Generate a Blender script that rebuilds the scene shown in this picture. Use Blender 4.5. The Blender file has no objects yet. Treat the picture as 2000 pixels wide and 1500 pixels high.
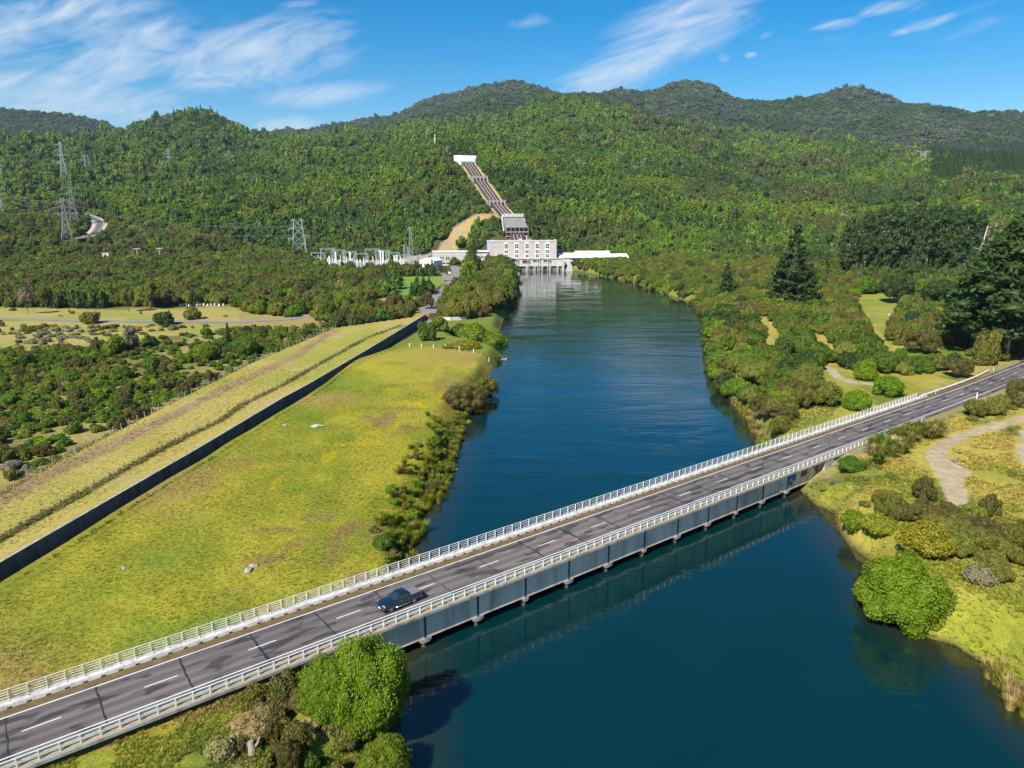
import bpy, math, random
import numpy as np
from mathutils import Vector, Matrix
R = math.radians
rng = np.random.default_rng(11)
random.seed(5)
S = bpy.context.scene
COL = S.collection
# ------------------------------------------------------------------ camera model (metres, water level at z = 0)
F = 1388.0
PITCH = math.atan((750 - 420) / F)
CP, SP = math.cos(PITCH), math.sin(PITCH)
DECK = 5.2
CZ = 44.95 + DECK

def ray(x, y):
    u = (x - 1000) / F; v = (y - 750) / F
    return (u, CP - v * SP, -SP - v * CP)

def at(x, y, z=4.0):
    r = ray(x, y); t = (z - CZ) / r[2]
    return (r[0] * t, r[1] * t)

def ats(pts, z=4.0):
    return np.array([at(p[0], p[1], z) for p in pts])

def pxD(x, y, D):
    r = ray(x, y); h = math.hypot(r[0], r[1])
    return (r[0] / h * D, r[1] / h * D, CZ + r[2] / h * D)

def topix(x, y, z):
    z = z - CZ
    dz = y * CP - z * SP; v = -(y * SP + z * CP)
    return 1000 + F * x / dz, 750 + F * v / dz

BO = np.array(at(282.4, 1342.4, DECK)); _b = np.array(at(1467.6, 918, DECK))
BD = (_b - BO) / np.linalg.norm(_b - BO); BN = np.array([-BD[1], BD[0]])

def br(s, n):
    p = BO + BD * s + BN * n
    return p[0], p[1]

def to_br(X, Y):
    dx = X - BO[0]; dy = Y - BO[1]
    return dx * BD[0] + dy * BD[1], dx * BN[0] + dy * BN[1]

# ------------------------------------------------------------------ noise and plane geometry helpers
def _hash(i, j, s):
    h = (i * 374761393 + j * 668265263 + s * 1442695041) & 0xFFFFFFFF
    h = ((h ^ (h >> 13)) * 1274126177) & 0xFFFFFFFF
    return ((h ^ (h >> 16)) & 0xFFFF) / 65535.0

def vn(X, Y, sc, s=0):
    x = np.asarray(X, float) / sc; y = np.asarray(Y, float) / sc
    i = np.floor(x).astype(np.int64); j = np.floor(y).astype(np.int64)
    fx = x - i; fy = y - j
    fx = fx * fx * (3 - 2 * fx); fy = fy * fy * (3 - 2 * fy)
    a = _hash(i, j, s); b = _hash(i + 1, j, s); c = _hash(i, j + 1, s); d = _hash(i + 1, j + 1, s)
    return (a * (1 - fx) + b * fx) * (1 - fy) + (c * (1 - fx) + d * fx) * fy

def fbm(X, Y, sc, s=0, o=4):
    t = 0; a = 1; n = 0
    for k in range(o):
        t = t + a * vn(X, Y, sc / 2 ** k, s + k * 17); n += a; a *= .55
    return t / n

def sm(a, b, x):
    t = np.clip((x - a) / (b - a), 0, 1); return t * t * (3 - 2 * t)

def inpoly(X, Y, P):
    X = np.asarray(X, float); Y = np.asarray(Y, float); r = np.zeros(X.shape, bool)
    n = len(P)
    for k in range(n):
        x1, y1 = P[k]; x2, y2 = P[(k + 1) % n]
        if y1 == y2: continue
        c = ((y1 > Y) != (y2 > Y)) & (X < (x2 - x1) * (Y - y1) / (y2 - y1) + x1)
        r ^= c
    return r

def pdist(X, Y, P, closed=False):
    X = np.asarray(X, float); Y = np.asarray(Y, float); d = np.full(X.shape, 1e9)
    n = len(P)
    for k in range(n if closed else n - 1):
        x1, y1 = P[k]; x2, y2 = P[(k + 1) % n]
        dx, dy = x2 - x1, y2 - y1; L = dx * dx + dy * dy + 1e-9
        t = np.clip(((X - x1) * dx + (Y - y1) * dy) / L, 0, 1)
        d = np.minimum(d, (X - x1 - t * dx) ** 2 + (Y - y1 - t * dy) ** 2)
    return np.sqrt(d)

# ------------------------------------------------------------------ plan of the place
RIV = np.vstack([ats([(640, 1640), (770, 1500), (785, 1400), (783, 1290), (792, 1180), (800, 1085), (810, 1045), (836, 985), (866, 930), (884, 880), (893, 842), (908, 800),
                      (932, 770), (950, 742), (972, 712), (985, 694), (955, 684), (925, 676), (900, 668), (897, 656), (940, 655), (978, 648), (985, 625), (1000, 600), (1018, 580), (1014, 556), (1003, 538),
                      (975, 527), (1098, 527), (1135, 532), (1200, 543), (1240, 553), (1300, 575), (1345, 590), (1368, 606), (1380, 640), (1381, 690), (1385, 725), (1400, 752),
                      (1430, 785), (1452, 806), (1474, 838), (1495, 870), (1530, 915), (1562, 962), (1588, 985), (1626, 1002), (1630, 1030), (1652, 1062), (1688, 1090), (1715, 1140), (1740, 1200), (1800, 1245),
                      (1860, 1262), (1920, 1300), (1950, 1335), (2005, 1400), (2200, 1560), (2200, 1750)], 0.0),
                 np.array([[40., 8.], [20., -60.], [-20., -60.], [-12., 10.]])])
WALL = ats([(-330, 1290), (0, 1100), (381, 880), (550, 779), (600, 752), (718, 683), (832, 614)], 4.6)
CEDGE = ats([(-330, 1335), (0, 1136), (330, 935), (600, 772), (700, 701), (765, 678), (860, 622)], 3.6)
def offset(P, d):
    P = np.asarray(P, float); e = np.gradient(P, axis=0); e /= np.linalg.norm(e, axis=1)[:, None]
    return P + np.stack([-e[:, 1], e[:, 0]], 1) * d
CANAL = np.vstack([offset(WALL, .8), offset(CEDGE, -1.3)[::-1]])
MFENCE = ats([(-330, 1235), (0, 1055), (318, 877), (429, 823), (480, 788), (550, 754), (616, 716), (718, 660), (784, 636)], 4.3)
SFENCE = ats([(-330, 1130), (0, 968), (168, 874), (336, 787), (492, 709), (549, 685), (655, 640)], 4.2)
NFENCE = ats([(768, 680), (800, 677), (870, 681), (925, 690), (955, 697)], 3.5)
TRACK = ats([(-200, 1070), (0, 975), (198, 880), (300, 832), (420, 769), (570, 700), (655, 645)], 4.2)
FIELD = np.vstack([CEDGE[:6], ats([(800, 677), (870, 681), (925, 690), (980, 702)], 3.2), ats([(970, 730), (930, 790), (905, 840), (880, 920), (840, 1000), (800, 1090), (760, 1160)], 2.0), np.array([[-25., 60.], [-60., 40.], [-110., 50.]])])
STRIP = np.vstack([WALL, SFENCE[::-1]])
MROAD = ats([(-150, 617), (20, 622), (200, 625), (460, 627), (560, 622), (700, 602), (800, 590)], 4.0)
MEADOW = ats([(-150, 596), (60, 600), (250, 604), (460, 598), (470, 625), (440, 645), (300, 657), (150, 675), (-150, 690)], 4.0)
LAWN = ats([(778, 541), (876, 541), (872, 552), (845, 566), (800, 576), (768, 578)], 4.0)
SROAD = ats([(820, 640), (846, 582), (872, 563), (886, 548), (893, 533), (888, 522), (872, 514), (856, 510)], 4.5)
YARD = ats([(600, 511), (845, 511), (860, 532), (700, 534), (600, 520)], 4.5)
CLEAR1 = ats([(1668, 580), (1790, 576), (1760, 600), (1745, 640), (1745, 690), (1715, 695), (1690, 660), (1672, 620)], 4.5)
CLEAR2 = ats([(1540, 835), (1590, 745), (1610, 722), (1700, 745), (1640, 800), (1590, 850), (1535, 862)], 4.2)
CLEAR3 = ats([(1720, 690), (1830, 672), (1900, 690), (1890, 720), (1790, 722)], 4.6)
GTRACK = [ats(p, 4.2) for p in ([(1612, 722), (1640, 745), (1668, 755), (1700, 757)], [(2030, 812), (1960, 834), (1880, 856), (1838, 880), (1824, 902), (1842, 930), (1862, 962), (1872, 990)], [(2050, 812), (2008, 850), (2004, 900), (2040, 950)])]
PATHS = [ats(p, 4.4) for p in ([(1490, 620), (1498, 650), (1512, 690)], [(1590, 655), (1625, 700)], [(1700, 640), (1735, 690), (1765, 715)])]
ROCK = None
RC = np.array([br(s, n) for s, n in ((-80, 0), (0, 0), (120, 0), (200, .2), (262, 2.0), (330, 7), (420, 16))])
ST_ROT = R(8)
ST_O = np.array([43.5, 664.]) - 63.5 * np.array([math.cos(ST_ROT), math.sin(ST_ROT)])   # front left corner of the powerhouse base

# penstock line: (pixel x, y, distance)
PEN = [pxD(1018, 492, 690), pxD(1003, 440, 722), pxD(968, 399, 790), pxD(935, 352, 868), pxD(912, 318, 930)]
PENXY = np.array([p[:2] for p in PEN])

_pa = (PENXY[-1] - PENXY[0]) / np.linalg.norm(PENXY[-1] - PENXY[0]); PSD = (_pa[1], -_pa[0])
TOWXY = [pxD(*t)[:2] for t in ((131, 462, 880), (148, 452, 920), (128, 358, 1430), (172, 338, 1560), (333, 336, 1540), (449, 322, 1600), (2, 362, 1380), (1, 418, 1000), (835, 269, 1560), (875, 256, 1640), (1801, 316, 1720), (1783, 287, 2000), (850, 295, 1300))]
CALM = TOWXY + [pxD(*t)[:2] for t in ((152, 424, 1000), (178, 434, 965), (197, 447, 925), (180, 457, 890))]
def pen_off(X, Y):
    d_ = PENXY - PENXY[0]; tp = d_ @ _pa; op = d_ @ np.array(PSD)
    x, y = X - PENXY[0][0], Y - PENXY[0][1]; t = x * _pa[0] + y * _pa[1]
    return x * PSD[0] + y * PSD[1] - np.interp(t, tp, op)

# ------------------------------------------------------------------ terrain: ridges as layers of (pixel x : pixel y) at a distance
def _az(x, y):
    r = ray(x, y); return math.atan2(r[0], r[1])

def layer(pts):
    a = []
    for x, y, D in pts:
        p = pxD(x, y, D); a.append((_az(x, y), D, p[2]))
    a.sort(); return np.array(a)

def lay(D, pts):
    return layer([(x, y, D) for x, y in pts])

L0 = np.array([(_az(x, 480), D, z) for x, D, z in [(-600, 820, 6), (0, 820, 6), (400, 820, 6), (600, 790, 6), (780, 730, 6), (850, 708, 6), (950, 712, 9), (1020, 716, 26), (1040, 718, 14), (1100, 735, 8), (1240, 740, 9), (1400, 760, 12), (1600, 800, 16), (2000, 800, 18), (2600, 800, 18)]])
L1 = lay(930, [(-600, 446), (0, 442), (200, 434), (400, 424), (550, 415), (700, 390), (800, 352), (860, 330), (905, 325), (950, 332), (1000, 345), (1100, 372), (1200, 390), (1300, 408), (1500, 432), (1700, 440), (2000, 445), (2600, 448)])
L2 = lay(1500, [(-600, 345), (0, 342), (200, 338), (400, 334), (550, 326), (700, 302), (800, 280), (860, 270), (910, 268), (1000, 270), (1100, 268), (1200, 283), (1300, 305), (1500, 342), (1700, 352), (1850, 340), (2000, 362), (2600, 370)])
L3p = [(-600, 305), (-200, 295), (0, 286), (120, 280), (230, 271), (280, 250), (320, 240), (350, 229), (385, 226), (410, 231), (430, 241), (455, 252), (480, 268), (560, 279), (640, 276), (700, 268), (800, 250), (900, 246), (1000, 226), (1050, 204), (1085, 197), (1120, 196), (1175, 201), (1210, 214), (1260, 232), (1350, 252), (1500, 272), (1700, 288), (1850, 300), (2000, 315), (2600, 330)]
L3 = lay(2400, L3p)
L4 = lay(2900, [(x, y + 16) for x, y in L3p])
L5 = lay(4300, [(-600, 240), (-200, 225), (0, 222), (50, 226), (120, 225), (150, 230), (175, 236), (222, 246), (260, 256), (330, 268), (420, 275), (500, 264), (585, 258), (635, 241), (707, 235), (797, 220), (822, 206), (875, 188), (925, 171), (957, 164), (1000, 162), (1035, 166), (1060, 174), (1100, 187), (1170, 186), (1200, 179), (1220, 176), (1250, 184), (1275, 175), (1300, 165), (1325, 156), (1345, 153), (1370, 157), (1390, 164), (1415, 179), (1440, 194), (1470, 200), (1500, 201), (1530, 199), (1560, 197), (1600, 190), (1640, 182), (1670, 183), (1700, 191), (1740, 196), (1780, 203), (1850, 211), (1890, 220), (1920, 221), (2000, 226), (2200, 245), (2600, 262)])
LAYERS = [L0, L1, L2, L3, L4, L5]

def tz(X, Y):
    X = np.asarray(X, float); Y = np.asarray(Y, float)
    D = np.hypot(X, Y); A = np.arctan2(X, Y)
    Dl = [np.full(D.shape, 260.)]; Zl = [3.5 + 1.5 * sm(.12, .45, A)]
    for L in LAYERS:
        Dl.append(np.interp(A, L[:, 0], L[:, 1])); Zl.append(np.interp(A, L[:, 0], L[:, 2]))
    Dl.append(np.full(D.shape, 7200.)); Zl.append(np.full(D.shape, 60.))
    z = Zl[0].copy()
    for k in range(len(Dl) - 1):
        t = np.clip((D - Dl[k]) / (Dl[k + 1] - Dl[k]), 0, 1)
        if k in (0,): t = t ** 2.2
        z = np.where(D > Dl[k], Zl[k] * (1 - t) + Zl[k + 1] * t, z)
    far = sm(760, 1150, D)
    pk_ = sm(25, 110, pdist(X, Y, PENXY))
    for tx, ty in CALM: pk_ = np.minimum(pk_, sm(30, 150, np.hypot(X - tx, (Y - ty) * .7)))
    z = z + far * pk_ * ((fbm(X, Y, 230, 3, 4) - .5) * np.minimum(D * .055, 95) * (1 - .75 * sm(2000, 2400, D) * (1 - sm(2400, 3000, D))))
    zl_ = _pa @ np.stack([X - PENXY[0][0], Y - PENXY[0][1]]); tl_ = (PENXY - PENXY[0]) @ _pa
    pz_ = np.interp(zl_, tl_, [p[2] for p in PEN]) - 2.2; wp_ = sm(60, 13, pdist(X, Y, PENXY)) * (zl_ > 6) * (zl_ < tl_[-1] + 14)
    z = z * (1 - wp_) + pz_ * wp_
    near = D < 900
    if near.any():
        xn, yn, zn = X[near], Y[near], z[near]
        zn = zn + (fbm(xn, yn, 22, 9, 3) - .5) * .8
        s, n = to_br(xn, yn)
        # left strip is a little higher than the river field
        st = inpoly(xn, yn, STRIP); zn = np.where(st, 4.35, zn)
        # road bank
        dr = pdist(xn, yn, RC); run = 5.08 - np.maximum(0, dr - 7.2) * .3 - np.maximum(0, 122 - s) * .55
        zn = np.where(dr < 7.2, np.minimum(np.maximum(zn, run), 5.08), np.maximum(zn, run))
        zn = np.where((s < 122) & (dr < 13), np.minimum(zn, 2.3 + 2.6 * sm(112, 124, s) + 1.75 * sm(24, 6, s) + 2.5 * sm(6, 13, dr)), zn)
        zn = np.where((s < 24) & (n < 6) & (n > -40), np.maximum(zn, np.minimum(4.1, zn + .9 * sm(24, 4, s))), zn)
        c = inpoly(xn, yn, CANAL); zn = np.where(c, .9, zn)
        sd = pdist(xn, yn, RIV, True); ins = inpoly(xn, yn, RIV)
        w = 3.0 + 5 * vn(xn, yn, 18, 4)
        up = -.15 + (zn + .15) * sm(0, 1, sd / w) ** .8
        zn = np.where(ins, -.15 - np.minimum(4, sd * .35), np.where(sd < w, np.minimum(up, zn), zn))
        # level ground round the power station
        dx, dy = xn - ST_O[0], yn - ST_O[1]
        lx = dx * math.cos(ST_ROT) + dy * math.sin(ST_ROT); ly = -dx * math.sin(ST_ROT) + dy * math.cos(ST_ROT)
        pad = (lx > -70) & (lx < 170) & (ly > 2) & (ly < 40)
        zn = np.where(pad, np.where(lx > 63, 5.0, 4.5), zn)
        z = z.copy(); z[near] = zn
    return z

def tz1(x, y):
    return float(tz(np.array([x]), np.array([y]))[0])

# ------------------------------------------------------------------ node helpers
def mat(name):
    m = bpy.data.materials.new(name); m.use_nodes = True
    nt = m.node_tree; b = nt.nodes['Principled BSDF']
    return m, nt, b

def N(nt, typ, **kw):
    n = nt.nodes.new(typ)
    for k, v in kw.items(): setattr(n, k, v)
    return n

def ramp(nt, fac, stops):
    r = N(nt, 'ShaderNodeValToRGB'); e = r.color_ramp.elements
    while len(e) < len(stops): e.new(.5)
    for el, (p, c) in zip(e, stops): el.position = p; el.color = (*c, 1) if len(c) == 3 else c
    nt.links.new(fac, r.inputs[0]); return r.outputs[0]

def noise(nt, vec, scale, detail=4, rough=.55, dist=0):
    n = N(nt, 'ShaderNodeTexNoise'); n.inputs['Scale'].default_value = scale; n.inputs['Detail'].default_value = detail
    n.inputs['Roughness'].default_value = rough; n.inputs['Distortion'].default_value = dist
    if vec is not None: nt.links.new(vec, n.inputs['Vector'])
    return n.outputs['Fac']

def math_(nt, op, a, b=None, c=None, clamp=False):
    n = N(nt, 'ShaderNodeMath', operation=op); n.use_clamp = clamp
    for k, v in enumerate((a, b, c)):
        if v is None: continue
        if isinstance(v, (int, float)): n.inputs[k].default_value = v
        else: nt.links.new(v, n.inputs[k])
    return n.outputs[0]

def mixc(nt, fac, a, b, typ='MIX'):
    n = N(nt, 'ShaderNodeMix', data_type='RGBA', blend_type=typ)
    for sock, v in ((n.inputs[0], fac), (n.inputs[6], a), (n.inputs[7], b)):
        if isinstance(v, (int, float)): sock.default_value = v
        elif isinstance(v, (tuple, list)): sock.default_value = (*v, 1) if len(v) == 3 else v
        else: nt.links.new(v, sock)
    return n.outputs[2]

def simple(name, col, rough=.7, var=.25, scale=1.5, metal=0, spec=.4, stain=None, bump=0):
    m, nt, b = mat(name)
    tc = N(nt, 'ShaderNodeTexCoord').outputs['Object']
    f = noise(nt, tc, scale, 6)
    c = mixc(nt, f, tuple(x * (1 - var) for x in col), tuple(min(1, x * (1 + var)) for x in col))
    if stain:
        mp = N(nt, 'ShaderNodeMapping'); mp.inputs['Scale'].default_value = stain[1]
        nt.links.new(tc, mp.inputs[0])
        g = ramp(nt, noise(nt, mp.outputs[0], 1, 5, .6), [(.45, (0, 0, 0)), (.7, (1, 1, 1))])
        c = mixc(nt, g, c, mixc(nt, 1.0, c, stain[0], 'MULTIPLY'))
    nt.links.new(c, b.inputs['Base Color'])
    b.inputs['Roughness'].default_value = rough; b.inputs['Metallic'].default_value = metal
    b.inputs['Specular IOR Level'].default_value = spec
    if bump:
        bp = N(nt, 'ShaderNodeBump'); bp.inputs['Strength'].default_value = bump; bp.inputs['Distance'].default_value = .05
        nt.links.new(noise(nt, tc, scale * 6, 4), bp.inputs['Height']); nt.links.new(bp.outputs[0], b.inputs['Normal'])
    return m

# ------------------------------------------------------------------ mesh helpers
class MB:
    def __init__(self): self.v = []; self.f = []
    def add(self, vs, fs):
        o = len(self.v); self.v += [tuple(p) for p in vs]; self.f += [tuple(i + o for i in f) for f in fs]; return self
    def box(self, x0, x1, y0, y1, z0, z1, M=None):
        vs = [(x0, y0, z0), (x1, y0, z0), (x1, y1, z0), (x0, y1, z0), (x0, y0, z1), (x1, y0, z1), (x1, y1, z1), (x0, y1, z1)]
        if M is not None: vs = [M @ Vector(p) for p in vs]
        return self.add(vs, [(3, 2, 1, 0), (4, 5, 6, 7), (0, 1, 5, 4), (1, 2, 6, 5), (2, 3, 7, 6), (3, 0, 4, 7)])
    def bar(self, a, b, w, h=None, n=4):
        a = Vector(a); b = Vector(b); h = h or w; d = (b - a)
        if d.length < 1e-6: return self
        d.normalize(); up = Vector((0, 0, 1)) if abs(d.z) < .95 else Vector((1, 0, 0))
        s = d.cross(up).normalized(); u = s.cross(d)
        vs = []
        for p in (a, b):
            for k in range(n):
                t = 2 * math.pi * (k + .5) / n
                r = 1.0 if n > 4 else 1.4142
                vs.append(p + s * (math.cos(t) * w / 2 * r) + u * (math.sin(t) * h / 2 * r))
        fs = [tuple(range(n - 1, -1, -1)), tuple(range(n, 2 * n))] + [(k, (k + 1) % n, n + (k + 1) % n, n + k) for k in range(n)]
        return self.add(vs, fs)
    def tube(self, pts, rad, n=6):
        pts = [Vector(p) for p in pts]; rings = []
        for i, p in enumerate(pts):
            d = (pts[min(i + 1, len(pts) - 1)] - pts[max(i - 1, 0)]).normalized()
            up = Vector((0, 0, 1)) if abs(d.z) < .9 else Vector((1, 0, 0))
            s = d.cross(up).normalized(); u = s.cross(d)
            r = rad[i] if isinstance(rad, (list, tuple)) else rad
            rings.append([p + s * math.cos(2 * math.pi * k / n) * r + u * math.sin(2 * math.pi * k / n) * r for k in range(n)])
        vs = [q for r_ in rings for q in r_]
        fs = [(i * n + k, i * n + (k + 1) % n, (i + 1) * n + (k + 1) % n, (i + 1) * n + k) for i in range(len(pts) - 1) for k in range(n)]
        fs += [tuple(range(n - 1, -1, -1)), tuple((len(pts) - 1) * n + k for k in range(n))]
        return self.add(vs, fs)
    def prism(self, prof, y0, y1, M=None):
        n = len(prof); vs = [(x, y0, z) for x, z in prof] + [(x, y1, z) for x, z in prof]
        if M is not None: vs = [M @ Vector(p) for p in vs]
        return self.add(vs, [tuple(range(n)), tuple(range(2 * n - 1, n - 1, -1))] + [(k, n + k, n + (k + 1) % n, (k + 1) % n) for k in range(n)])
    def ribbon(self, L, Rr):
        n = len(L); return self.add(list(L) + list(Rr), [(k, k + 1, n + k + 1, n + k) for k in range(n - 1)])
    def mesh(self, name, m=None, smooth=False):
        me = bpy.data.meshes.new(name); me.from_pydata(self.v, [], self.f); me.update()
        if m: me.materials.append(m)
        if smooth: me.polygons.foreach_set('use_smooth', [True] * len(me.polygons))
        return me
    def build(self, name, m=None, parent=None, smooth=False, bevel=0):
        o = bpy.data.objects.new(name, self.mesh(name, m, smooth)); COL.objects.link(o)
        if parent: o.parent = parent
        if bevel:
            md = o.modifiers.new('bevel', 'BEVEL'); md.width = bevel; md.segments = 2; md.limit_method = 'ANGLE'
        return o

def tag(o, label=None, cat=None, group=None, kind=None):
    for k, v in (('label', label), ('category', cat), ('group', group), ('kind', kind)):
        if v: o[k] = v
    return o

def empty(name, loc, rz=0, label=None, cat=None, group=None):
    o = bpy.data.objects.new(name, None); COL.objects.link(o); o.location = loc; o.rotation_euler = (0, 0, rz)
    o.empty_display_size = .5
    return tag(o, label, cat, group)

def copy_tree(o, parent=None):
    c = o.copy(); COL.objects.link(c); c.parent = parent
    for ch in o.children: copy_tree(ch, c)
    return c

def npmesh(name, V, Fq, m=None):
    V = np.asarray(V, np.float32); Fq = np.asarray(Fq, np.int32)
    me = bpy.data.meshes.new(name); me.vertices.add(len(V)); me.vertices.foreach_set('co', V.ravel())
    k = Fq.shape[1]; me.loops.add(Fq.size); me.loops.foreach_set('vertex_index', Fq.ravel())
    me.polygons.add(len(Fq)); me.polygons.foreach_set('loop_start', np.arange(0, Fq.size, k, dtype=np.int32))
    me.update(calc_edges=True); me.validate()
    if m: me.materials.append(m)
    return me
# ------------------------------------------------------------------ camera, sun, sky
cam = bpy.data.cameras.new('camera'); co = bpy.data.objects.new('camera', cam); COL.objects.link(co); S.camera = co
cam.sensor_width = 36; cam.lens = F / 2000 * 36; cam.clip_start = 1; cam.clip_end = 30000
co.location = (0, 0, CZ); co.rotation_euler = (math.pi / 2 - PITCH, 0, 0)
S.view_settings.view_transform = 'Standard'; S.view_settings.look = 'None'; S.view_settings.gamma = 1; S.view_settings.exposure = .78
SUN_EL = R(43); SUN_AZ = math.atan2(-.57, -.82)
sd_ = bpy.data.lights.new('sun', 'SUN'); sd_.energy = 5.0; sd_.angle = R(.55); sd_.color = (1, .925, .79)
so = bpy.data.objects.new('sun', sd_); COL.objects.link(so)
sv = Vector((math.sin(SUN_AZ) * math.cos(SUN_EL), math.cos(SUN_AZ) * math.cos(SUN_EL), math.sin(SUN_EL)))
so.rotation_euler = sv.to_track_quat('Z', 'Y').to_euler(); so.location = (0, 0, 300)
S.cycles.use_denoising = True
S.cycles.max_bounces = 6; S.cycles.diffuse_bounces = 2; S.cycles.glossy_bounces = 3; S.cycles.transmission_bounces = 4; S.cycles.transparent_max_bounces = 6
S.cycles.volume_bounces = 0
S.cycles.sample_clamp_indirect = 4

W = bpy.data.worlds.new('World'); S.world = W; W.use_nodes = True
wt = W.node_tree; bg = wt.nodes['Background']
sky = N(wt, 'ShaderNodeTexSky', sky_type='NISHITA'); sky.sun_disc = False
sky.sun_elevation = SUN_EL; sky.sun_rotation = SUN_AZ; sky.air_density = 1.0; sky.dust_density = .15; sky.ozone_density = 2.6; sky.altitude = 300
hs = N(wt, 'ShaderNodeHueSaturation'); hs.inputs['Saturation'].default_value = 1.6; hs.inputs['Hue'].default_value = .497; hs.inputs['Value'].default_value = .98
wt.links.new(sky.outputs[0], hs.inputs['Color'])
tc = N(wt, 'ShaderNodeTexCoord').outputs['Generated']
sp_ = N(wt, 'ShaderNodeSeparateXYZ'); wt.links.new(tc, sp_.inputs[0])
yy = math_(wt, 'MAXIMUM', sp_.outputs[1], .02)
u_ = math_(wt, 'DIVIDE', sp_.outputs[0], yy); v_ = math_(wt, 'DIVIDE', sp_.outputs[2], yy)

def skyuv(x, y):
    r = ray(x, y); return r[0] / r[1], r[2] / r[1]

def blob(x, y, a, b, rot, amp):
    u0, v0 = skyuv(x, y); a /= F; b /= F; c, s = math.cos(R(rot)), math.sin(R(rot))
    du = math_(wt, 'SUBTRACT', u_, u0); dv = math_(wt, 'SUBTRACT', v_, v0)
    p = math_(wt, 'ADD', math_(wt, 'MULTIPLY', du, c / a), math_(wt, 'MULTIPLY', dv, s / a))
    q = math_(wt, 'SUBTRACT', math_(wt, 'MULTIPLY', dv, c / b), math_(wt, 'MULTIPLY', du, s / b))
    r2 = math_(wt, 'ADD', math_(wt, 'MULTIPLY', p, p), math_(wt, 'MULTIPLY', q, q))
    return math_(wt, 'MULTIPLY', math_(wt, 'SUBTRACT', 1.0, r2, clamp=True), amp)

blobs = [(60, 40, 330, 75, 6, .85), (230, 120, 200, 80, 25, .9), (130, 190, 330, 60, -2, 1.0), (470, 110, 260, 75, 14, .95), (600, 130, 160, 45, 16, .5), (620, 185, 170, 28, 4, .7), (540, 246, 110, 22, 3, .8), (60, 110, 200, 50, 4, .35),
         (1330, 55, 185, 80, 18, .85), (1250, 110, 230, 62, 28, .85), (1180, 150, 120, 40, 12, .75), (1740, 14, 90, 20, 8, .72), (1810, 45, 75, 13, 16, .75), (1762, 62, 34, 10, 12, .7), (1625, 48, 72, 13, 8, .66), (1467, 108, 18, 8, 4, .9), (1413, 113, 20, 12, -10, .7), (1495, 70, 20, 9, 20, .6),
         (1035, 43, 50, 19, 6, .55), (1000, 45, 20, 12, 5, .5), (557, 37, 26, 9, 5, .6), (1890, 60, 110, 16, 20, .35), (1550, 85, 120, 10, 6, .3), (580, 8, 70, 10, 2, .5), (1910, 15, 60, 10, 14, .3)]
tot = None
for b_ in blobs:
    o_ = blob(*b_); tot = o_ if tot is None else math_(wt, 'MAXIMUM', tot, o_)
cv = N(wt, 'ShaderNodeCombineXYZ'); wt.links.new(u_, cv.inputs[0]); wt.links.new(v_, cv.inputs[1])
def cloudnoise(rot, sx, sy, det, dist, off):
    mp = N(wt, 'ShaderNodeMapping'); mp.vector_type = 'TEXTURE'
    mp.inputs['Rotation'].default_value = (0, 0, R(rot)); mp.inputs['Scale'].default_value = (1 / sx, 1 / sy, 1); mp.inputs['Location'].default_value = (off, off * .7, 0)
    wt.links.new(cv.outputs[0], mp.inputs[0])
    return noise(wt, mp.outputs[0], 1.0, det, .58, dist)
n1 = cloudnoise(16, 7, 24, 9, 2.2, .13)
n2 = cloudnoise(24, 10, 60, 8, 1.0, .4)
n3 = cloudnoise(10, 3.5, 9, 5, .8, .9)
fib = math_(wt, 'ADD', math_(wt, 'ADD', math_(wt, 'MULTIPLY', n1, 1.05), math_(wt, 'MULTIPLY', n2, .28)), math_(wt, 'MULTIPLY', n3, .62))
# fib averages about 0.97; a blob lifts it over the threshold
den = math_(wt, 'ADD', fib, math_(wt, 'MULTIPLY', tot, .50))
den = math_(wt, 'MULTIPLY', math_(wt, 'SUBTRACT', den, 1.09, clamp=True), 1.4, clamp=True)
den = math_(wt, 'MULTIPLY', den, math_(wt, 'MULTIPLY', tot, 1.5, clamp=True))
up_ = math_(wt, 'GREATER_THAN', sp_.outputs[1], .03)
den = math_(wt, 'MULTIPLY', math_(wt, 'MULTIPLY', den, up_), .93, clamp=True)
skc = mixc(wt, den, hs.outputs[0], (6.2, 6.7, 7.4))
wt.links.new(skc, bg.inputs[0]); bg.inputs[1].default_value = .08

# ------------------------------------------------------------------ ground colours (albedo by what grows there)
def lerp(a, b, t): return a * (1 - t[:, None]) + b * t[:, None]
C3 = lambda *c: np.array(c, float)

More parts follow.
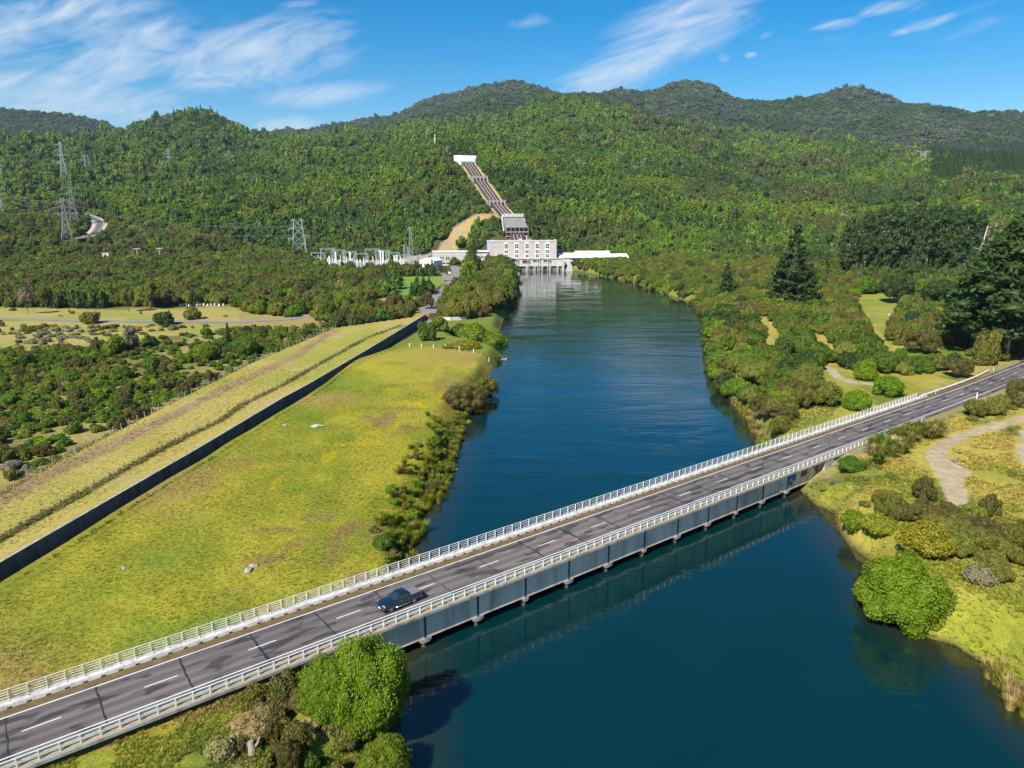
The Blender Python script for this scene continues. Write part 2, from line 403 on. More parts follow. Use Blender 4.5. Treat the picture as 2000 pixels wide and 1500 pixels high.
def gcol(X, Y):
    X = np.asarray(X, float); Y = np.asarray(Y, float); n = len(X); D = np.hypot(X, Y)
    f1 = fbm(X, Y, 9, 21, 4); f2 = fbm(X, Y, 35, 22, 4); f3 = fbm(X, Y, 3.2, 23, 3); f4 = fbm(X, Y, 14, 29, 4)
    one = np.ones(n)
    c = lerp(one[:, None] * C3(.045, .055, .014), one[:, None] * C3(.08, .07, .025), f1)          # forest floor
    far = D > 900
    c = np.where(far[:, None], lerp(one[:, None] * C3(.03, .05, .012), one[:, None] * C3(.055, .06, .02), f2), c)
    c = np.where((far & (D < 2500))[:, None], lerp(c, one[:, None] * C3(.085, .12, .02), sm(.55, .63, fbm(X, Y, 55, 201, 3))), c)
    nr = D < 900
    def put(mask, colr): c[mask] = colr[mask] if colr.ndim == 2 else colr
    # scrub land left of the strip, and rough grass right of the river
    rough = lerp(lerp(one[:, None] * C3(.22, .23, .03), one[:, None] * C3(.36, .285, .065), sm(.36, .6, f2)), one[:, None] * C3(.12, .155, .025), sm(.56, .76, f1))
    s, nn = to_br(X, Y)
    rside = (D < 330) & (X > 5)
    put(rside, rough)
    put((D < 130) & (X <= 5), lerp(rough, one[:, None] * C3(.11, .17, .018), sm(.3, .6, f2)))
    put((D < 420) & (X < -40), lerp(one[:, None] * C3(.15, .14, .04), one[:, None] * C3(.29, .235, .085), sm(.4, .62, f2)))
    st = inpoly(X, Y, STRIP)
    mow = lerp(lerp(one[:, None] * C3(.36, .29, .085), one[:, None] * C3(.27, .265, .05), sm(.35, .65, fbm(X, Y, 26, 31, 3))), one[:, None] * C3(.36, .29, .12), sm(.55, .8, f1))
    put(st, mow)
    dtr = pdist(X, Y, TRACK)
    dirt = lerp(one[:, None] * C3(.20, .125, .058), one[:, None] * C3(.32, .235, .14), f3)
    w = sm(3.4, 1.2, dtr + (f1 - .5) * 3) * .8; w = np.maximum(w, sm(1.0, .3, np.abs(dtr - .9) + (f3 - .5) * .6))
    w = np.where(st, w, 0); c = lerp(c, dirt, w)
    dm = pdist(X, Y, MFENCE); w = np.where(st | (D < 420), sm(1.5, .5, dm + (f3 - .5)), 0); c = lerp(c, one[:, None] * C3(.17, .17, .045), w * .7)
    # the river field: yellow green pasture with brown seed heads and buttercups
    fd = inpoly(X, Y, FIELD)
    fa = fbm(X, Y, 30, 41, 4); fb_ = fbm(X * .7 + Y * .2, Y * .35 - X * .15, 8, 42, 4); fc = fbm(X, Y, 18, 47, 3)
    g = lerp(one[:, None] * C3(.19, .205, .022), one[:, None] * C3(.295, .27, .03), sm(.3, .7, fb_))
    g = lerp(g, one[:, None] * C3(.28, .205, .062), sm(.46, .68, fa) * .85)
    g = lerp(g, one[:, None] * C3(.125, .20, .02), sm(.58, .74, fc) * .65)
    g = lerp(g, one[:, None] * C3(.42, .33, .008), sm(.62, .78, fbm(X, Y, 6, 44, 3)) * sm(.4, .65, fbm(X, Y, 40, 45, 2)) * .8)
    g = lerp(g, one[:, None] * C3(.22, .145, .06), sm(.5, .75, fbm(X, Y, 5, 46, 3)) * sm(16, 6, np.abs(pdist(X, Y, RIV, True) - 12)) * sm(.35, .6, fbm(X, Y, 40, 49, 2)) * .85)
    put(fd, g)
    put(inpoly(X, Y, MEADOW), lerp(one[:, None] * C3(.33, .27, .09), one[:, None] * C3(.25, .25, .06), sm(.35, .65, f4)))
    put(inpoly(X, Y, LAWN), lerp(one[:, None] * C3(.11, .22, .03), one[:, None] * C3(.17, .25, .04), sm(.3, .7, f2)))
    put(inpoly(X, Y, YARD), lerp(one[:, None] * C3(.22, .20, .18), one[:, None] * C3(.30, .27, .22), f1))
    put(inpoly(X, Y, ats([(768, 682), (800, 659), (850, 626), (1005, 598), (985, 652), (985, 705), (930, 694), (870, 684)], 2.5)), lerp(one[:, None] * C3(.20, .20, .04), one[:, None] * C3(.13, .17, .025), f1))
    put((D < 760) & (pdist(X, Y, RIV, True) < 9) & (X > 20) & (Y > 120), lerp(one[:, None] * C3(.22, .21, .05), one[:, None] * C3(.14, .17, .03), f1))
    for P in (CLEAR1, CLEAR2):
        put(inpoly(X, Y, P), lerp(one[:, None] * C3(.26, .25, .05), one[:, None] * C3(.19, .22, .035), sm(.35, .65, f1)))
    put(inpoly(X, Y, CLEAR3), lerp(one[:, None] * C3(.10, .20, .015), one[:, None] * C3(.16, .2, .03), f1))
    # bare tracks
    grav = lerp(one[:, None] * C3(.42, .345, .24), one[:, None] * C3(.32, .255, .17), f3)
    for k, P in enumerate(GTRACK):
        w = sm(1.9, 1.1, pdist(X, Y, P) + (f3 - .5) * 1.2); c = lerp(c, grav, w)
    for P in PATHS:
        w = sm(2.2, 1.2, pdist(X, Y, P) + (f3 - .5)); c = lerp(c, one[:, None] * C3(.3, .27, .07), w)
    # wide bare patch by the right hand track
    bp = ats([(1815, 902), (1862, 905), (1896, 930), (1878, 960), (1862, 990), (1846, 980), (1830, 935)], 4.2)
    w = np.where(inpoly(X, Y, bp), sm(.38, .6, f1 + .08), 0); c = lerp(c, grav, w)
    # rock cut above the annex and the strip beside the penstocks
    rk = rockmask(X, Y); c = lerp(c, lerp(one[:, None] * C3(.33, .235, .10), one[:, None] * C3(.26, .22, .17), sm(.4, .65, f1)), rk)
    dp = pdist(X, Y, PENXY); po = pen_off(X, Y); w = np.where((Y > 690) & (po > -8), sm(15, 12, dp), 0); c = lerp(c, lerp(one[:, None] * C3(.40, .33, .2), one[:, None] * C3(.25, .22, .12), f3), w)
    # road shoulders
    dr = pdist(X, Y, RC); w = np.where((s > 112) & (dr < 9), sm(8.5, 6.5, dr + (f3 - .5) * 2), 0); c = lerp(c, lerp(one[:, None] * C3(.30, .25, .15), one[:, None] * C3(.2, .19, .06), f1), w)
    # mud and wet rim at the water's edge
    sd = pdist(X, Y, RIV, True); w = np.where(nr, sm(1.1, .2, sd), 0); c = lerp(c, one[:, None] * C3(.07, .06, .03), w)
    c[inpoly(X, Y, RIV)] = C3(.05, .05, .03)
    c[inpoly(X, Y, CANAL)] = C3(.04, .04, .03)
    return c

def rockmask(X, Y):
    P = np.array([at(848, 513, 4.5), at(975, 508, 4.5), pxD(988, 490, 715)[:2], pxD(982, 463, 757)[:2], pxD(930, 454, 768)[:2], pxD(885, 455, 768)[:2], pxD(858, 474, 738)[:2]])
    return np.where(inpoly(X, Y, P), 1.0, 0.0)

# ------------------------------------------------------------------ the ground: one sheet in rings round the camera's foot, finest where it is nearest
az = np.concatenate([np.linspace(-math.pi, -.80, 40)[:-1], np.linspace(-.80, .80, 800), np.linspace(.80, math.pi, 40)[1:-1]])
dd = [14.0]
while dd[-1] < 7200: dd.append(dd[-1] * 1.0078)
dd = np.array(dd)
AA, DD = np.meshgrid(az, dd)
GX = (DD * np.sin(AA)).ravel(); GY = (DD * np.cos(AA)).ravel()
GZ = tz(GX, GY)
na, nd = len(az), len(dd)
idx = np.arange(na * nd).reshape(nd, na)
nxt = np.roll(idx, -1, axis=1)
q = np.stack([idx[:-1].ravel(), nxt[:-1].ravel(), nxt[1:].ravel(), idx[1:].ravel()], 1)[:, ::-1]
m, nt, b = mat('ground')
vc = N(nt, 'ShaderNodeVertexColor', layer_name='albedo').outputs[0]
geo = N(nt, 'ShaderNodeNewGeometry').outputs['Position']
t1 = noise(nt, geo, .9, 6, .65); t2 = noise(nt, geo, 4.5, 4, .6); t3 = noise(nt, geo, .16, 3)
k1 = ramp(nt, t1, [(.3, (.7, .74, .68)), (.5, (1, 1, 1)), (.72, (1.25, 1.2, 1.12))])
k2 = ramp(nt, t2, [(.3, (.74, .76, .74)), (.7, (1.22, 1.22, 1.18))])
cc = mixc(nt, 1.0, mixc(nt, 1.0, vc, k1, 'MULTIPLY'), k2, 'MULTIPLY')
nt.links.new(cc, b.inputs['Base Color']); b.inputs['Roughness'].default_value = .95; b.inputs['Specular IOR Level'].default_value = .1
bp = N(nt, 'ShaderNodeBump'); bp.inputs['Strength'].default_value = .8; bp.inputs['Distance'].default_value = .25
nt.links.new(math_(nt, 'ADD', t1, math_(nt, 'MULTIPLY', t2, .5)), bp.inputs['Height']); nt.links.new(bp.outputs[0], b.inputs['Normal'])
me = npmesh('ground', np.stack([GX, GY, GZ], 1), q, m)
col = me.color_attributes.new('albedo', 'FLOAT_COLOR', 'POINT')
ca = np.ones((len(GX), 4), np.float32); ca[:, :3] = np.clip(gcol(GX, GY), 0, 1); col.data.foreach_set('color', ca.ravel())
me.polygons.foreach_set('use_smooth', np.ones(len(me.polygons), bool))
go = bpy.data.objects.new('ground', me); COL.objects.link(go); tag(go, kind='structure')
# middle disc under the camera closes the sheet
mb = MB(); mb.add([(14 * math.sin(a), 14 * math.cos(a), -2.6) for a in np.linspace(0, 2 * math.pi, 40)[:-1]], [tuple(range(38, -1, -1))])
tag(mb.build('riverbed', m), kind='structure')

# ------------------------------------------------------------------ water
m, nt, b = mat('river_water')
geo = N(nt, 'ShaderNodeNewGeometry').outputs['Position']
pt = noise(nt, geo, .02, 4, .6, .6)
bk = N(nt, 'ShaderNodeAttribute', attribute_name='bank').outputs['Fac']
bk = math_(nt, 'ADD', bk, math_(nt, 'MULTIPLY_ADD', noise(nt, geo, .25, 4), 3.0, -1.5))
shal = ramp(nt, math_(nt, 'MULTIPLY', bk, 1 / 7, clamp=True), [(0, (1, 1, 1)), (.35, (.45, .45, .45)), (1, (0, 0, 0))])
deepc = mixc(nt, ramp(nt, pt, [(.35, (0, 0, 0)), (.65, (1, 1, 1))]), (.0006, .0180, .0175), (.0004, .0225, .0290))
nt.links.new(mixc(nt, shal, deepc, (.026, .026, .010)), b.inputs['Base Color'])
mp = N(nt, 'ShaderNodeMapping'); mp.inputs['Scale'].default_value = (.5, 1.5, 1); nt.links.new(geo, mp.inputs[0])
mp2 = N(nt, 'ShaderNodeMapping'); mp2.inputs['Scale'].default_value = (.05, .16, 1); mp2.inputs['Rotation'].default_value = (0, 0, R(8)); nt.links.new(geo, mp2.inputs[0])
w1 = noise(nt, mp.outputs[0], 1.6, 3, .5, .3); w2 = noise(nt, mp2.outputs[0], 1, 5, .55, 1.2)
pat = ramp(nt, noise(nt, mp2.outputs[0], .35, 4, .6, 1.5), [(.40, (0, 0, 0)), (.62, (1, 1, 1))])
hgt = math_(nt, 'ADD', math_(nt, 'MULTIPLY', w1, math_(nt, 'ADD', math_(nt, 'MULTIPLY', pat, .05), .006)), math_(nt, 'MULTIPLY', w2, math_(nt, 'ADD', math_(nt, 'MULTIPLY', pat, .13), .05)))
bp = N(nt, 'ShaderNodeBump'); bp.inputs['Strength'].default_value = 1.0; bp.inputs['Distance'].default_value = .55
nt.links.new(hgt, bp.inputs['Height']); nt.links.new(bp.outputs[0], b.inputs['Normal'])
b.inputs['Roughness'].default_value = .035; b.inputs['IOR'].default_value = 1.4; b.inputs['Specular IOR Level'].default_value = .95
WATER = m
area = .5 * np.sum(RIV[:, 0] * np.roll(RIV[:, 1], -1) - np.roll(RIV[:, 0], -1) * RIV[:, 1])
wn = (GX ** 2 + GY ** 2 < 720 ** 2) & (GY > -90); wsd = np.full(len(GX), 99.); wsd[wn] = pdist(GX[wn], GY[wn], RIV, True); win = np.zeros(len(GX), bool); win[wn] = inpoly(GX[wn], GY[wn], RIV)
use = win | (wsd < 2.2); qk = use[q].all(1); qq = q[qk]; ids, inv = np.unique(qq, return_inverse=True)
me = npmesh('river_water', np.stack([GX[ids], GY[ids], np.zeros(len(ids))], 1), inv.reshape(-1, 4), m)
wa = me.attributes.new('bank', 'FLOAT', 'POINT'); wa.data.foreach_set('value', np.where(win[ids], wsd[ids], 0).astype(np.float32))
wo = bpy.data.objects.new('river_water', me); COL.objects.link(wo); tag(wo, kind='structure')
import bmesh
mb = MB(); mb.add([(14 * math.sin(a), 14 * math.cos(a), 0) for a in np.linspace(0, 2 * math.pi, 40)[:-1]], [tuple(range(38, -1, -1))]); tag(mb.build('river_water', m), kind='structure')
# canal water
m, nt, b = mat('canal_water'); b.inputs['Base Color'].default_value = (.02, .03, .014, 1); b.inputs['Roughness'].default_value = .06; b.inputs['IOR'].default_value = 1.33
mb = MB(); mb.ribbon([(p[0], p[1], 1.5) for p in CEDGE], [(p[0], p[1], 1.5) for p in WALL]); cw = mb.build('canal_water', m); tag(cw, kind='structure')
bm = bmesh.new(); bm.from_mesh(cw.data); bmesh.ops.recalc_face_normals(bm, faces=bm.faces[:])
for f in bm.faces:
    if f.normal.z < 0: f.normal_flip()
bm.to_mesh(cw.data); bm.free()
# ------------------------------------------------------------------ materials for built things
M = {}
M['white'] = simple('white_paint', (.78, .78, .76), .5, .08, 3, stain=((.75, .72, .66), (1, 1, .3)))
M['rail'] = simple('rail_paint', (.72, .72, .70), .45, .12, 4)
M['conc'] = simple('concrete', (.36, .36, .35), .85, .22, .8, stain=((.42, .42, .44), (.9, .9, .12)), bump=.2)
M['girder'] = simple('girder_concrete', (.74, .62, .49), .85, .22, .35, stain=((.55, .53, .52), (.5, .5, .09)), bump=.2)
M['concpale'] = simple('pale_concrete', (.56, .545, .52), .8, .14, 1.2, stain=((.6, .58, .55), (.8, .8, .2)), bump=.15)
M['concdark'] = simple('weathered_concrete', (.10, .105, .10), .9, .35, 1.0, stain=((.4, .4, .4), (.7, .7, .1)), bump=.3)
M['hall'] = simple('cast_panel', (.50, .465, .43), .8, .07, .35, stain=((.86, .85, .84), (.25, .25, .05)))
M['steel'] = simple('galvanised_steel', (.52, .56, .58), .45, .15, 2, metal=.35)
M['pipe'] = simple('dark_pipe', (.062, .034, .036), .7, .25, .5)
M['dark'] = simple('dark_opening', (.012, .013, .015), .4, .2, 1)
M['glass'] = simple('window_glass', (.01, .014, .02), .06, .1, 1, spec=.8)
M['blue'] = simple('pale_blue_panel', (.33, .47, .60), .6, .08, 1)
M['red'] = simple('red_panel', (.36, .05, .045), .6, .2, 1)
M['roofw'] = simple('white_roof', (.80, .80, .79), .5, .05, .5)
M['wood'] = simple('weathered_wood', (.30, .26, .20), .9, .3, 5)
M['wire'] = simple('wire', (.34, .34, .33), .5, .1, 2, metal=.5)
M['cable'] = simple('power_cable', (.30, .31, .32), .5, .1, 2, metal=.4)
M['rock'] = simple('rock', (.36, .33, .28), .9, .35, 2, bump=.6)
M['paint'] = simple('road_paint', (.72, .72, .69), .6, .14, 6)
M['rust'] = simple('mossy_gravel', (.125, .085, .035), .95, .75, 1.3, bump=.5)
M['scree'] = simple('pale_gravel', (.30, .26, .19), .95, .5, 2.0, bump=.5)

# asphalt: worn wheel tracks along the lanes, dark resealed patches, in metres along and across the road
m, nt, b = mat('asphalt')
uv = N(nt, 'ShaderNodeUVMap', uv_map='road').outputs[0]
sx = N(nt, 'ShaderNodeSeparateXYZ'); nt.links.new(uv, sx.inputs[0])
mp = N(nt, 'ShaderNodeMapping'); mp.inputs['Scale'].default_value = (.05, 1.15, 1); nt.links.new(uv, mp.inputs[0])
mpp = N(nt, 'ShaderNodeMapping'); mpp.inputs['Scale'].default_value = (.22, .75, 1); nt.links.new(uv, mpp.inputs[0])
st_ = noise(nt, mp.outputs[0], 1, 4, .55)
pa = noise(nt, mpp.outputs[0], 1, 3, .45, .3)
gr = noise(nt, uv, 22, 3, .7)
wl = math_(nt, 'MULTIPLY_ADD', math_(nt, 'COSINE', math_(nt, 'MULTIPLY', sx.outputs[1], 2 * math.pi / 1.62)), .16, st_)
base = ramp(nt, wl, [(.22, (.084, .078, .083)), (.5, (.132, .118, .114)), (.78, (.186, .162, .150))])
dk = ramp(nt, pa, [(.545, (1, 1, 1)), (.60, (.44, .44, .50))])
fl = ramp(nt, noise(nt, uv, .03, 2), [(.38, (.8, .8, .84)), (.6, (1.08, 1.05, 1.03))])
c = mixc(nt, 1.0, mixc(nt, 1.0, mixc(nt, 1.0, base, dk, 'MULTIPLY'), fl, 'MULTIPLY'), ramp(nt, gr, [(.3, (.8, .8, .8)), (.7, (1.2, 1.2, 1.2))]), 'MULTIPLY')
nt.links.new(c, b.inputs['Base Color']); b.inputs['Roughness'].default_value = .85; b.inputs['Specular IOR Level'].default_value = .25
M['asphalt'] = m

# ------------------------------------------------------------------ road surface, markings
def rc(s, n):
    """point on the road at s metres, n across; the road bends gently past the bridge."""
    b_ = np.interp(s, [-80, 0, 120, 200, 262, 330, 420], [0, 0, 0, .2, 2.0, 7, 16])
    return br(s, n + b_)

def road_strip(name, s0, s1, n0, n1, z, mt, step=4, kind='structure', uvon=False, cross=None):
    ss = np.arange(s0, s1 + .01, step); rows = []
    for s in ss:
        zz = z
        rows.append(((*rc(s, n1), zz), (*rc(s, n0), zz)))
    mb = MB(); mb.ribbon([r[0] for r in rows], [r[1] for r in rows])
    me = mb.mesh(name, mt)
    if uvon:
        uvl = me.uv_layers.new(name='road'); L = len(rows)
        for lp in me.loops:
            i = lp.vertex_index; uvl.data[lp.index].uv = (ss[i % L], n1 if i < L else n0)
    bm = bmesh.new(); bm.from_mesh(me)
    for f in bm.faces:
        if f.normal.z < 0: f.normal_flip()
    bm.to_mesh(me); bm.free()
    o = bpy.data.objects.new(name, me); COL.objects.link(o); tag(o, kind=kind); return o
road_strip('road', -80, 420, -4.3, 4.45, DECK, M['asphalt'], 2, uvon=True)
road_strip('gravel_strip', -80, 225, 3.28, 4.36, DECK + .006, M['rust'])
road_strip('gravel_strip', -80, 150, -5.28, -3.62, DECK + .012, M['scree'])
mb = MB()
for k in range(-8, 30):
    s = 10 * k
    mb.ribbon([(*rc(s, .06), DECK + .010), (*rc(s + 3.0, .06), DECK + .010)], [(*rc(s, -.06), DECK + .010), (*rc(s + 3.0, -.06), DECK + .010)])
for n0 in (3.06, -3.06):
    ss = np.arange(-80, 420, 5)
    mb.ribbon([(*rc(s, n0 + .065), DECK + .010) for s in ss], [(*rc(s, n0 - .065), DECK + .010) for s in ss])
o = mb.build('road_markings', M['paint']); tag(o, kind='structure')
bm = bmesh.new(); bm.from_mesh(o.data)
for f in bm.faces:
    if f.normal.z < 0: f.normal_flip()
bm.to_mesh(o.data); bm.free()
# tar bands over the deck joints, ragged
mb = MB(); r_ = random.Random(3)
for k in range(-4, 17):
    s = 3.75 + 7.47 * k - 7.47
    w = r_.choice([.05, .07, .10]); xs = np.arange(-3.5, 3.2, .5); off = np.cumsum([r_.uniform(-.06, .06) for _ in xs])
    ws = [w * r_.uniform(.6, 2.0) for _ in xs]
    A_ = [(*br(s + o_ + w_, n), DECK + .006) for n, o_, w_ in zip(xs, off, ws)]; B_ = [(*br(s + o_ - w_, n), DECK + .006) for n, o_, w_ in zip(xs, off, ws)]
    mb.ribbon(B_, A_)
m_tar = simple('tar', (.022, .022, .027), .7, .3, 3)
o = mb.build('tar_joints', m_tar); tag(o, kind='structure')
bm = bmesh.new(); bm.from_mesh(o.data)
for f in bm.faces:
    if f.normal.z < 0: f.normal_flip()
bm.to_mesh(o.data); bm.free()

# ------------------------------------------------------------------ the bridge, built along its own axis (x = along, y = across)
bridge = empty('road_bridge', (*BO, 0), math.atan2(BD[1], BD[0]), 'long low concrete road bridge crossing the blue river', 'bridge')
mb = MB(); mb.box(-80, 124, -5.35, 5.95, 4.88, 5.19); mb.build('deck', M['conc'], bridge)
S0, SP_ = 36.7, 7.61
for y0, y1 in ((-4.25, -3.8), (4.3, 4.7)):
    mb = MB(); r_ = random.Random(2)
    for k in range(-15, 11):
        s0 = S0 + SP_ * k
        mb.box(s0 + .05, s0 + SP_ - .05, y0, y1, 1.25, 4.88)
        if y0 < 0:
            q_ = s0 + 3.6 + r_.uniform(-.5, .5); mb.box(q_, q_ + .3, y0 - .05, y0, 2.2, 4.87)
    mb.box(S0 - 15 * SP_, S0 + 11 * SP_, y0 + .06, y1 - .02, 1.27, 4.87)
    mb.build('girder', M['girder'], bridge)
M['pile'] = simple('stained_pile', (.16, .105, .06), .9, .4, 2)
for k in range(-5, 10):
    s0 = S0 + SP_ * k; w = .5 if k % 3 == 1 else .78
    pr = bpy.data.objects.new('pier', None); COL.objects.link(pr); pr.parent = bridge; pr.location = (s0, 0, 0)
    mb = MB(); mb.prism([(-w, 1.24), (w, 1.24), (w, .98), (w - .25, .72), (-w + .25, .72), (-w, .98)][::-1], -4.34, 4.34); mb.build('pier_cap', M['conc'], pr)
    for y in (-3.7, 0, 3.7): MB().tube([(0, y, .72), (0, y, -3)], .36, 10).build('pile', M['pile'], pr)
    MB().box(-.16, .16, -4.28, -4.18, 1.3, 4.86).build('joint', M['concdark'], pr)
mb = MB(); mb.box(116, 119, -5.3, 5.3, -1, 4.86); mb.build('abutment', M['conc'], bridge)
# raised footway edge on the upstream side, with scuppers
mb = MB()
mb.prism([(4.36, 5.19), (4.44, 5.56), (4.98, 5.60), (4.98, 5.19)], -80, 0, Matrix.Rotation(0, 4, 'Z'))
mb.v = [(y, x, z) for x, y, z in mb.v]; mb.f = [tuple(reversed(f)) for f in mb.f]
mb2 = MB(); prof = [(4.36, 5.19), (4.44, 5.56), (4.98, 5.60), (4.98, 5.19)]
s = -80.0
while s < 181:
    e = s + 1.53
    vs = [(s, y, z) for y, z in prof] + [(e, y, z) for y, z in prof]
    mb2.add(vs, [(0, 1, 2, 3), (7, 6, 5, 4), (0, 4, 5, 1), (1, 5, 6, 2), (2, 6, 7, 3)]); s += 1.55
mb2.build('kerb', M['concpale'], bridge)
mb = MB(); mb.box(-80, 181, 4.985, 5.95, 5.19, 5.33); mb.build('footway', M['conc'], bridge)
mb = MB()
for k in range(-45, 117):
    s = .2 + 1.55 * k; mb.add([(s - .22, 4.352, 5.2), (s + .22, 4.352, 5.2), (s + .2, 4.385, 5.34), (s - .2, 4.385, 5.34)], [(0, 1, 2, 3), (3, 2, 1, 0)])
sc_ = mb.build('scupper', M['dark'], bridge); sc_['kind'] = 'stuff'
mb = MB()
for k in range(-45, 117):
    s = .2 + 1.55 * k; mb.prism([(s - .04, 5.60), (s + .04, 5.60), (s + .03, 5.80), (s - .03, 5.80)], 4.84, 4.97)
sc_ = mb.build('bracket', M['white'], bridge); sc_['kind'] = 'stuff'

def railing(parent, name, ks, post, rest_name='post'):
    """posts as parts of their own for the hundred nearest, the rest together"""
    near = ks[:100]; rest = ks[100:]; first = None
    for k in near:
        if first is None:
            first = post(0).build('post', M['rail'], parent); first.location = (.2 + 1.55 * k, 0, 0)
        else:
            c = first.copy(); COL.objects.link(c); c.location = (.2 + 1.55 * k, 0, 0); c.parent = parent
    mb = MB()
    for k in rest:
        p = post(0); mb.add([(x + .2 + 1.55 * k, y, z) for x, y, z in p.v], p.f)
    if rest:
        o = mb.build('post', M['rail'], parent); o['kind'] = 'stuff'

far_rail = bpy.data.objects.new('footway_railing', None); COL.objects.link(far_rail); far_rail.parent = bridge
def fpost(s):
    mb = MB(); mb.box(s - .04, s + .04, 5.72, 5.81, 5.33, 6.38); return mb
railing(far_rail, 'post', list(range(-9, 116)), fpost)
for z, h in ((6.36, .075), (6.08, .035), (5.82, .035), (5.52, .05)):
    mb = MB(); mb.box(-80, 179.2, 5.835, 5.88, z - h / 2, z + h / 2); mb.build('rail', M['rail'], far_rail)
near_rail = bpy.data.objects.new('guard_rail', None); COL.objects.link(near_rail); near_rail.parent = bridge
def npost(s):
    mb = MB(); mb.box(s - .062, s + .062, -5.0, -4.88, 5.2, 6.06); return mb
railing(near_rail, 'post', list(range(-9, 102)), npost)
mb = MB(); mb.box(-80, 158.3, -4.97, -4.88, 6.065, 6.14); mb.build('rail', M['rail'], near_rail)
mb = MB(); prof = [(-4.87, 6.02), (-4.80, 5.97), (-4.87, 5.90), (-4.79, 5.82), (-4.87, 5.74)]
n = len(prof); vs = [(-80, y, z) for y, z in prof] + [(158.3, y, z) for y, z in prof]
mb.add(vs, [(k, k + 1, n + k + 1, n + k) for k in range(n - 1)]); mb.add([(x, y - .02, z) for x, y, z in vs], [(n + k, n + k + 1, k + 1, k) for k in range(n - 1)])
mb.build('beam', M['rail'], near_rail)
# spray paint on the girder by the bank: rough letters and colour patches
def strokes(name, col, segs, w, s0, z0, sc):
    mb = MB()
    for x1, z1, x2, z2 in segs:
        a = Vector((s0 + x1 * sc, -4.26, z0 + z1 * sc)); b_ = Vector((s0 + x2 * sc, -4.26, z0 + z2 * sc)); mb.bar(a, b_, w, .03)
    return mb.build(name, col, bridge)
mw = simple('white_spray', (.62, .66, .72), .8, .2, 8); mbl = simple('blue_spray', (.05, .13, .32), .8, .6, 3); mrd = simple('red_spray', (.22, .07, .05), .8, .5, 3); mgy = simple('grey_spray', (.26, .28, .33), .8, .3, 6)
E_ = [(0, 0, 0, 1), (0, 1, .6, 1), (0, .5, .45, .5), (0, 0, .65, 0), (.6, 1, .6, .75)]
T_ = [(.9, 1.1, 1.6, 1.1), (1.25, 1.1, 1.25, .2), (1.0, .3, 1.6, .3), (1.55, .3, 1.5, .7)]
strokes('graffiti', mw, E_ + T_, .22, 103.0, 1.6, 1.15)
sc0 = [(k * .5 + dx, 0 + dz, k * .5 + dx2, .55 + dz2) for k in range(7) for dx, dz, dx2, dz2 in ((0, 0, .08, -.05), (.08, .0, .36, .05))]
strokes('graffiti', mgy, sc0, .09, 98.6, 1.45, .95)
mb = MB(); r_ = random.Random(8)
for (s0, s1, z0, z1) in ((105.2, 107.8, 1.6, 4.2),):
    for _ in range(16):
        a = r_.uniform(s0, s1); h = r_.uniform(z0, z1); mb.box(a, min(s1, a + r_.uniform(.5, 1.3)), -4.262 - .0004 * _, -4.24, h, min(z1, h + r_.uniform(.4, .9)))
mb.build('graffiti', mbl, bridge)
mb = MB()
for (s0, s1, z0, z1) in ((109.4, 111.6, 2.6, 4.3), (113, 115.6, 2.8, 4.4)):
    for _ in range(10):
        a = r_.uniform(s0, s1); h = r_.uniform(z0, z1); mb.box(a, min(s1, a + r_.uniform(.5, 1.2)), -4.263 - .0004 * _, -4.24, h, min(z1, h + r_.uniform(.4, .8)))
mb.build('graffiti', mrd, bridge)

# ------------------------------------------------------------------ roadside barrier and marker posts past the bridge
br_ = empty('crash_barrier', (*rc(200, 4.6), DECK), 0, 'white crash barrier curving away from the road past the end of the footway railing', 'barrier')
def loc_(s, n, z): p = rc(s, n); q_ = rc(200, 4.6); return (p[0] - q_[0], p[1] - q_[1], z)
ln = [(179.5 + k * 2.0, 4.72 + max(0, (k - 16)) ** 1.6 * .035) for k in range(0, 25)]
mb = MB(); mb.tube([loc_(s, n, .62) for s, n in ln], .17, 6); mb.build('beam', M['white'], br_)
for s, n in ln[::2]:
    mb = MB(); mb.bar(loc_(s, n + .2, -.3), loc_(s, n + .2, .72), .15); mb.build('post', M['wood'], br_)
for (px, py, lb) in ((1827, 768, 'slim white marker post beside the barrier past the footway railing'), (1940, 724, 'white marker post at the far tip of the crash barrier')):
    x, y = at(px, py, DECK); o = empty('marker_post', (x, y, tz1(x, y)), 0, lb, 'marker post')
    MB().box(-.06, .06, -.05, .05, 0, 1.15).build('stake', M['white'], o); MB().box(-.064, .064, -.054, .054, .85, .98).build('band', M['red'], o)
x, y = at(1907, 780, DECK - .2); o = empty('marker_post', (x, y, tz1(x, y)), 0, 'broad white marker post in the bushes on the near side of the road', 'marker post')
MB().box(-.14, .14, -.06, .06, 0, 1.7).build('stake', M['white'], o); MB().box(-.145, .145, -.065, .065, 1.25, 1.5).build('band', M['steel'], o)

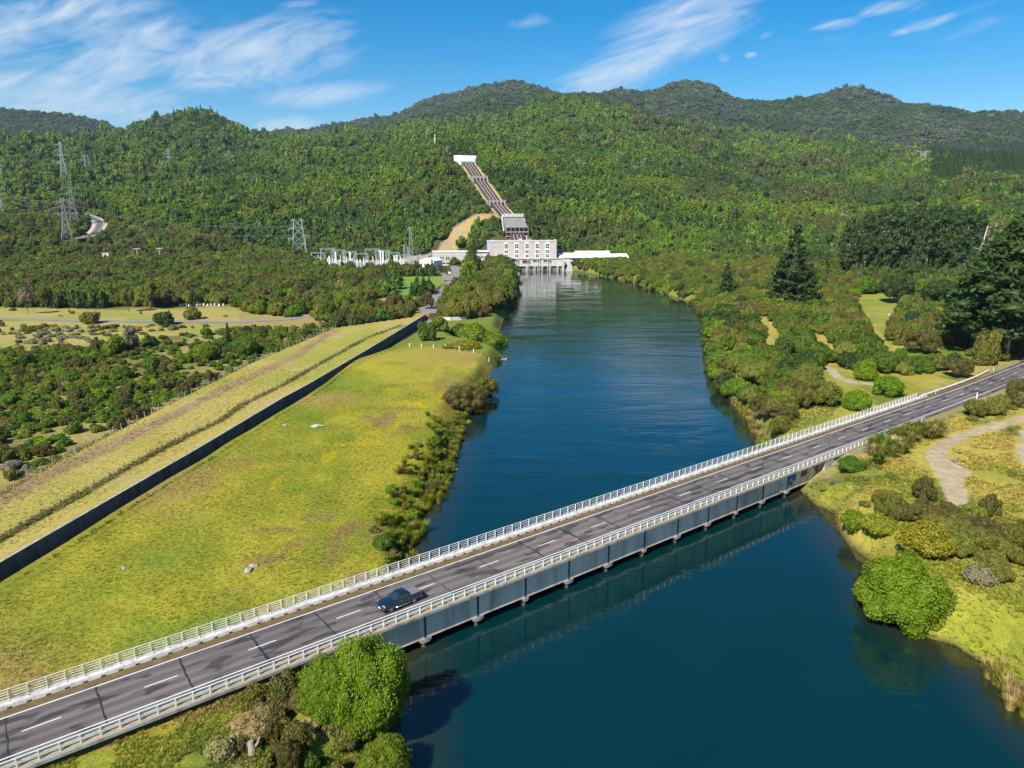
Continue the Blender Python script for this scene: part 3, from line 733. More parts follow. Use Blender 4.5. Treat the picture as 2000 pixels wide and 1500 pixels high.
# ------------------------------------------------------------------ pickup truck, x forward
def build_truck():
    s_, n_ = 27.15, -1.72
    x, y = br(s_, n_)
    t = empty('pickup_truck', (x, y, DECK + .012), math.atan2(-BD[1], -BD[0]) + R(2), 'dark blue double cab pickup truck driving over the bridge', 'pickup truck')
    pb, nt_, b_ = mat('truck_paint'); b_.inputs['Base Color'].default_value = (.010, .026, .060, 1); b_.inputs['Metallic'].default_value = .35; b_.inputs['Roughness'].default_value = .28; b_.inputs['Coat Weight'].default_value = .8; b_.inputs['Coat Roughness'].default_value = .05
    blk = simple('black_plastic', (.02, .02, .022), .6, .2, 4); tyre = simple('tyre_rubber', (.018, .018, .018), .85, .2, 6); rim = simple('alloy_rim', (.42, .38, .34), .35, .1, 3, metal=.6)
    gl, nt_, g_ = mat('truck_glass'); g_.inputs['Base Color'].default_value = (.015, .03, .035, 1); g_.inputs['Roughness'].default_value = .03; g_.inputs['Specular IOR Level'].default_value = 1
    chrome = simple('chrome', (.75, .76, .77), .15, .05, 3, metal=.9); lamp, nt_, l_ = mat('lamp_lens'); l_.inputs['Base Color'].default_value = (.8, .8, .78, 1); l_.inputs['Roughness'].default_value = .08
    redl = simple('red_lens', (.45, .02, .02), .15, .1, 3); plate = simple('number_plate', (.75, .75, .72), .5, .05, 3)
    cover = simple('bed_cover', (.14, .15, .165), .75, .12, 4)
    # body shell lofted from cross sections: (x, half width, z bottom, z waist, half width at waist top)
    sec = [(2.62, .62, .48, .82, .56), (2.56, .80, .42, .94, .74), (2.38, .89, .38, 1.02, .84), (1.9, .925, .36, 1.08, .87), (1.25, .93, .36, 1.12, .885), (.95, .93, .36, 1.14, .89), (-.2, .935, .36, 1.15, .90), (-1.05, .935, .36, 1.16, .90), (-1.10, .93, .40, 1.19, .90), (-2.0, .925, .44, 1.20, .895), (-2.52, .92, .48, 1.21, .89), (-2.60, .89, .52, 1.20, .87)]
    mb = MB(); rings = []
    for X_, w, z0, z1, wt in sec:
        zs = z0 + (z1 - z0) * .55
        rings.append([(X_, -w * .96, z0), (X_, -w, z0 + .12), (X_, -w, zs), (X_, -wt, z1 - .03), (X_, -wt + .08, z1), (X_, wt - .08, z1), (X_, wt, z1 - .03), (X_, w, zs), (X_, w, z0 + .12), (X_, w * .96, z0)])
    k = 10; mb.v = [p for r_ in rings for p in r_]
    mb.f = [(i * k + j, (i + 1) * k + j, (i + 1) * k + (j + 1) % k, i * k + (j + 1) % k) for i in range(len(rings) - 1) for j in range(k)] + [tuple(range(k)), tuple((len(rings) - 1) * k + j for j in range(k - 1, -1, -1))]
    body = mb.build('body', pb, t, True)
    body.modifiers.new('b', 'BEVEL').width = .02
    cuts = MB()
    for X_ in (1.58, -1.52):
        for sy in (-1, 1):
            cuts.tube([(X_, sy * .70, .40), (X_, sy * 1.1, .40)], .47, 20)
    me_c = cuts.mesh('wheel_well'); oc = bpy.data.objects.new('wheel_well', me_c)
    md = body.modifiers.new('wells', 'BOOLEAN'); md.operation = 'DIFFERENCE'; md.object = oc; md.solver = 'EXACT'
    COL.objects.link(oc); oc.parent = t
    dg = bpy.context.evaluated_depsgraph_get(); nm = bpy.data.meshes.new_from_object(body.evaluated_get(dg)); body.modifiers.clear(); body.data = nm
    bpy.data.objects.remove(oc)
    # cab
    def ring(z, xf, xr, w): return [(xf, -w, z), (xf, w, z), (xr, w, z), (xr, -w, z)]
    mb = MB(); rs = [ring(1.12, 1.02, -1.02, .86), ring(1.70, .28, -.86, .70), ring(1.765, .12, -.76, .64), ring(1.79, -.05, -.62, .52)]
    mb.v = [p for r_ in rs for p in r_]; mb.f = [(i * 4 + j, i * 4 + (j + 1) % 4, (i + 1) * 4 + (j + 1) % 4, (i + 1) * 4 + j) for i in range(3) for j in range(4)] + [(12, 13, 14, 15)]
    mb.f = [tuple(f) for f in mb.f]
    cab = mb.build('cab', pb, t, True); bv = cab.modifiers.new('b', 'BEVEL'); bv.width = .05; bv.segments = 3
    bm = bmesh.new(); bm.from_mesh(cab.data); bmesh.ops.recalc_face_normals(bm, faces=bm.faces[:]); bm.to_mesh(cab.data); bm.free()
    def P(f, r_, w0): pass
    def quad(name, pts, mt, off):
        a, b2, c2, d2 = [Vector(p) for p in pts]; nrm_ = (b2 - a).cross(d2 - a).normalized() * off
        mb = MB(); mb.add([a + nrm_, b2 + nrm_, c2 + nrm_, d2 + nrm_, a - nrm_ * 1.5, b2 - nrm_ * 1.5, c2 - nrm_ * 1.5, d2 - nrm_ * 1.5], [(0, 1, 2, 3), (7, 6, 5, 4), (0, 4, 5, 1), (1, 5, 6, 2), (2, 6, 7, 3), (3, 7, 4, 0)])
        return mb.build(name, mt, t)
    def sl(x0, z): # front of cab at height z
        return 1.02 + (z - 1.12) / .58 * (.28 - 1.02)
    def hw(z): return .86 - (z - 1.12) / .58 * .16
    def rr(z): return -1.02 + (z - 1.12) / .58 * .16
    z0, z1 = 1.17, 1.66
    quad('windscreen', [(sl(0, z0), -hw(z0) + .07, z0), (sl(0, z0), hw(z0) - .07, z0), (sl(0, z1), hw(z1) - .08, z1), (sl(0, z1), -hw(z1) + .08, z1)], gl, .012)
    quad('rear_window', [(rr(z0), hw(z0) - .12, z0), (rr(z0), -hw(z0) + .12, z0), (rr(z1), -hw(z1) + .12, z1), (rr(z1), hw(z1) - .12, z1)], gl, .012)
    z0 = 1.2
    for sy in (-1, 1):
        for xa, xb, xa1, xb1 in ((.80, .03, .27, .03), (-.05, -.88, -.05, -.78)):
            pts = [(xa, sy * hw(z0), z0), (xb, sy * hw(z0), z0), (xb1, sy * hw(1.63), 1.63), (xa1, sy * hw(1.63), 1.63)]
            quad('side_window', pts if sy > 0 else pts[::-1], gl, .012)
        d1 = quad('door', [(.92, sy * .937, .46), (.02, sy * .937, .46), (.02, sy * .93, 1.08), (.92, sy * .93, 1.08)], pb, .004); 
        d2 = quad('door', [(-.02, sy * .938, .46), (-.92, sy * .938, .46), (-.98, sy * .93, 1.08), (-.02, sy * .93, 1.08)], pb, .004)
        for d_, hx in ((d1, .12), (d2, -.85)):
            h = MB().box(hx, hx + .16, sy * .955 - .015, sy * .955 + .015, .98, 1.02).build('handle', chrome, None); h.parent = d_
        MB().box(.62, .80, sy * 1.0 - .1, sy * 1.0 + .1, 1.12, 1.28).build('mirror', pb, t, bevel=.03)
        MB().tube([(1.02, sy * .99, .42), (-.98, sy * .99, .42)], .055, 8).build('side_step', chrome, t, True)
        hl = MB(); hl.add([(2.575, sy * .52, .80), (2.43, sy * .86, .80), (2.34, sy * .865, 1.0), (2.40, sy * .66, 1.02), (2.52, sy * .52, .96)], [(0, 1, 2, 3, 4) if sy > 0 else (4, 3, 2, 1, 0)])
        hl.v = [(x_ + .02, y_ + sy * .012, z_ + .012) for x_, y_, z_ in hl.v]; hl.build('headlight', lamp, t)
        MB().box(2.52, 2.60, sy * .66 - .07, sy * .66 + .07, .55, .64).build('fog_lamp', lamp, t, bevel=.02)
        MB().box(-2.62, -2.50, sy * .86 - .06, sy * .86 + .07, .84, 1.17).build('tail_light', redl, t, bevel=.015)
        for X_ in (1.58, -1.52):
            w = bpy.data.objects.new('wheel', None); COL.objects.link(w); w.parent = t; w.location = (X_, sy * .80, .39)
            ty = MB(); prof = [(.26, -.115), (.36, -.125), (.39, -.09), (.39, .09), (.36, .125), (.26, .115)]
            n_s = 28; ty.v = [(r0 * math.cos(2 * math.pi * a / n_s), y_, r0 * math.sin(2 * math.pi * a / n_s)) for a in range(n_s) for r0, y_ in prof]
            ty.f = [(a * 6 + j, a * 6 + (j + 1) % 6, ((a + 1) % n_s) * 6 + (j + 1) % 6, ((a + 1) % n_s) * 6 + j) for a in range(n_s) for j in range(6)]
            ty.build('tyre', tyre, w, True)
            rm = MB(); rm.tube([(0, -.085 * sy, 0), (0, .10 * sy, 0)], .07, 12)
            for a in range(6):
                an = 2 * math.pi * a / 6; rm.bar((0, .09 * sy, 0), (.25 * math.cos(an), .10 * sy, .25 * math.sin(an)), .09, .04)
            ring_ = [(.265 * math.cos(2 * math.pi * a / 24), .095 * sy, .265 * math.sin(2 * math.pi * a / 24)) for a in range(25)]
            rm.tube(ring_, .022, 5); rm.tube([(0, -.05 * sy, 0), (0, .02 * sy, 0)], .25, 20); rm.build('rim', rim, w)
    MB().box(2.585, 2.645, -.42, .42, .70, .90).build('grille', blk, t, bevel=.02)
    MB().box(2.60, 2.665, -.26, .26, .52, .63).build('number_plate', plate, t)
    MB().box(2.30, 2.655, -.82, .82, .36, .50).build('bumper', pb, t, bevel=.05)
    MB().box(-2.72, -2.55, -.85, .85, .46, .60).build('rear_bumper', chrome, t, bevel=.03)
    MB().box(-2.52, -1.16, -.80, .80, 1.19, 1.235).build('bed_cover', cover, t, bevel=.015)
    return t
truck = build_truck()
# driver behind the wheel
def person(loc, rz):
    sk = simple('skin', (.52, .34, .26), .6, .08, 6); cl = simple('pale_shirt', (.62, .60, .56), .8, .1, 6)
    vs = [(0, 0, .0), (0, 0, .28), (.02, 0, .50), (.03, 0, .60), (.06, 0, .72), (.03, .19, .46), (.12, .24, .24), (.36, .16, .34), (.03, -.19, .46), (.12, -.24, .24), (.36, -.16, .34), (.44, .12, -.02), (.44, -.12, -.02)]
    ed = [(0, 1), (1, 2), (2, 3), (3, 4), (2, 5), (5, 6), (6, 7), (2, 8), (8, 9), (9, 10), (0, 11), (0, 12)]
    rad = [.15, .15, .14, .055, .105, .07, .05, .035, .07, .05, .035, .075, .075]
    me = bpy.data.meshes.new('person'); me.from_pydata(vs, ed, []); o = bpy.data.objects.new('person', me); COL.objects.link(o)
    md = o.modifiers.new('skin', 'SKIN'); 
    for i, r_ in enumerate(rad): me.skin_vertices[0].data[i].radius = (r_, r_)
    me.skin_vertices[0].data[0].use_root = True
    o.modifiers.new('sub', 'SUBSURF').levels = 1
    me.materials.append(cl); o.location = loc; o.rotation_euler = (0, 0, rz)
    return o
_tx = truck.matrix_basis @ Vector((-.05, -.36, .72))
dv = person(_tx, truck.rotation_euler.z); tag(dv, 'driver in a pale shirt seated behind the wheel inside the pickup truck', 'person')
# ------------------------------------------------------------------ canal wall, canal bank, low walls
def ribbon_wall(name, P, z0, z1, th, mt, label, cat, off=0):
    P = np.asarray(P); A_ = offset(P, off); B_ = offset(P, off + th)
    o = empty(name, (A_[0][0], A_[0][1], 0), 0, label, cat); L = A_[0]
    mb = MB(); n = len(P); r_ = random.Random(1)
    vs = []
    for k in range(n):
        for Q, z in ((A_, z0), (A_, z1), (B_, z1), (B_, z0)): vs.append((Q[k][0] - L[0], Q[k][1] - L[1], z))
    mb.add(vs, [(k * 4 + j, k * 4 + j + 1, k * 4 + 5 + j, k * 4 + 4 + j) for k in range(n - 1) for j in range(3)] + [(0, 3, 2, 1), ((n - 1) * 4, (n - 1) * 4 + 1, (n - 1) * 4 + 2, (n - 1) * 4 + 3)])
    return o, mb, L
def densify(P, d):
    P = np.asarray(P, float); out = [P[0]]
    for a, b_ in zip(P[:-1], P[1:]):
        n = max(1, int(np.linalg.norm(b_ - a) / d))
        for k in range(1, n + 1): out.append(a + (b_ - a) * k / n)
    return np.array(out)
M['wallc'] = simple('dark_stained_concrete', (.10, .10, .098), .9, .35, .5, stain=((.35, .36, .34), (.55, .55, .10)), bump=.3)
o, mb, L = ribbon_wall('canal_wall', WALL, .3, 4.72, .38, M['wallc'], 'long dark concrete retaining wall along the narrow canal beside the pasture', 'wall', -.1)
mb.build('wall_face', M['wallc'], o)
mb = MB(); P = densify(WALL, 6); A_ = offset(P, -.06); B_ = offset(P, .3)
mb.ribbon([(p[0] - L[0], p[1] - L[1], 4.745) for p in A_], [(p[0] - L[0], p[1] - L[1], 4.745) for p in B_]); mb.build('coping', M['conc'], o)
# earth bank on the pasture side, a ribbon that hides the cut of the ground sheet
P = densify(CEDGE, 3); A_ = offset(P, 0); B_ = offset(P, -3.2)
zt = tz(offset(P, -3.4)[:, 0], offset(P, -3.4)[:, 1])
bankm = go.data.materials[0]
mb = MB(); mb.ribbon([(p[0], p[1], z + .10) for p, z in zip(A_, zt)], [(p[0], p[1], z + .03) for p, z in zip(B_, zt)])
mb.ribbon([(p[0], p[1], .3) for p in A_], [(p[0], p[1], z + .10) for p, z in zip(A_, zt)])
o = mb.build('canal_bank', bankm); tag(o, kind='structure')
ca = o.data.color_attributes.new('albedo', 'FLOAT_COLOR', 'POINT'); n = len(P)
gg = gcol(B_[:, 0], B_[:, 1]) * .9; ar = np.ones((4 * n, 4), np.float32)
for k, sl_ in enumerate((slice(0, n), slice(n, 2 * n), slice(2 * n, 3 * n), slice(3 * n, 4 * n))): ar[sl_, :3] = gg if k != 2 else (.05, .05, .04)
ca.data.foreach_set('color', ar.ravel())
P = densify(WALL, 3); A_ = offset(P, .22); B_ = offset(P, 3.2); Q_ = offset(P, 3.6); zt = tz(Q_[:, 0], Q_[:, 1])
mb = MB(); mb.ribbon([(p[0], p[1], z + .03) for p, z in zip(B_, zt)], [(p[0], p[1], 4.66) for p in A_])
o = mb.build('canal_bank', bankm); tag(o, kind='structure'); ca = o.data.color_attributes.new('albedo', 'FLOAT_COLOR', 'POINT'); n = len(P)
ar = np.ones((2 * n, 4), np.float32); ar[:n, :3] = gcol(Q_[:, 0], Q_[:, 1]); ar[n:, :3] = ar[:n, :3] * .95; ca.data.foreach_set('color', ar.ravel())
P = ats([(772, 678), (800, 659), (830, 640), (858, 621)], 2.6)
o, mb, L = ribbon_wall('canal_kerb', P, .5, 2.7, -1.3, M['concpale'], 'pale low concrete wall on the river side of the canal mouth', 'wall'); mb.build('wall_face', M['concpale'], o)
P = ats([(862, 629), (880, 630), (912, 628)], 2.6)
o, mb, L = ribbon_wall('flood_wall', P, .5, 5.0, .5, M['concpale'], 'short pale concrete wall standing below the riverside trees', 'wall'); mb.build('wall_face', M['concpale'], o)
x, y = at(886, 664, 2); o = empty('weir_ramp', (x, y, 1.5), R(55), 'small dark timber ramp sloping into the side pond', 'ramp')
mb = MB(); mb.add([(-3.5, -1.6, -1.6), (3.5, -1.6, 1.2), (3.5, 1.6, 1.2), (-3.5, 1.6, -1.6), (-3.5, -1.6, -1.9), (3.5, -1.6, .9), (3.5, 1.6, .9), (-3.5, 1.6, -1.9)], [(0, 1, 2, 3), (7, 6, 5, 4), (0, 4, 5, 1), (1, 5, 6, 2), (2, 6, 7, 3), (3, 7, 4, 0)])
mb.build('planking', M['wallc'], o); MB().box(-3.5, 3.5, -1.75, -1.6, -.9, .6).build('side_wall', M['conc'], o)
x, y = at(978, 700, .8); o = empty('landing_stage', (x, y, 0), R(-8), 'small pale timber landing stage at the corner of the pasture', 'landing stage')
MB().box(-3.6, 2.2, -.7, .7, .55, .75).build('planking', M['wood'], o)
for dx in (-3, 1.8): MB().box(dx - .1, dx + .1, -.6, -.45, -1, .55).build('pile', M['wood'], o)
MB().box(1.9, 2.2, -.7, .7, .75, 1.0).build('end_beam', M['concpale'], o)

# ------------------------------------------------------------------ fences: posts are parts, wires are parts
def fence(name, P, step, h, w, label, mt, nw=4, zoff=0.0, jit=.08, group=None):
    P = densify(P, step); r_ = random.Random(len(label))
    d0 = np.hypot(P[:, 0], P[:, 1]); keep = (d0 > 40); P = P[keep]
    Z = tz(P[:, 0], P[:, 1]) + zoff
    o = empty(name, (P[0][0], P[0][1], 0), 0, label, 'fence', group); px = P - P[0]
    order = list(range(len(P)))
    on = [k for k in order if -15 < topix(P[k][0], P[k][1], Z[k])[0] < 2015]
    on = on[:300]
    tops = []
    step_ = max(1, len(on) // 100 + (1 if len(on) % 100 and len(on) > 100 else 0))
    rest = MB(); nind = 0
    for k in on:
        hh = h * r_.uniform(.9, 1.12); lean = (r_.uniform(-jit, jit), r_.uniform(-jit, jit))
        mb = MB(); mb.bar((px[k][0], px[k][1], Z[k] - .2), (px[k][0] + lean[0], px[k][1] + lean[1], Z[k] + hh), w)
        tops.append((px[k][0], px[k][1], Z[k]))
        if nind < 100: mb.build('post', mt, o); nind += 1
        else: rest.add(mb.v, mb.f)
    if rest.v: q_ = rest.build('post', mt, o); q_['kind'] = 'stuff'
    for j in range(nw):
        mb = MB(); mb.tube([(x, y, z + h * (.3 + .62 * j / max(1, nw - 1))) for x, y, z in tops], .012, 3); mb.build('wire', M['wire'], o)
fence('post_fence', MFENCE, 4.0, 1.15, .14, 'wire fence with dark posts in long grass down the middle of the mown strip', simple('dark_post', (.10, .085, .06), .9, .3, 5))
fence('post_fence', SFENCE, 3.2, 1.25, .13, 'wire fence with weathered posts along the edge of the scrub', M['wood'])
fence('post_fence', offset(CEDGE[:6], -.7), 4.2, 1.15, .13, 'wire fence with pale posts on the pasture edge of the canal', M['wood'])
fence('post_fence', NFENCE, 4.6, 1.35, .20, 'white post fence across the far end of the pasture', M['white'], 2, 0, .02)

# ------------------------------------------------------------------ small things on the grass
def rock(px, py, size, label, z=3.5, flat=.5, mt=None, seed=0, group=None, name='boulder'):
    x, y = at(px, py, z); bm = bmesh.new(); bmesh.ops.create_icosphere(bm, subdivisions=3, radius=1); r_ = random.Random(seed)
    o_ = [Vector((r_.uniform(-1, 1), r_.uniform(-1, 1), r_.uniform(-1, 1))).normalized() for _ in range(9)]
    for v in bm.verts:
        c_ = v.co.copy()
        for d_ in o_:
            t = c_.dot(d_)
            if t > .68: v.co -= d_ * (t - .68) * .8
        v.co.x *= size * 1.2; v.co.y *= size * .8; v.co.z *= size * flat
    me = bpy.data.meshes.new(name); bm.to_mesh(me); bm.free(); me.materials.append(mt or M['rock'])
    o = bpy.data.objects.new(name, me); COL.objects.link(o); o.location = (x, y, tz1(x, y) + size * flat * .3); o.rotation_euler = (0, 0, r_.uniform(0, 6))
    return tag(o, label, 'rock', group)
rock(485, 1119, .75, 'larger pale boulder in the pasture above the bridge railing', seed=1)
rock(496, 1109, .6, 'smaller boulder behind the larger pale one in the pasture', seed=2)
rock(620, 832, 1.5, 'flat pale slab of rock lying alone in the middle of the pasture', flat=.25, seed=3)
rock(556, 831, .5, 'small white stone in the pasture near the canal', seed=4)
rock(242, 1111, .4, 'small pale stone in the pasture beside the footway railing', seed=5)
rock(1612, 783, 1.0, 'pale flat rock in the grassy corner by the far railing', z=4.3, flat=.4, seed=6)
rock(1738, 620, 2.2, 'heap of pale rock in the fenced clearing below the pines', z=4.6, flat=.45, seed=7)
rock(18, 840, 1.0, 'pale rock at the left edge among the scrub', z=4.2, seed=8)
x, y = at(494, 1488, 3.4); z = tz1(x, y)
o = empty('tree_stump', (x, y, z), 0, 'broken grey tree stump below the bridge at the bottom', 'tree stump')
mb = MB(); mb.tube([(0, 0, -.3), (.05, 0, .6), (-.1, .1, 1.3)], [.42, .34, .26], 9); mb.build('trunk', M['wood'], o); mb = MB(); mb.tube([(.1, 0, .5), (.5, .2, 1.1), (.6, .5, 1.5)], [.14, .1, .05], 6); mb.build('branch', M['wood'], o)

hv = empty('beehive', (0, 0, 0)); MB().box(-.42, .42, -.42, .42, .15, .75).build('brood_box', M['white'], hv); MB().box(-.40, .40, -.40, .40, .76, 1.2).build('honey_box', M['white'], hv); MB().box(-.48, .48, -.48, .48, 1.205, 1.32).build('lid', M['steel'], hv)
xs = [352, 357, 363, 370, 374, 380, 385, 391, 398, 405, 412, 420, 428, 436]
hl = ['leftmost white beehive of the row under the trees by the meadow'] + ['beehive %s from the left end of the row by the meadow' % w for w in ('second', 'third', 'fourth', 'fifth', 'sixth')] + ['beehive in the middle of the row by the meadow, just left of its centre', 'beehive in the middle of the row by the meadow, just right of its centre'] + ['beehive %s from the right end of the row by the meadow' % w for w in ('sixth', 'fifth', 'fourth', 'third', 'second')] + ['rightmost white beehive of the row under the trees by the meadow']
for k, px in enumerate(xs):
    o = hv if k == 0 else copy_tree(hv); x, y = at(px, 596.5 - (k % 3) * .6, 4.2); o.location = (x, y, tz1(x, y)); o.rotation_euler = (0, 0, .3 * (k % 4))
    o['label'] = hl[k]; o['category'] = 'beehive'; o['group'] = 'white beehives by the meadow'

# ------------------------------------------------------------------ hydro station
def lp(x, y):  # station axes to world
    return ST_O[0] + x * math.cos(ST_ROT) - y * math.sin(ST_ROT), ST_O[1] + x * math.sin(ST_ROT) + y * math.cos(ST_ROT)
M['greywall'] = simple('stained_wall', (.20, .19, .175), .9, .4, .4, stain=((.4, .4, .4), (.6, .6, .1)))
ps = empty('powerhouse', (ST_O[0], ST_O[1], 0), ST_ROT, 'tall pale windowed powerhouse block standing at the head of the river', 'powerhouse')
WH = 62.0
MB().box(-3, WH + 4, 0, 34, 4.3, 10.6).build('lower_deck', M['concpale'], ps)
MB().box(-3.4, WH + 4.4, -.5, 34, 10.62, 11.2).build('deck_edge', M['conc'], ps)
MB().box(0, WH, 5.0, 31, 11.22, 26.2).build('wall', M['hall'], ps)
MB().box(-.3, WH + .3, 4.7, 31.3, 26.22, 27.0).build('roof', M['concpale'], ps)
MB().box(-.12, 0, 5.2, 30.8, 18.2, 26.1).build('side_panel', M['blue'], ps)
cx = [14.9, 24.6, 34.2, 43.8, 53.3]
for c in cx:
    MB().box(c - 2.05, c + 2.05, 4.86, 5.0, 11.22, 26.0).build('window_bay', M['white'], ps)
    for (z0, z1, nr) in ((20.4, 24.3, 3), (16.2, 18.7, 2), (12.3, 14.8, 2)):
        w = MB().box(c - 1.45, c + 1.45, 4.80, 4.86, z0, z1).build('window', M['glass'], ps)
        fr = MB(); fr.box(c - .13, c + .13, 4.74, 4.80, z0, z1)
        for j in range(1, nr): zz = z0 + (z1 - z0) * j / nr; fr.box(c - 1.45, c + 1.45, 4.735, 4.797, zz - .12, zz + .12)
        fr.build('frame', M['white'], w)
# faint raised name panel high on the left of the front
m_sign = simple('faint_sign', (.46, .40, .37), .8, .1, 1); MB().box(2.2, 8.8, 4.92, 5.0, 21.4, 22.6).build('sign_panel', m_sign, ps)
for c in (22.6, 33.0, 42.5, 52.4):
    MB().box(c - 3.6, c + 3.6, -.06, 0, 6.8, 9.7).build('deck_opening', M['dark'], ps)
    MB().box(c - 3.2, c + 3.2, -.12, -.06, 6.8, 8.3).build('gate_panel', M['red'] if c in (33.0,) else M['concpale'], ps)
for k in range(9):
    x0 = 4.5 + 7.2 * k
    MB().prism([(x0 - .9, 4.28), (x0 + .9, 4.28), (x0 + .9, -3), (x0 - .9, -3)][::-1], -.6 + 0, 6).build('draft_pier', M['conc'], ps)
MB().box(-3, WH + 4, 1.6, 6.5, -3, 4.28).build('back_wall', M['greywall'], ps)
for c in (23.2, 24.8, 33.6, 35.2, 43.0, 44.8, 52.6, 54.2):
    MB().tube([(c, -.9, -.5), (c, -.9, 12.6)], .2, 6).build('gate_pole', M['white'], ps)
for c in (24, 34.4, 43.9, 53.4): MB().box(c - 2.4, c + 2.4, -1.1, -.7, 12.0, 12.4).build('gate_beam', M['white'], ps)
mb = MB()
for k in range(34):
    mb.box(-3 + 2.06 * k - .05, -3 + 2.06 * k + .05, -.45, -.37, 11.2, 12.2)
mb.box(-3, WH + 4, -.44, -.38, 12.15, 12.25); mb.box(-3, WH + 4, -.44, -.38, 11.7, 11.77); mb.build('deck_railing', M['white'], ps)
for k, (xx, yy) in enumerate(((2, 8), (60, 8), (30, 24))): MB().box(xx, xx + 2.0, yy, yy + 2, 27.02, 28.0 + .3 * k).build('roof_vent', M['concpale'], ps)
# annex
an = empty('annex_building', (*lp(-52, 9), 0), ST_ROT, 'long low pale office annex left of the powerhouse, partly hidden by trees', 'building')
MB().box(0, 30, 0, 14, 3.5, 17.2).build('wall', M['hall'], an); MB().box(30.02, 51.5, .8, 14, 3.5, 17.0).build('wall', M['concpale'], an); MB().box(-.3, 51.5, -.3, 14.3, 17.22, 18.0).build('roof', M['white'], an)
for c in (7.2, 9.2, 12.6, 14.6, 18.2, 20.2): MB().box(c - .5, c + .5, -.06, 0, 10.2, 13.0).build('window', M['glass'], an)
for k in range(6):
    w = MB().box(3.5 + 4.3 * k, 7.1 + 4.3 * k, -.06, 0, 6.6, 7.7).build('window', M['glass'], an)
for k in range(4):
    w = MB().box(31 + 5.2 * k, 35.4 + 5.2 * k, .72, .8, 11.4, 13.2).build('window', M['glass'], an); f_ = MB()
    for j in range(1, 4): f_.box(31 + 5.2 * k + 1.1 * j - .1, 31 + 5.2 * k + 1.1 * j + .1, .66, .72, 11.4, 13.2)
    f_.build('frame', M['white'], w)
for k in range(4): MB().box(31 + 5.2 * k, 35.4 + 5.2 * k, .74, .8, 4.0, 8.6).build('garage_door', M['white'], an)
# long white shed
sh = empty('workshop', (*lp(WH + 3, 8), 0), ST_ROT - R(4), 'long white roofed workshop with red panels right of the powerhouse', 'workshop')
MB().box(0, 66, 0, 16, 4.2, 12.0).build('wall', M['concpale'], sh)
def shedroof(x0, x1, ze, zr, nm='roof'):
    mb = MB(); mb.add([(x0, -1.2, ze), (x1, -1.2, ze), (x1, 9, zr), (x0, 9, zr), (x1, 17, ze), (x0, 17, ze), (x0, -1.2, ze - 1.0), (x1, -1.2, ze - 1.0), (x1, 17, ze - 1.0), (x0, 17, ze - 1.0)], [(0, 1, 2, 3), (3, 2, 4, 5), (6, 7, 1, 0), (7, 8, 4, 2, 1), (9, 6, 0, 3, 5), (8, 9, 5, 4)]); return mb.build(nm, M['roofw'], sh)
shedroof(0, 16, 12.1, 15.5); shedroof(16.05, 49, 12.3, 17.2); shedroof(49.05, 66, 11.6, 14.6)
for x0, x1, z0, z1, mt in ((5, 12.5, 8.2, 11.0, 'red'), (21, 24, 8.3, 11, 'red'), (24.2, 29, 8.3, 11, 'dark'), (35.4, 38.8, 8.3, 12, 'red'), (39.4, 42, 8.3, 10.5, 'dark'), (42.4, 44.4, 8.3, 11.8, 'red'), (1, 4, 8.2, 11, 'dark'), (12.8, 15.6, 9, 11.8, 'dark')):
    MB().box(x0, x1, -.08, 0, z0, z1).build('door_panel', M[mt], sh)
# apron and ramp at the water
ap = empty('concrete_apron', (*lp(66.2, 0), 0), ST_ROT - R(2), 'sloping concrete apron running into the water right of the powerhouse', 'apron')
mb = MB(); mb.add([(2, -9, -1), (24, -9.5, -1), (22, 2, 5.2), (6, 2, 5.2), (2, 3, -1), (24, 3, -1)], [(0, 1, 2, 3), (4, 3, 2, 5), (0, 3, 4), (1, 5, 2)]); mb.build('slope', M['conc'], ap)
MB().box(0, 1.6, -3.5, 8, -2, 10.4).build('end_wall', M['concpale'], ap)
mb = MB(); mb.add([(1.6, 3.5, 3), (14, 3.5, 3), (14, 3.5, 7.5), (8, 3.5, 10.3), (1.6, 3.5, 10.4), (1.6, 4.3, 3), (14, 4.3, 3), (14, 4.3, 7.5), (8, 4.3, 10.3), (1.6, 4.3, 10.4)], [(0, 1, 2, 3, 4), (9, 8, 7, 6, 5), (0, 5, 6, 1), (1, 6, 7, 2), (2, 7, 8, 3), (3, 8, 9, 4), (4, 9, 5, 0)]); mb.build('wing_wall', M['concpale'], ap)
# white switchyard building
x, y = at(820, 524, 4.5); sb = empty('switchyard_building', (x, y, 4.3), R(-22), 'white gabled switchyard building left of the car park', 'building')
MB().box(0, 14, 0, 16, 0, 7.0).build('wall', M['white'], sb); mb = MB(); mb.prism([(-.6, 7.02), (14.6, 7.02), (7, 9.4)], -.6, 16.6); mb.build('roof', M['roofw'], sb)
for k in range(4): MB().box(1.2 + 3.3 * k, 2.6 + 3.3 * k, -.06, 0, 2.6, 4.6).build('window', M['glass'], sb)
MB().box(14, 14.06, 5, 8, 0, 3.2).build('door', M['steel'], sb)

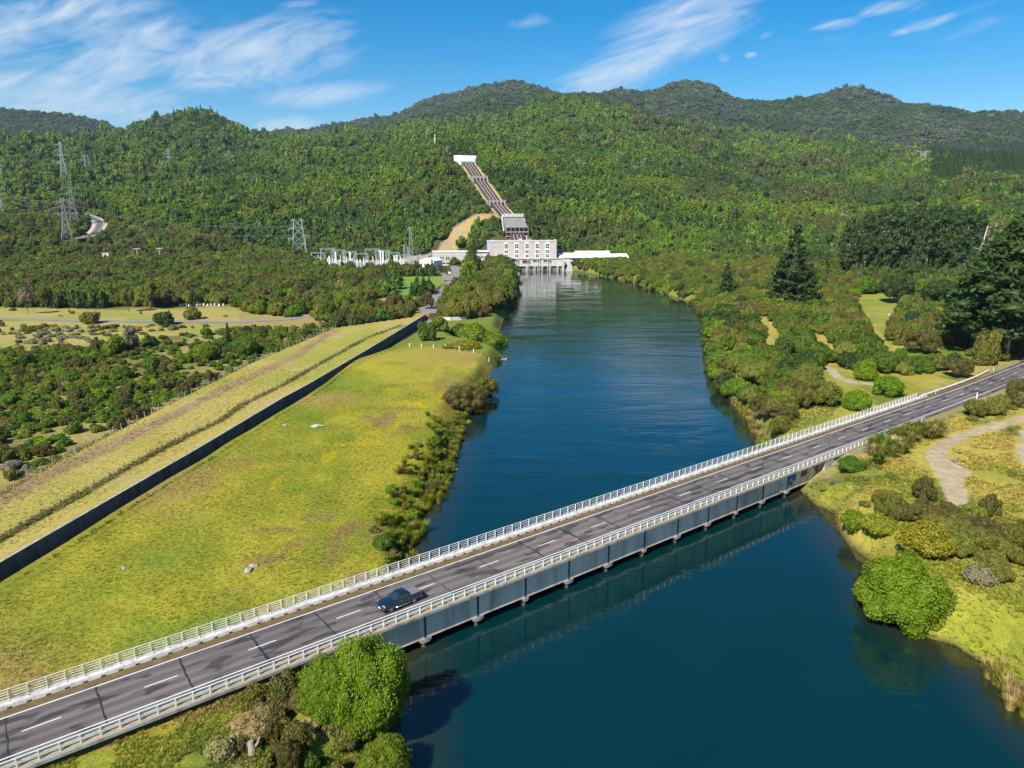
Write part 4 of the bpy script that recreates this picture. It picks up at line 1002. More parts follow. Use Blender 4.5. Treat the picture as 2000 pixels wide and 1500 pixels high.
# roads by the station and in the distance
def zroad(name, P, w, mt, lift=.08, step=6, m_edge=None):
    P = densify(P, step); A_ = offset(P, w / 2); B_ = offset(P, -w / 2)
    za = tz(P[:, 0], P[:, 1]); za = np.convolve(np.pad(za, 2, 'edge'), np.ones(5) / 5, 'valid') + lift
    mb = MB(); mb.ribbon([(p[0], p[1], z) for p, z in zip(B_, za)], [(p[0], p[1], z) for p, z in zip(A_, za)])
    o = mb.build(name, mt); tag(o, kind='structure')
    bm = bmesh.new(); bm.from_mesh(o.data)
    for f in bm.faces:
        if f.normal.z < 0: f.normal_flip()
    bm.to_mesh(o.data); bm.free(); return o, P, za
M['oldasphalt'] = simple('pale_asphalt', (.21, .195, .20), .9, .18, .3)
zroad('road', MROAD, 6.2, M['oldasphalt'], .12)
zroad('road', SROAD, 8.5, M['oldasphalt'], .15)
lotp = ats([(866, 548), (905, 548), (912, 530), (900, 516), (852, 510), (850, 522), (862, 536)], 4.6)
mb = MB(); mb.add([(p[0], p[1], tz1(*p) * 0 + 4.75) for p in lotp], [tuple(range(len(lotp)))]); o = mb.build('car_park', M['oldasphalt']); tag(o, kind='structure')
bm = bmesh.new(); bm.from_mesh(o.data)
for f in bm.faces:
    if f.normal.z < 0: f.normal_flip()
bm.to_mesh(o.data); bm.free()
HP = [pxD(x, y, D)[:2] for x, y, D in ((140, 421, 1010), (152, 424, 1000), (165, 429, 985), (178, 434, 965), (190, 441, 945), (197, 447, 925), (192, 452, 905), (180, 457, 890), (165, 462, 880), (140, 468, 875))]
HROAD = np.array(HP)
o, P, za = zroad('road', HROAD, 8.0, simple('highway', (.10, .095, .105), .9, .2, .2), 1.6, 8)
zroad('road_verge', HROAD, 15, simple('verge', (.40, .35, .25), .95, .2, .2), 1.3, 8)
mb = MB()
for k in range(0, len(P) - 1):
    for off_ in (3.4, -3.4):
        a = offset(P, off_)[k:k + 2]; b_ = offset(P, off_ + .3)[k:k + 2]; mb.ribbon([(p[0], p[1], z + .05) for p, z in zip(a, za[k:k + 2])], [(p[0], p[1], z + .05) for p, z in zip(b_, za[k:k + 2])])
tag(mb.build('road_markings', M['paint']), kind='structure')
# sealed forecourt lines and low white barrier
x, y = at(893, 528, 4.7); o = empty('gate_barrier', (x, y, 4.7), R(-35), 'low white barrier rail across the car park entrance', 'barrier')
MB().box(-7, 7, -.1, .1, .7, 1.0).build('rail', M['white'], o)
for k in (-6.5, -2, 2.5, 6.5): MB().box(k - .12, k + .12, -.12, .12, 0, .7).build('post', M['white'], o)
x, y = at(878, 537.5, 4.5); o = empty('site_sign', (x, y, tz1(x, y)), 0, 'small white notice board at the corner of the lawn by the station road', 'sign')
MB().box(-.9, .9, -.05, .05, .9, 2.4).build('board', M['white'], o); MB().box(-.7, -.6, -.04, .04, 0, .9).build('post', M['wood'], o); MB().box(.6, .7, -.04, .04, 0, .9).build('post', M['wood'], o)

# ------------------------------------------------------------------ penstocks
pk = empty('penstock', (PEN[0][0], PEN[0][1], 0), 0, 'four dark steel penstock pipes running down the hill to the powerhouse', 'penstock')
PV = np.array(PEN); L = PV[0].copy(); L[2] = 0
ax = (PV[-1] - PV[0])[:2]; ax /= np.linalg.norm(ax); sd2 = np.array([ax[1], -ax[0]])
def pp(i_t, off, dz=0):
    i = min(int(i_t), len(PV) - 2); t = i_t - i; p = PV[i] * (1 - t) + PV[i + 1] * t
    return (p[0] + sd2[0] * off - L[0], p[1] + sd2[1] * off - L[1], p[2] + dz)
for off in (-5.4, -1.8, 1.8, 5.4):
    MB().tube([pp(t, off, 1.6) for t in np.linspace(0, 4, 17)], 1.35, 12).build('pipe', M['pipe'], pk, True)
for off in (-3.6, 0, 3.6):
    mb = MB(); mb.tube([pp(t, off, 1.9) for t in np.linspace(0, 4, 17)], .24, 4); mb.build('walkway', M['concpale'], pk)
mb = MB(); mb.tube([pp(t, 9.6, .2) for t in np.linspace(0, 4, 17)], .7, 4); mb.build('stair_path', simple('path_clay', (.42, .34, .2), .9, .3, .5), pk)
angp = math.atan2(ax[1], ax[0]) - math.pi / 2
M['greyconc'] = simple('grey_concrete', (.22, .215, .205), .9, .2, .3, stain=((.6, .6, .6), (.5, .5, .1)))
def block(t, w, d, h, label, mt='concpale', name='anchor_block'):
    x, y, z = pp(t, 0); b_ = bpy.data.objects.new(name, None); COL.objects.link(b_); b_.parent = pk; b_.location = (x, y, z); b_.rotation_euler = (0, 0, angp)
    if label: b_['label'] = label
    MB().box(-w / 2, w / 2, -d / 2, d / 2, -3, h).build('block', M['greyconc'], b_)
    MB().prism([(-w / 2 - .6, h + .02), (w / 2 + .6, h + .02), (w / 2 + .6, h + .8), (-w / 2 - .6, h + .8)], -d / 2 - 2.5, d / 2 + .5).build('cap', M['conc'], b_)
    for zz in (.9, 1.9): MB().box(-w / 2 - .5, w / 2 + .5, -d / 2 - 2.3, -d / 2 - 2.0, h - 2.5 + zz, h - 2.2 + zz).build('rail', M['white'], b_)
    for xx in np.linspace(-w / 2, w / 2, 5): MB().box(xx - .2, xx + .2, -d / 2 - 2.4, -d / 2 - 1.9, -2, h).build('leg', M['white'], b_)
    return b_
block(1.98, 17, 7, 4.0, 'lower anchor block between the pipe runs'); block(2.98, 17, 7, 4.2, 'upper anchor block between the pipe runs')
big = bpy.data.objects.new('valve_house', None); COL.objects.link(big); big.parent = pk; x, y, z = pp(.96, 0); big.location = (x, y, z); big.rotation_euler = (0, 0, angp)
mb = MB(); mb.add([(-11.5, -12, -1), (11.5, -12, -1), (10, 3, 9), (-10, 3, 9), (-11.5, -12, -4.5), (11.5, -12, -4.5), (10, 6, -3), (-10, 6, -3), (10, 6, 9), (-10, 6, 9)], [(0, 1, 2, 3), (0, 4, 5, 1), (3, 2, 8, 9), (9, 8, 6, 7), (0, 3, 9, 7, 4), (1, 5, 6, 8, 2)]); mb.build('sloping_wall', M['greyconc'], big)
MB().box(-10.6, 10.6, 1.5, 6.5, 9.02, 12.2).build('crown_beam', M['concpale'], big)
MB().box(-11, 11, -12.6, -12.1, -11, -1).build('inner_face', M['dark'], big)
for xx in np.linspace(-11, 11, 6): MB().box(xx - .3, xx + .3, -13.2, -12.62, -14, -.8).build('column', M['greyconc'], big)
for zz in (-5.5, -9.5): MB().box(-11.5, 11.5, -13.35, -13.22, zz, zz + .6).build('beam', M['concpale'], big)
for sx_ in (-1, 1): mb = MB(); mb.bar((sx_ * 12.4, -14, -22), (sx_ * 11.2, 4, 10), .9); mb.build('side_strut', M['concpale'], big)
for k, off in enumerate((-7.4, -2.6, 2.6, 7.4)):
    a = pp(.98, off * .75, -2); b_ = (a[0] + (k - 1.5) * 1.6, a[1] - 26, 14); MB().tube([a, ((a[0] + b_[0]) / 2, (a[1] + b_[1]) / 2 - 2, (a[2] + b_[2]) / 2), b_], 1.5, 10).build('pipe', M['pipe'], pk, True)
tp = bpy.data.objects.new('intake_roof', None); COL.objects.link(tp); tp.parent = pk; x, y, z = pp(3.96, 0); tp.location = (x, y, z); tp.rotation_euler = (0, 0, angp)
mb = MB(); mb.add([(-8.5, -2, 1.5), (8.5, -2, 1.5), (14.5, 13, 10.5), (-14.5, 13, 10.5), (-8.5, -2, -3), (8.5, -2, -3), (14.5, 13, 4), (-14.5, 13, 4)], [(0, 1, 2, 3), (4, 5, 1, 0), (1, 5, 6, 2), (3, 7, 4, 0), (2, 6, 7, 3)]); mb.build('slab', simple('pale_slab', (.62, .68, .75), .6, .05, .3), tp)
MB().box(-9, 9, -4.5, -2.05, -3, 2.6).build('portal', M['conc'], tp)
for zz in (.2, 1.6): MB().box(-9.4, 9.4, -5.1, -4.8, zz, zz + .4).build('rail', M['white'], tp)
for xx in np.linspace(-9, 9, 6): MB().box(xx - .25, xx + .25, -5.4, -4.55, -3, 2.3).build('column', M['white'], tp)

# ------------------------------------------------------------------ lattice towers
def tower_parts(h, bw, tw, arms, th, waist=None):
    th = th * .68
    """square lattice mast tapering from bw to tw; arms = list of (height share, half span)"""
    body = MB(); n = max(5, int(h / max(2.2, bw * .55))); lv = [k / n for k in range(n + 1)]
    def W_(t):
        wz = waist or 1.0
        return (bw + (tw - bw) * min(1, t / wz) ** .85) / 2
    for a in range(4):
        sx1, sy1 = ((-1, -1), (1, -1), (1, 1), (-1, 1))[a]; sx2, sy2 = ((1, -1), (1, 1), (-1, 1), (-1, -1))[a]
        for k in range(n):
            w0, w1 = W_(lv[k]), W_(lv[k + 1]); z0, z1 = lv[k] * h, lv[k + 1] * h
            body.bar((sx1 * w0, sy1 * w0, z0), (sx1 * w1, sy1 * w1, z1), th)
            body.bar((sx1 * w0, sy1 * w0, z0), (sx2 * w1, sy2 * w1, z1), th * .6); body.bar((sx2 * w0, sy2 * w0, z0), (sx1 * w1, sy1 * w1, z1), th * .6)
            if k % 2 == 0: body.bar((sx1 * w0, sy1 * w0, z0), (sx2 * w0, sy2 * w0, z0), th * .6)
    arm = []
    for t, sp in arms:
        mb = MB(); w = W_(t); z = t * h
        for s_ in (-1, 1):
            for y in (-w, w):
                mb.bar((s_ * w, y, z), (s_ * sp, 0, z + .3), th * .7); mb.bar((s_ * w, y, z + h * .035), (s_ * sp, 0, z + .3), th * .6)
            for q_ in (.35, .7): mb.bar((s_ * (w + (sp - w) * q_), -w * (1 - q_), z), (s_ * (w + (sp - w) * q_), w * (1 - q_), z), th * .5)
            mb.bar((s_ * sp, 0, z + .3), (s_ * sp, 0, z - h * .045), th * 1.1)
        arm.append(mb)
    return body, arm
def tower(px, py, D, h, bw, tw, arms, th, rz, label, name='lattice_pylon', cat='pylon', group='lattice pylons on the hills', mt='towersteel', waist=None):
    x, y, z = pxD(px, py, D); z = min(z, tz1(x, y) + 3) if D > 600 else tz1(x, y)
    o = empty(name, (x, y, tz1(x, y) - .5), rz, label, cat, group); b_, a_ = tower_parts(h, bw, tw, arms, th, waist)
    b_.build('lattice_body', M[mt], o)
    for m_ in a_: m_.build('cross_arm', M[mt], o)
    return o
M['towersteel'] = simple('tower_steel', (.36, .38, .39), .6, .12, 2, metal=.2)
M['farsteel'] = simple('far_steel', (.58, .60, .62), .5, .1, 2, metal=.2)
T1 = tower(586, 508, 770, 41, 15, 7.5, [(.76, 9), (.52, 10), (.97, 6)], .50, R(20), 'tallest pale lattice pylon standing at the left end of the switchyard', group='lattice pylons by the switchyard', mt='steel')
T2 = tower(803, 508, 700, 34, 5.0, 1.6, [(.93, 3)], .30, R(10), 'tall slim lattice mast behind the white switchyard building', group='lattice pylons by the switchyard')
T3 = tower(131, 462, 880, 43, 10, 2.4, [(.62, 9), (.76, 9), (.90, 8)], .42, R(25), 'left one of the two close pylons beside the hill road', waist=.7)
T4 = tower(148, 452, 920, 45, 10, 2.4, [(.62, 9), (.76, 9), (.90, 8)], .42, R(30), 'right one of the two close pylons beside the hill road', waist=.7)
T5 = tower(128, 358, 1430, 58, 11, 2.6, [(.62, 10), (.76, 9), (.90, 8)], .55, R(15), 'single tall pylon on the left hillside above the paired pylons', waist=.7)
T6 = tower(172, 338, 1560, 28, 10, 5, [(.60, 8), (.9, 6)], .45, R(40), 'short twin topped pylon right of the tall left hillside pylon')
T7 = tower(333, 336, 1540, 34, 9, 2.2, [(.62, 8), (.78, 7), (.92, 6)], .45, R(15), 'pylon at mid height on the hillside below the conical hill', waist=.7)
T8 = tower(449, 322, 1600, 26, 8, 2.2, [(.62, 8), (.82, 6)], .42, R(25), 'small pylon right of the pylon below the conical hill')
T9 = tower(2, 362, 1380, 40, 10, 2.4, [(.62, 9), (.80, 8)], .5, R(15), 'pylon cut by the left edge, upper of two')
T10 = tower(1, 418, 1000, 40, 10, 2.4, [(.62, 9), (.80, 8)], .45, R(15), 'pylon cut by the left edge, lower of two')
T11 = tower(835, 269, 1560, 25, 8, 1.8, [], .5, R(5), 'pale tapering mast on the crest left of the penstock top', name='lattice_mast')
T12 = tower(875, 256, 1640, 26, 6, 1.6, [], .45, R(5), 'narrow pale mast on the crest just above the penstock top', name='lattice_mast')
T13 = tower(1801, 316, 1720, 33, 6, 10, [(.98, 13)], .6, R(-20), 'lower of two wide headed pylons on the right hillside')
T14 = tower(1783, 287, 2000, 22, 5, 9, [(.98, 12)], .6, R(-20), 'upper and smaller of two wide headed pylons on the right hillside')
for k, (px, h, lb) in enumerate(((790, 17, 'thin lattice mast left of the tall slim mast'), (797, 15, 'short lattice mast touching the left of the tall slim mast'), (816, 13, 'lattice mast right of the tall slim mast'))):
    tower(px, 509, 705, h, 2.2, .9, [], .2, 0, lb, name='lattice_mast', group='slim masts by the switchyard')
x, y, z = pxD(850, 295, 1300); o = empty('white_pole', (x, y, tz1(x, y)), 0, 'plain white pole on the ridge left of the penstock top', 'pole'); MB().tube([(0, 0, 0), (0, 0, 11), (0, 0, 19)], [.9, .7, .7], 8).build('shaft', M['white'], o); MB().tube([(0, 0, 19), (0, 0, 21)], 1.0, 8).build('cap', M['white'], o)
x, y, z = pxD(597, 476, 800); o = empty('power_pole', (x, y, tz1(x, y)), 0, 'grey wooden power pole just right of the tallest pylon', 'power pole'); MB().tube([(0, 0, 0), (0, 0, 21)], .35, 6).build('pole', M['wood'], o); MB().box(-3, 3, -.15, .15, 19.5, 20).build('cross_arm', M['wood'], o)
for px, lb in ((209, 'boxy white substation hut in the dark trees left'), ):
    x, y, z = pxD(px, 496, 800); o = empty('substation_hut', (x, y, tz1(x, y)), 0, lb, 'hut'); MB().box(-3, 3, -3, 3, 0, 8.0).build('wall', M['concpale'], o); MB().box(-3.3, 3.3, -3.3, 3.3, 8.02, 8.5).build('roof', M['concpale'], o); MB().box(-1, 1, -3.06, -3, 5, 7).build('window', M['dark'], o)
for px, lb in ((268, 'left T shaped power pole above the dark trees'), (312, 'right T shaped power pole above the dark trees')):
    x, y, z = pxD(px, 496, 800); o = empty('power_pole', (x, y, tz1(x, y)), 0, lb, 'power pole'); MB().tube([(0, 0, 0), (0, 0, 12.5)], .3, 6).build('pole', M['concpale'], o); MB().box(-3.4, 3.4, -.2, .2, 11.6, 12.2).build('cross_arm', M['concpale'], o)
# cables
def cable(a, ta, b_, tb, k, label):
    A_ = a.matrix_basis @ Vector(ta); B_ = b_.matrix_basis @ Vector(tb) if not isinstance(b_, tuple) else Vector(b_)
    o = bpy.data.objects.new('power_line', None); COL.objects.link(o); o.location = A_; tag(o, label, 'power line')
    for dz, dxo in ((0, -8), (0, 8), (-9, -9), (-9, 9)):
        pts = []
        for t in np.linspace(0, 1, 17):
            p = A_ * (1 - t) + B_ * t; p.z -= 4 * t * (1 - t) * (B_ - A_).length * k; pts.append(p - A_ + Vector((dxo, 0, dz)))
        MB().tube(pts, .055, 4).build('cable', M['cable'], o)
cable(T3, (0, 0, 36), T1, (0, 0, 34), .035, 'sagging power cables from the paired pylons to the tallest pylon')
cable(T8, (0, 0, 20), T12, (0, 0, 20), .02, 'power cables crossing the hillside towards the crest masts')
cable(T10, (0, 0, 30), T3, (0, 0, 36), .03, 'power cables from the left edge to the paired pylons')

# ------------------------------------------------------------------ switchyard gear: gantries, insulator posts, transformers
def yard(px, py): x, y = at(px, py, 4.6); return x, y, tz1(x, y)
gn = empty('gantry', (0, 0, 0))
for s_ in (-1, 1):
    mb = MB()
    for k in range(5): mb.bar((s_ * 6 - .5, 0, k * 2.4), (s_ * 6 + .5, 0, k * 2.4 + 2.4), .16); mb.bar((s_ * 6 + .5, 0, k * 2.4), (s_ * 6 - .5, 0, k * 2.4 + 2.4), .16)
    mb.bar((s_ * 6 - .55, 0, 0), (s_ * 6 - .4, 0, 12), .28); mb.bar((s_ * 6 + .55, 0, 0), (s_ * 6 + .4, 0, 12), .28); mb.build('column', M['steel'], gn)
mb = MB(); mb.bar((-6, -.4, 11.2), (6, -.4, 11.2), .22); mb.bar((-6, .4, 11.2), (6, .4, 11.2), .22); mb.bar((-6, 0, 12), (6, 0, 12), .22)
for k in range(8): mb.bar((-6 + 1.5 * k, -.4, 11.2), (-4.5 + 1.5 * k, 0, 12), .12)
mb.build('beam', M['steel'], gn)
gl_ = [('left end gantry of the switchyard beside the tallest pylon', 622, 517), ('second switchyard gantry from the tallest pylon', 641, 518), ('third switchyard gantry from the tallest pylon', 662, 518.5), ('fourth switchyard gantry from the tallest pylon', 684, 519), ('switchyard gantry in the middle of the row', 706, 519.5), ('fourth switchyard gantry from the white building', 728, 520), ('third switchyard gantry from the white building', 748, 520), ('second switchyard gantry from the white building', 768, 521), ('switchyard gantry nearest the white building', 788, 522)]
for k, (lb, px, py) in enumerate(gl_):
    o = gn if k == 0 else copy_tree(gn); o.location = yard(px, py); o.rotation_euler = (0, 0, R(12 + 6 * (k % 3))); o.scale = (1, 1, .9 + .12 * ((k * 7) % 4)); tag(o, lb, 'gantry', 'switchyard gantries')
ip = empty('insulator_post', (0, 0, 0)); MB().box(-.35, .35, -.35, .35, 0, 3.0).build('stand', M['steel'], ip); mb = MB(); mb.tube([(0, 0, 3), (0, 0, 6.2)], .28, 8)
for k in range(6): mb.tube([(0, 0, 3.3 + .5 * k), (0, 0, 3.5 + .5 * k)], .42, 8)
mb.build('insulator', M['white'], ip)
wp = empty('yard_post', (0, 0, 0)); MB().box(-.55, .55, -.55, .55, 0, 11).build('column', M['white'], wp); MB().box(-.9, .9, -.3, .3, 10.2, 10.7).build('cap', M['steel'], wp)
r_ = random.Random(4)
for k in range(70):
    o = ip if k == 0 else copy_tree(ip); px = 612 + (k % 35) * 5.4 + r_.uniform(-2, 2); o.location = yard(px, 516 + 7 * r_.random() + (px - 612) * .012); o.scale = (1.2, 1.2, r_.uniform(.8, 1.4))
    tag(o, 'pale insulator post on a steel stand among the switchyard gear', 'insulator post', 'insulator posts in the switchyard')
for k, (px, py, lb) in enumerate(((644, 521, 'white column in the left part of the switchyard'), (657, 523, 'tallest white column left of the switchyard centre'), (685, 522, 'white column near the switchyard centre'), (744, 521, 'left of the paired white columns in the switchyard'), (749, 521, 'right of the paired white columns in the switchyard'), (771, 524, 'broad white column before the white building'), (776, 523, 'white column just left of the white building'))):
    o = wp if k == 0 else copy_tree(wp); o.location = yard(px, py); o.scale = (1, 1, (.8, 1.25, 1.2, 1.3, 1.25, 1.0, 1.0)[k]); tag(o, lb, 'post', 'white columns in the switchyard')
tr = empty('transformer', (0, 0, 0)); MB().box(-3, 3, -2, 2, 0, 4.2).build('tank', M['steel'], tr); MB().box(-2.6, 2.6, -2.7, -2.05, .6, 3.8).build('radiator', M['farsteel'], tr)
for k in (-1.6, 0, 1.6): MB().tube([(k, 0, 4.2), (k, 0, 6)], .22, 8).build('bushing', M['white'], tr)
for k, (px, py, lb) in enumerate(((770, 527, 'leftmost of the three grey transformers'), (783, 528, 'middle one of the three grey transformers'), (797, 529, 'transformer against the white switchyard building'))):
    o = tr if k == 0 else copy_tree(tr); o.location = yard(px, py); o.rotation_euler = (0, 0, R(-20)); tag(o, lb, 'transformer', 'switchyard transformers')
# ------------------------------------------------------------------ foliage materials
def leafmat(name, inst):
    m = bpy.data.materials.new(name); m.use_nodes = True; nt = m.node_tree; nt.nodes.clear()
    out = N(nt, 'ShaderNodeOutputMaterial')
    if inst:
        a = N(nt, 'ShaderNodeAttribute', attribute_type='INSTANCER', attribute_name='tint').outputs['Color']
    else: a = N(nt, 'ShaderNodeObjectInfo').outputs['Color']
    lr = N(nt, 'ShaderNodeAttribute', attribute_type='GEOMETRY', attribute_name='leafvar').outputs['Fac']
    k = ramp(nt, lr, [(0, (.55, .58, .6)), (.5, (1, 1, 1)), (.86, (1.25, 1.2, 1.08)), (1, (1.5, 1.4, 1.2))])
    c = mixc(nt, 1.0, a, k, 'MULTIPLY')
    d = N(nt, 'ShaderNodeBsdfDiffuse'); t = N(nt, 'ShaderNodeBsdfTranslucent'); g = N(nt, 'ShaderNodeBsdfGlossy'); g.inputs['Roughness'].default_value = .45
    nt.links.new(c, d.inputs[0]); nt.links.new(mixc(nt, 1.0, c, (1.15, 1.25, .55), 'MULTIPLY'), t.inputs[0]); g.inputs[0].default_value = (.9, .95, 1, 1)
    mx = N(nt, 'ShaderNodeMixShader'); mx.inputs[0].default_value = .30; nt.links.new(d.outputs[0], mx.inputs[1]); nt.links.new(t.outputs[0], mx.inputs[2])
    m2 = N(nt, 'ShaderNodeMixShader'); m2.inputs[0].default_value = .014; nt.links.new(mx.outputs[0], m2.inputs[1]); nt.links.new(g.outputs[0], m2.inputs[2])
    nt.links.new(m2.outputs[0], out.inputs[0]); return m
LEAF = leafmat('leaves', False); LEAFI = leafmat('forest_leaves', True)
M['bark'] = simple('bark', (.16, .12, .085), .9, .35, 6); M['palebark'] = simple('pale_bark', (.42, .38, .32), .9, .3, 6)
vr = np.random.default_rng(3)
ICO = {}
def ico(sub):
    if sub not in ICO:
        bm = bmesh.new(); bmesh.ops.create_icosphere(bm, subdivisions=sub, radius=1); bm.verts.ensure_lookup_table()
        ICO[sub] = (np.array([v.co[:] for v in bm.verts]), np.array([[v.index for v in f.verts] for f in bm.faces])); bm.free()
    return ICO[sub]

def unit(a): return a / (np.linalg.norm(a, axis=-1, keepdims=True) + 1e-9)

def leaves(c, nrm, size, asp=.6, rnd=.7):
    """one folded quad per leaf spray"""
    n = len(c); nn = unit(unit(nrm) + vr.normal(size=(n, 3)) * rnd)
    t = unit(np.cross(nn, vr.normal(size=(n, 3)))); b_ = np.cross(nn, t)
    s = (size * vr.uniform(.6, 1.3, n))[:, None]
    V = np.stack([c - t * s - b_ * s * asp * .6, c + t * s * .2 - b_ * s * asp, c + t * s * 1.05, c - t * s * .1 + b_ * s * asp], 1) + 0
    V[:, 2] += nn * s * .25; V[:, 0] -= nn * s * .1
    return V.reshape(-1, 3)

class Crown:
    def __init__(s): s.V = []; s.Q = []; s.L = []; s.n = 0
    def leaf(s, V, lv):
        k = len(V) // 4; s.Q.append(np.arange(4 * k).reshape(k, 4) + s.n); s.V.append(V); s.L.append(lv); s.n += len(V)
    def tri(s, V, F_, lv):
        s.Q.append(np.concatenate([F_, F_[:, 2:3]], 1) + s.n); s.V.append(V); s.L.append(np.full(len(F_), lv) if np.isscalar(lv) else lv); s.n += len(V)
    def mesh(s, name, m):
        V = np.concatenate(s.V).astype(np.float32); Q = np.concatenate(s.Q); L = np.concatenate(s.L).astype(np.float32)
        tri = Q[:, 2] == Q[:, 3]
        cnt = np.where(tri, 3, 4); st = np.concatenate([[0], np.cumsum(cnt)[:-1]]).astype(np.int32)
        flat = Q.ravel()[~(np.tile([False, False, False, True], len(Q)) & np.repeat(tri, 4))].astype(np.int32)
        me = bpy.data.meshes.new(name); me.vertices.add(len(V)); me.vertices.foreach_set('co', V.ravel())
        me.loops.add(len(flat)); me.loops.foreach_set('vertex_index', flat); me.polygons.add(len(Q)); me.polygons.foreach_set('loop_start', st)
        me.update(calc_edges=True)
        a = me.attributes.new('leafvar', 'FLOAT', 'FACE'); a.data.foreach_set('value', L); me.materials.append(m); return me

def lobed(nl, nleaf, lsize, sh=(1, 1, .8), lob=(.30, .46), base=.0, core=1, flat=0, asp=.6, rnd=.7, spread=.66, skirt=-.35):
    """rounded crown: lobes set on an ellipsoid, leaf sprays over their outer faces. unit radius, sits on z = 0, height about 2*sh[2]"""
    cr = Crown(); sh = np.array(sh)
    d = unit(vr.normal(size=(nl * 3, 3))); d = d[d[:, 2] > skirt][:nl]
    # spread them out a little
    C = d * spread * vr.uniform(.75, 1.12, (len(d), 1)); C = np.vstack([C, [[0, 0, .15]]]); Rr = vr.uniform(*lob, len(C)); Rr[-1] = .5
    if flat: C[:, 2] = np.where(C[:, 2] > 0, C[:, 2] * (1 - flat), C[:, 2])
    w = Rr ** 2 / np.sum(Rr ** 2); bright = vr.uniform(.32, .66, len(C))
    for k in range(len(C)):
        n = int(nleaf * w[k] * 1.7); u = unit(vr.normal(size=(n, 3))); p = C[k] + u * Rr[k] * vr.uniform(.82, 1.08, (n, 1)) * np.array([1, 1, 1 - .3 * flat])
        inside = np.zeros(n, bool)
        for j in range(len(C)):
            if j != k: inside |= np.linalg.norm(p - C[j], axis=1) < Rr[j] * .86
        ok = ~inside & (p[:, 2] > -.75); p, u2 = p[ok], u[ok]
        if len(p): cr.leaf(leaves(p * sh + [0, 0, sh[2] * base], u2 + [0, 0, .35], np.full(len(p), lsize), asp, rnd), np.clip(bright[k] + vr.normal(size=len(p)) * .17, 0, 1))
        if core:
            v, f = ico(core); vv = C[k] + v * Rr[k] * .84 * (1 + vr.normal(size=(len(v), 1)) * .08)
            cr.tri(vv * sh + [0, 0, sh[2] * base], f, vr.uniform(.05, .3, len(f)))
    return cr

def conifer(levels, nleaf, lsize, taper=1.0, droop=.15, gap=.0, irr=.15, bare=.0):
    """whorled conifer of unit height and base radius about 0.3"""
    cr = Crown(); per = nleaf / levels
    for i in range(levels):
        t = bare + (1 - bare) * (i + .5) / levels
        rad = .30 * (1 - ((t - bare) / (1 - bare))) ** taper + .012; rad *= vr.uniform(1 - irr, 1 + irr)
        nb = max(4, int(7 * (1 - t) + 4))
        for b_ in range(nb):
            a = 2 * math.pi * (b_ + vr.uniform(-.3, .3)) / nb + i; r_ = rad * vr.uniform(.7, 1.1)
            n = max(3, int(per / nb * (.4 + r_ / .3))); q_ = np.sqrt(vr.uniform(.03, 1, n)); s_ = vr.normal(size=n) * .16 * r_ * (1.15 - q_)
            ca, sa = math.cos(a), math.sin(a)
            z = t + vr.normal(size=n) * .009 + q_ * r_ * (-droop + .35 * q_ * q_ * .6) + .02 * vr.normal()
            p = np.stack([ca * q_ * r_ - sa * s_ * 2.0, sa * q_ * r_ + ca * s_ * 2.0, z], 1)
            u = np.stack([ca * q_ * .5, sa * q_ * .5, np.ones(n)], 1)
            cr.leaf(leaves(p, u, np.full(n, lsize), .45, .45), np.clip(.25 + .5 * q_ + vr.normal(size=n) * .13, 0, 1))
    v, f = ico(2); vv = v.copy(); tt = (vv[:, 2:3] + 1) / 2
    vv = np.concatenate([vv[:, :2] * .11 * (1 - tt) ** .8 * 1.6, bare + .03 + tt * (.93 - bare)], 1); cr.tri(vv, f, .08)
    return cr

def pine(nclump, nleaf, lsize, low=.3):
    """old pine: ragged shelves of needles on a tall stem, unit height"""
    cr = Crown()
    for i in range(nclump):
        t = low + (1 - low) * vr.beta(1.25, 1.2); rad = .27 * (1 - ((t - low) / (1 - low)) ** 1.9) * vr.uniform(.25, 1.15) + .02
        a = vr.uniform(0, 2 * math.pi); c = np.array([math.cos(a) * rad, math.sin(a) * rad, t]); w = vr.uniform(.06, .12)
        n = nleaf // nclump; u = unit(vr.normal(size=(n, 3))); p = c + u * np.array([w, w, w * .62]) * vr.uniform(.6, 1.08, (n, 1))
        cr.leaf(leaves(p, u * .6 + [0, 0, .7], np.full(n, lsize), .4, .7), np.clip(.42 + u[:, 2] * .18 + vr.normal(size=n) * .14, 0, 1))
        v, f = ico(1); cr.tri(c + v * np.array([w, w, w * .62]) * .66, f, .12)
    return cr

def blades(n, length, width, spread=.5, droop=.5):
    cr = Crown(); a = vr.uniform(0, 2 * math.pi, n); l = length * vr.uniform(.6, 1.1, n); o = vr.uniform(.1, 1, n) * spread; r0 = vr.uniform(0, .22, n)
    d = np.stack([np.cos(a), np.sin(a), 0 * a], 1); s = np.stack([-np.sin(a), np.cos(a), 0 * a], 1) * width
    p0 = d * r0[:, None]; up = np.array([0, 0, 1.0])
    p1 = p0 + d * (o * l * .45)[:, None] + up * (l * .62)[:, None]; p2 = p0 + d * (o * l * (.9 + droop * .4))[:, None] + up * (l * (1 - droop * o * .75))[:, None]
    lv = np.clip(vr.normal(size=n) * .2 + .5, 0, 1)
    cr.leaf(np.stack([p0 - s, p0 + s, p1 + s, p1 - s], 1).reshape(-1, 3), lv); cr.leaf(np.stack([p1 - s, p1 + s, p2 + s * .25, p2 - s * .25], 1).reshape(-1, 3), lv)
    return cr

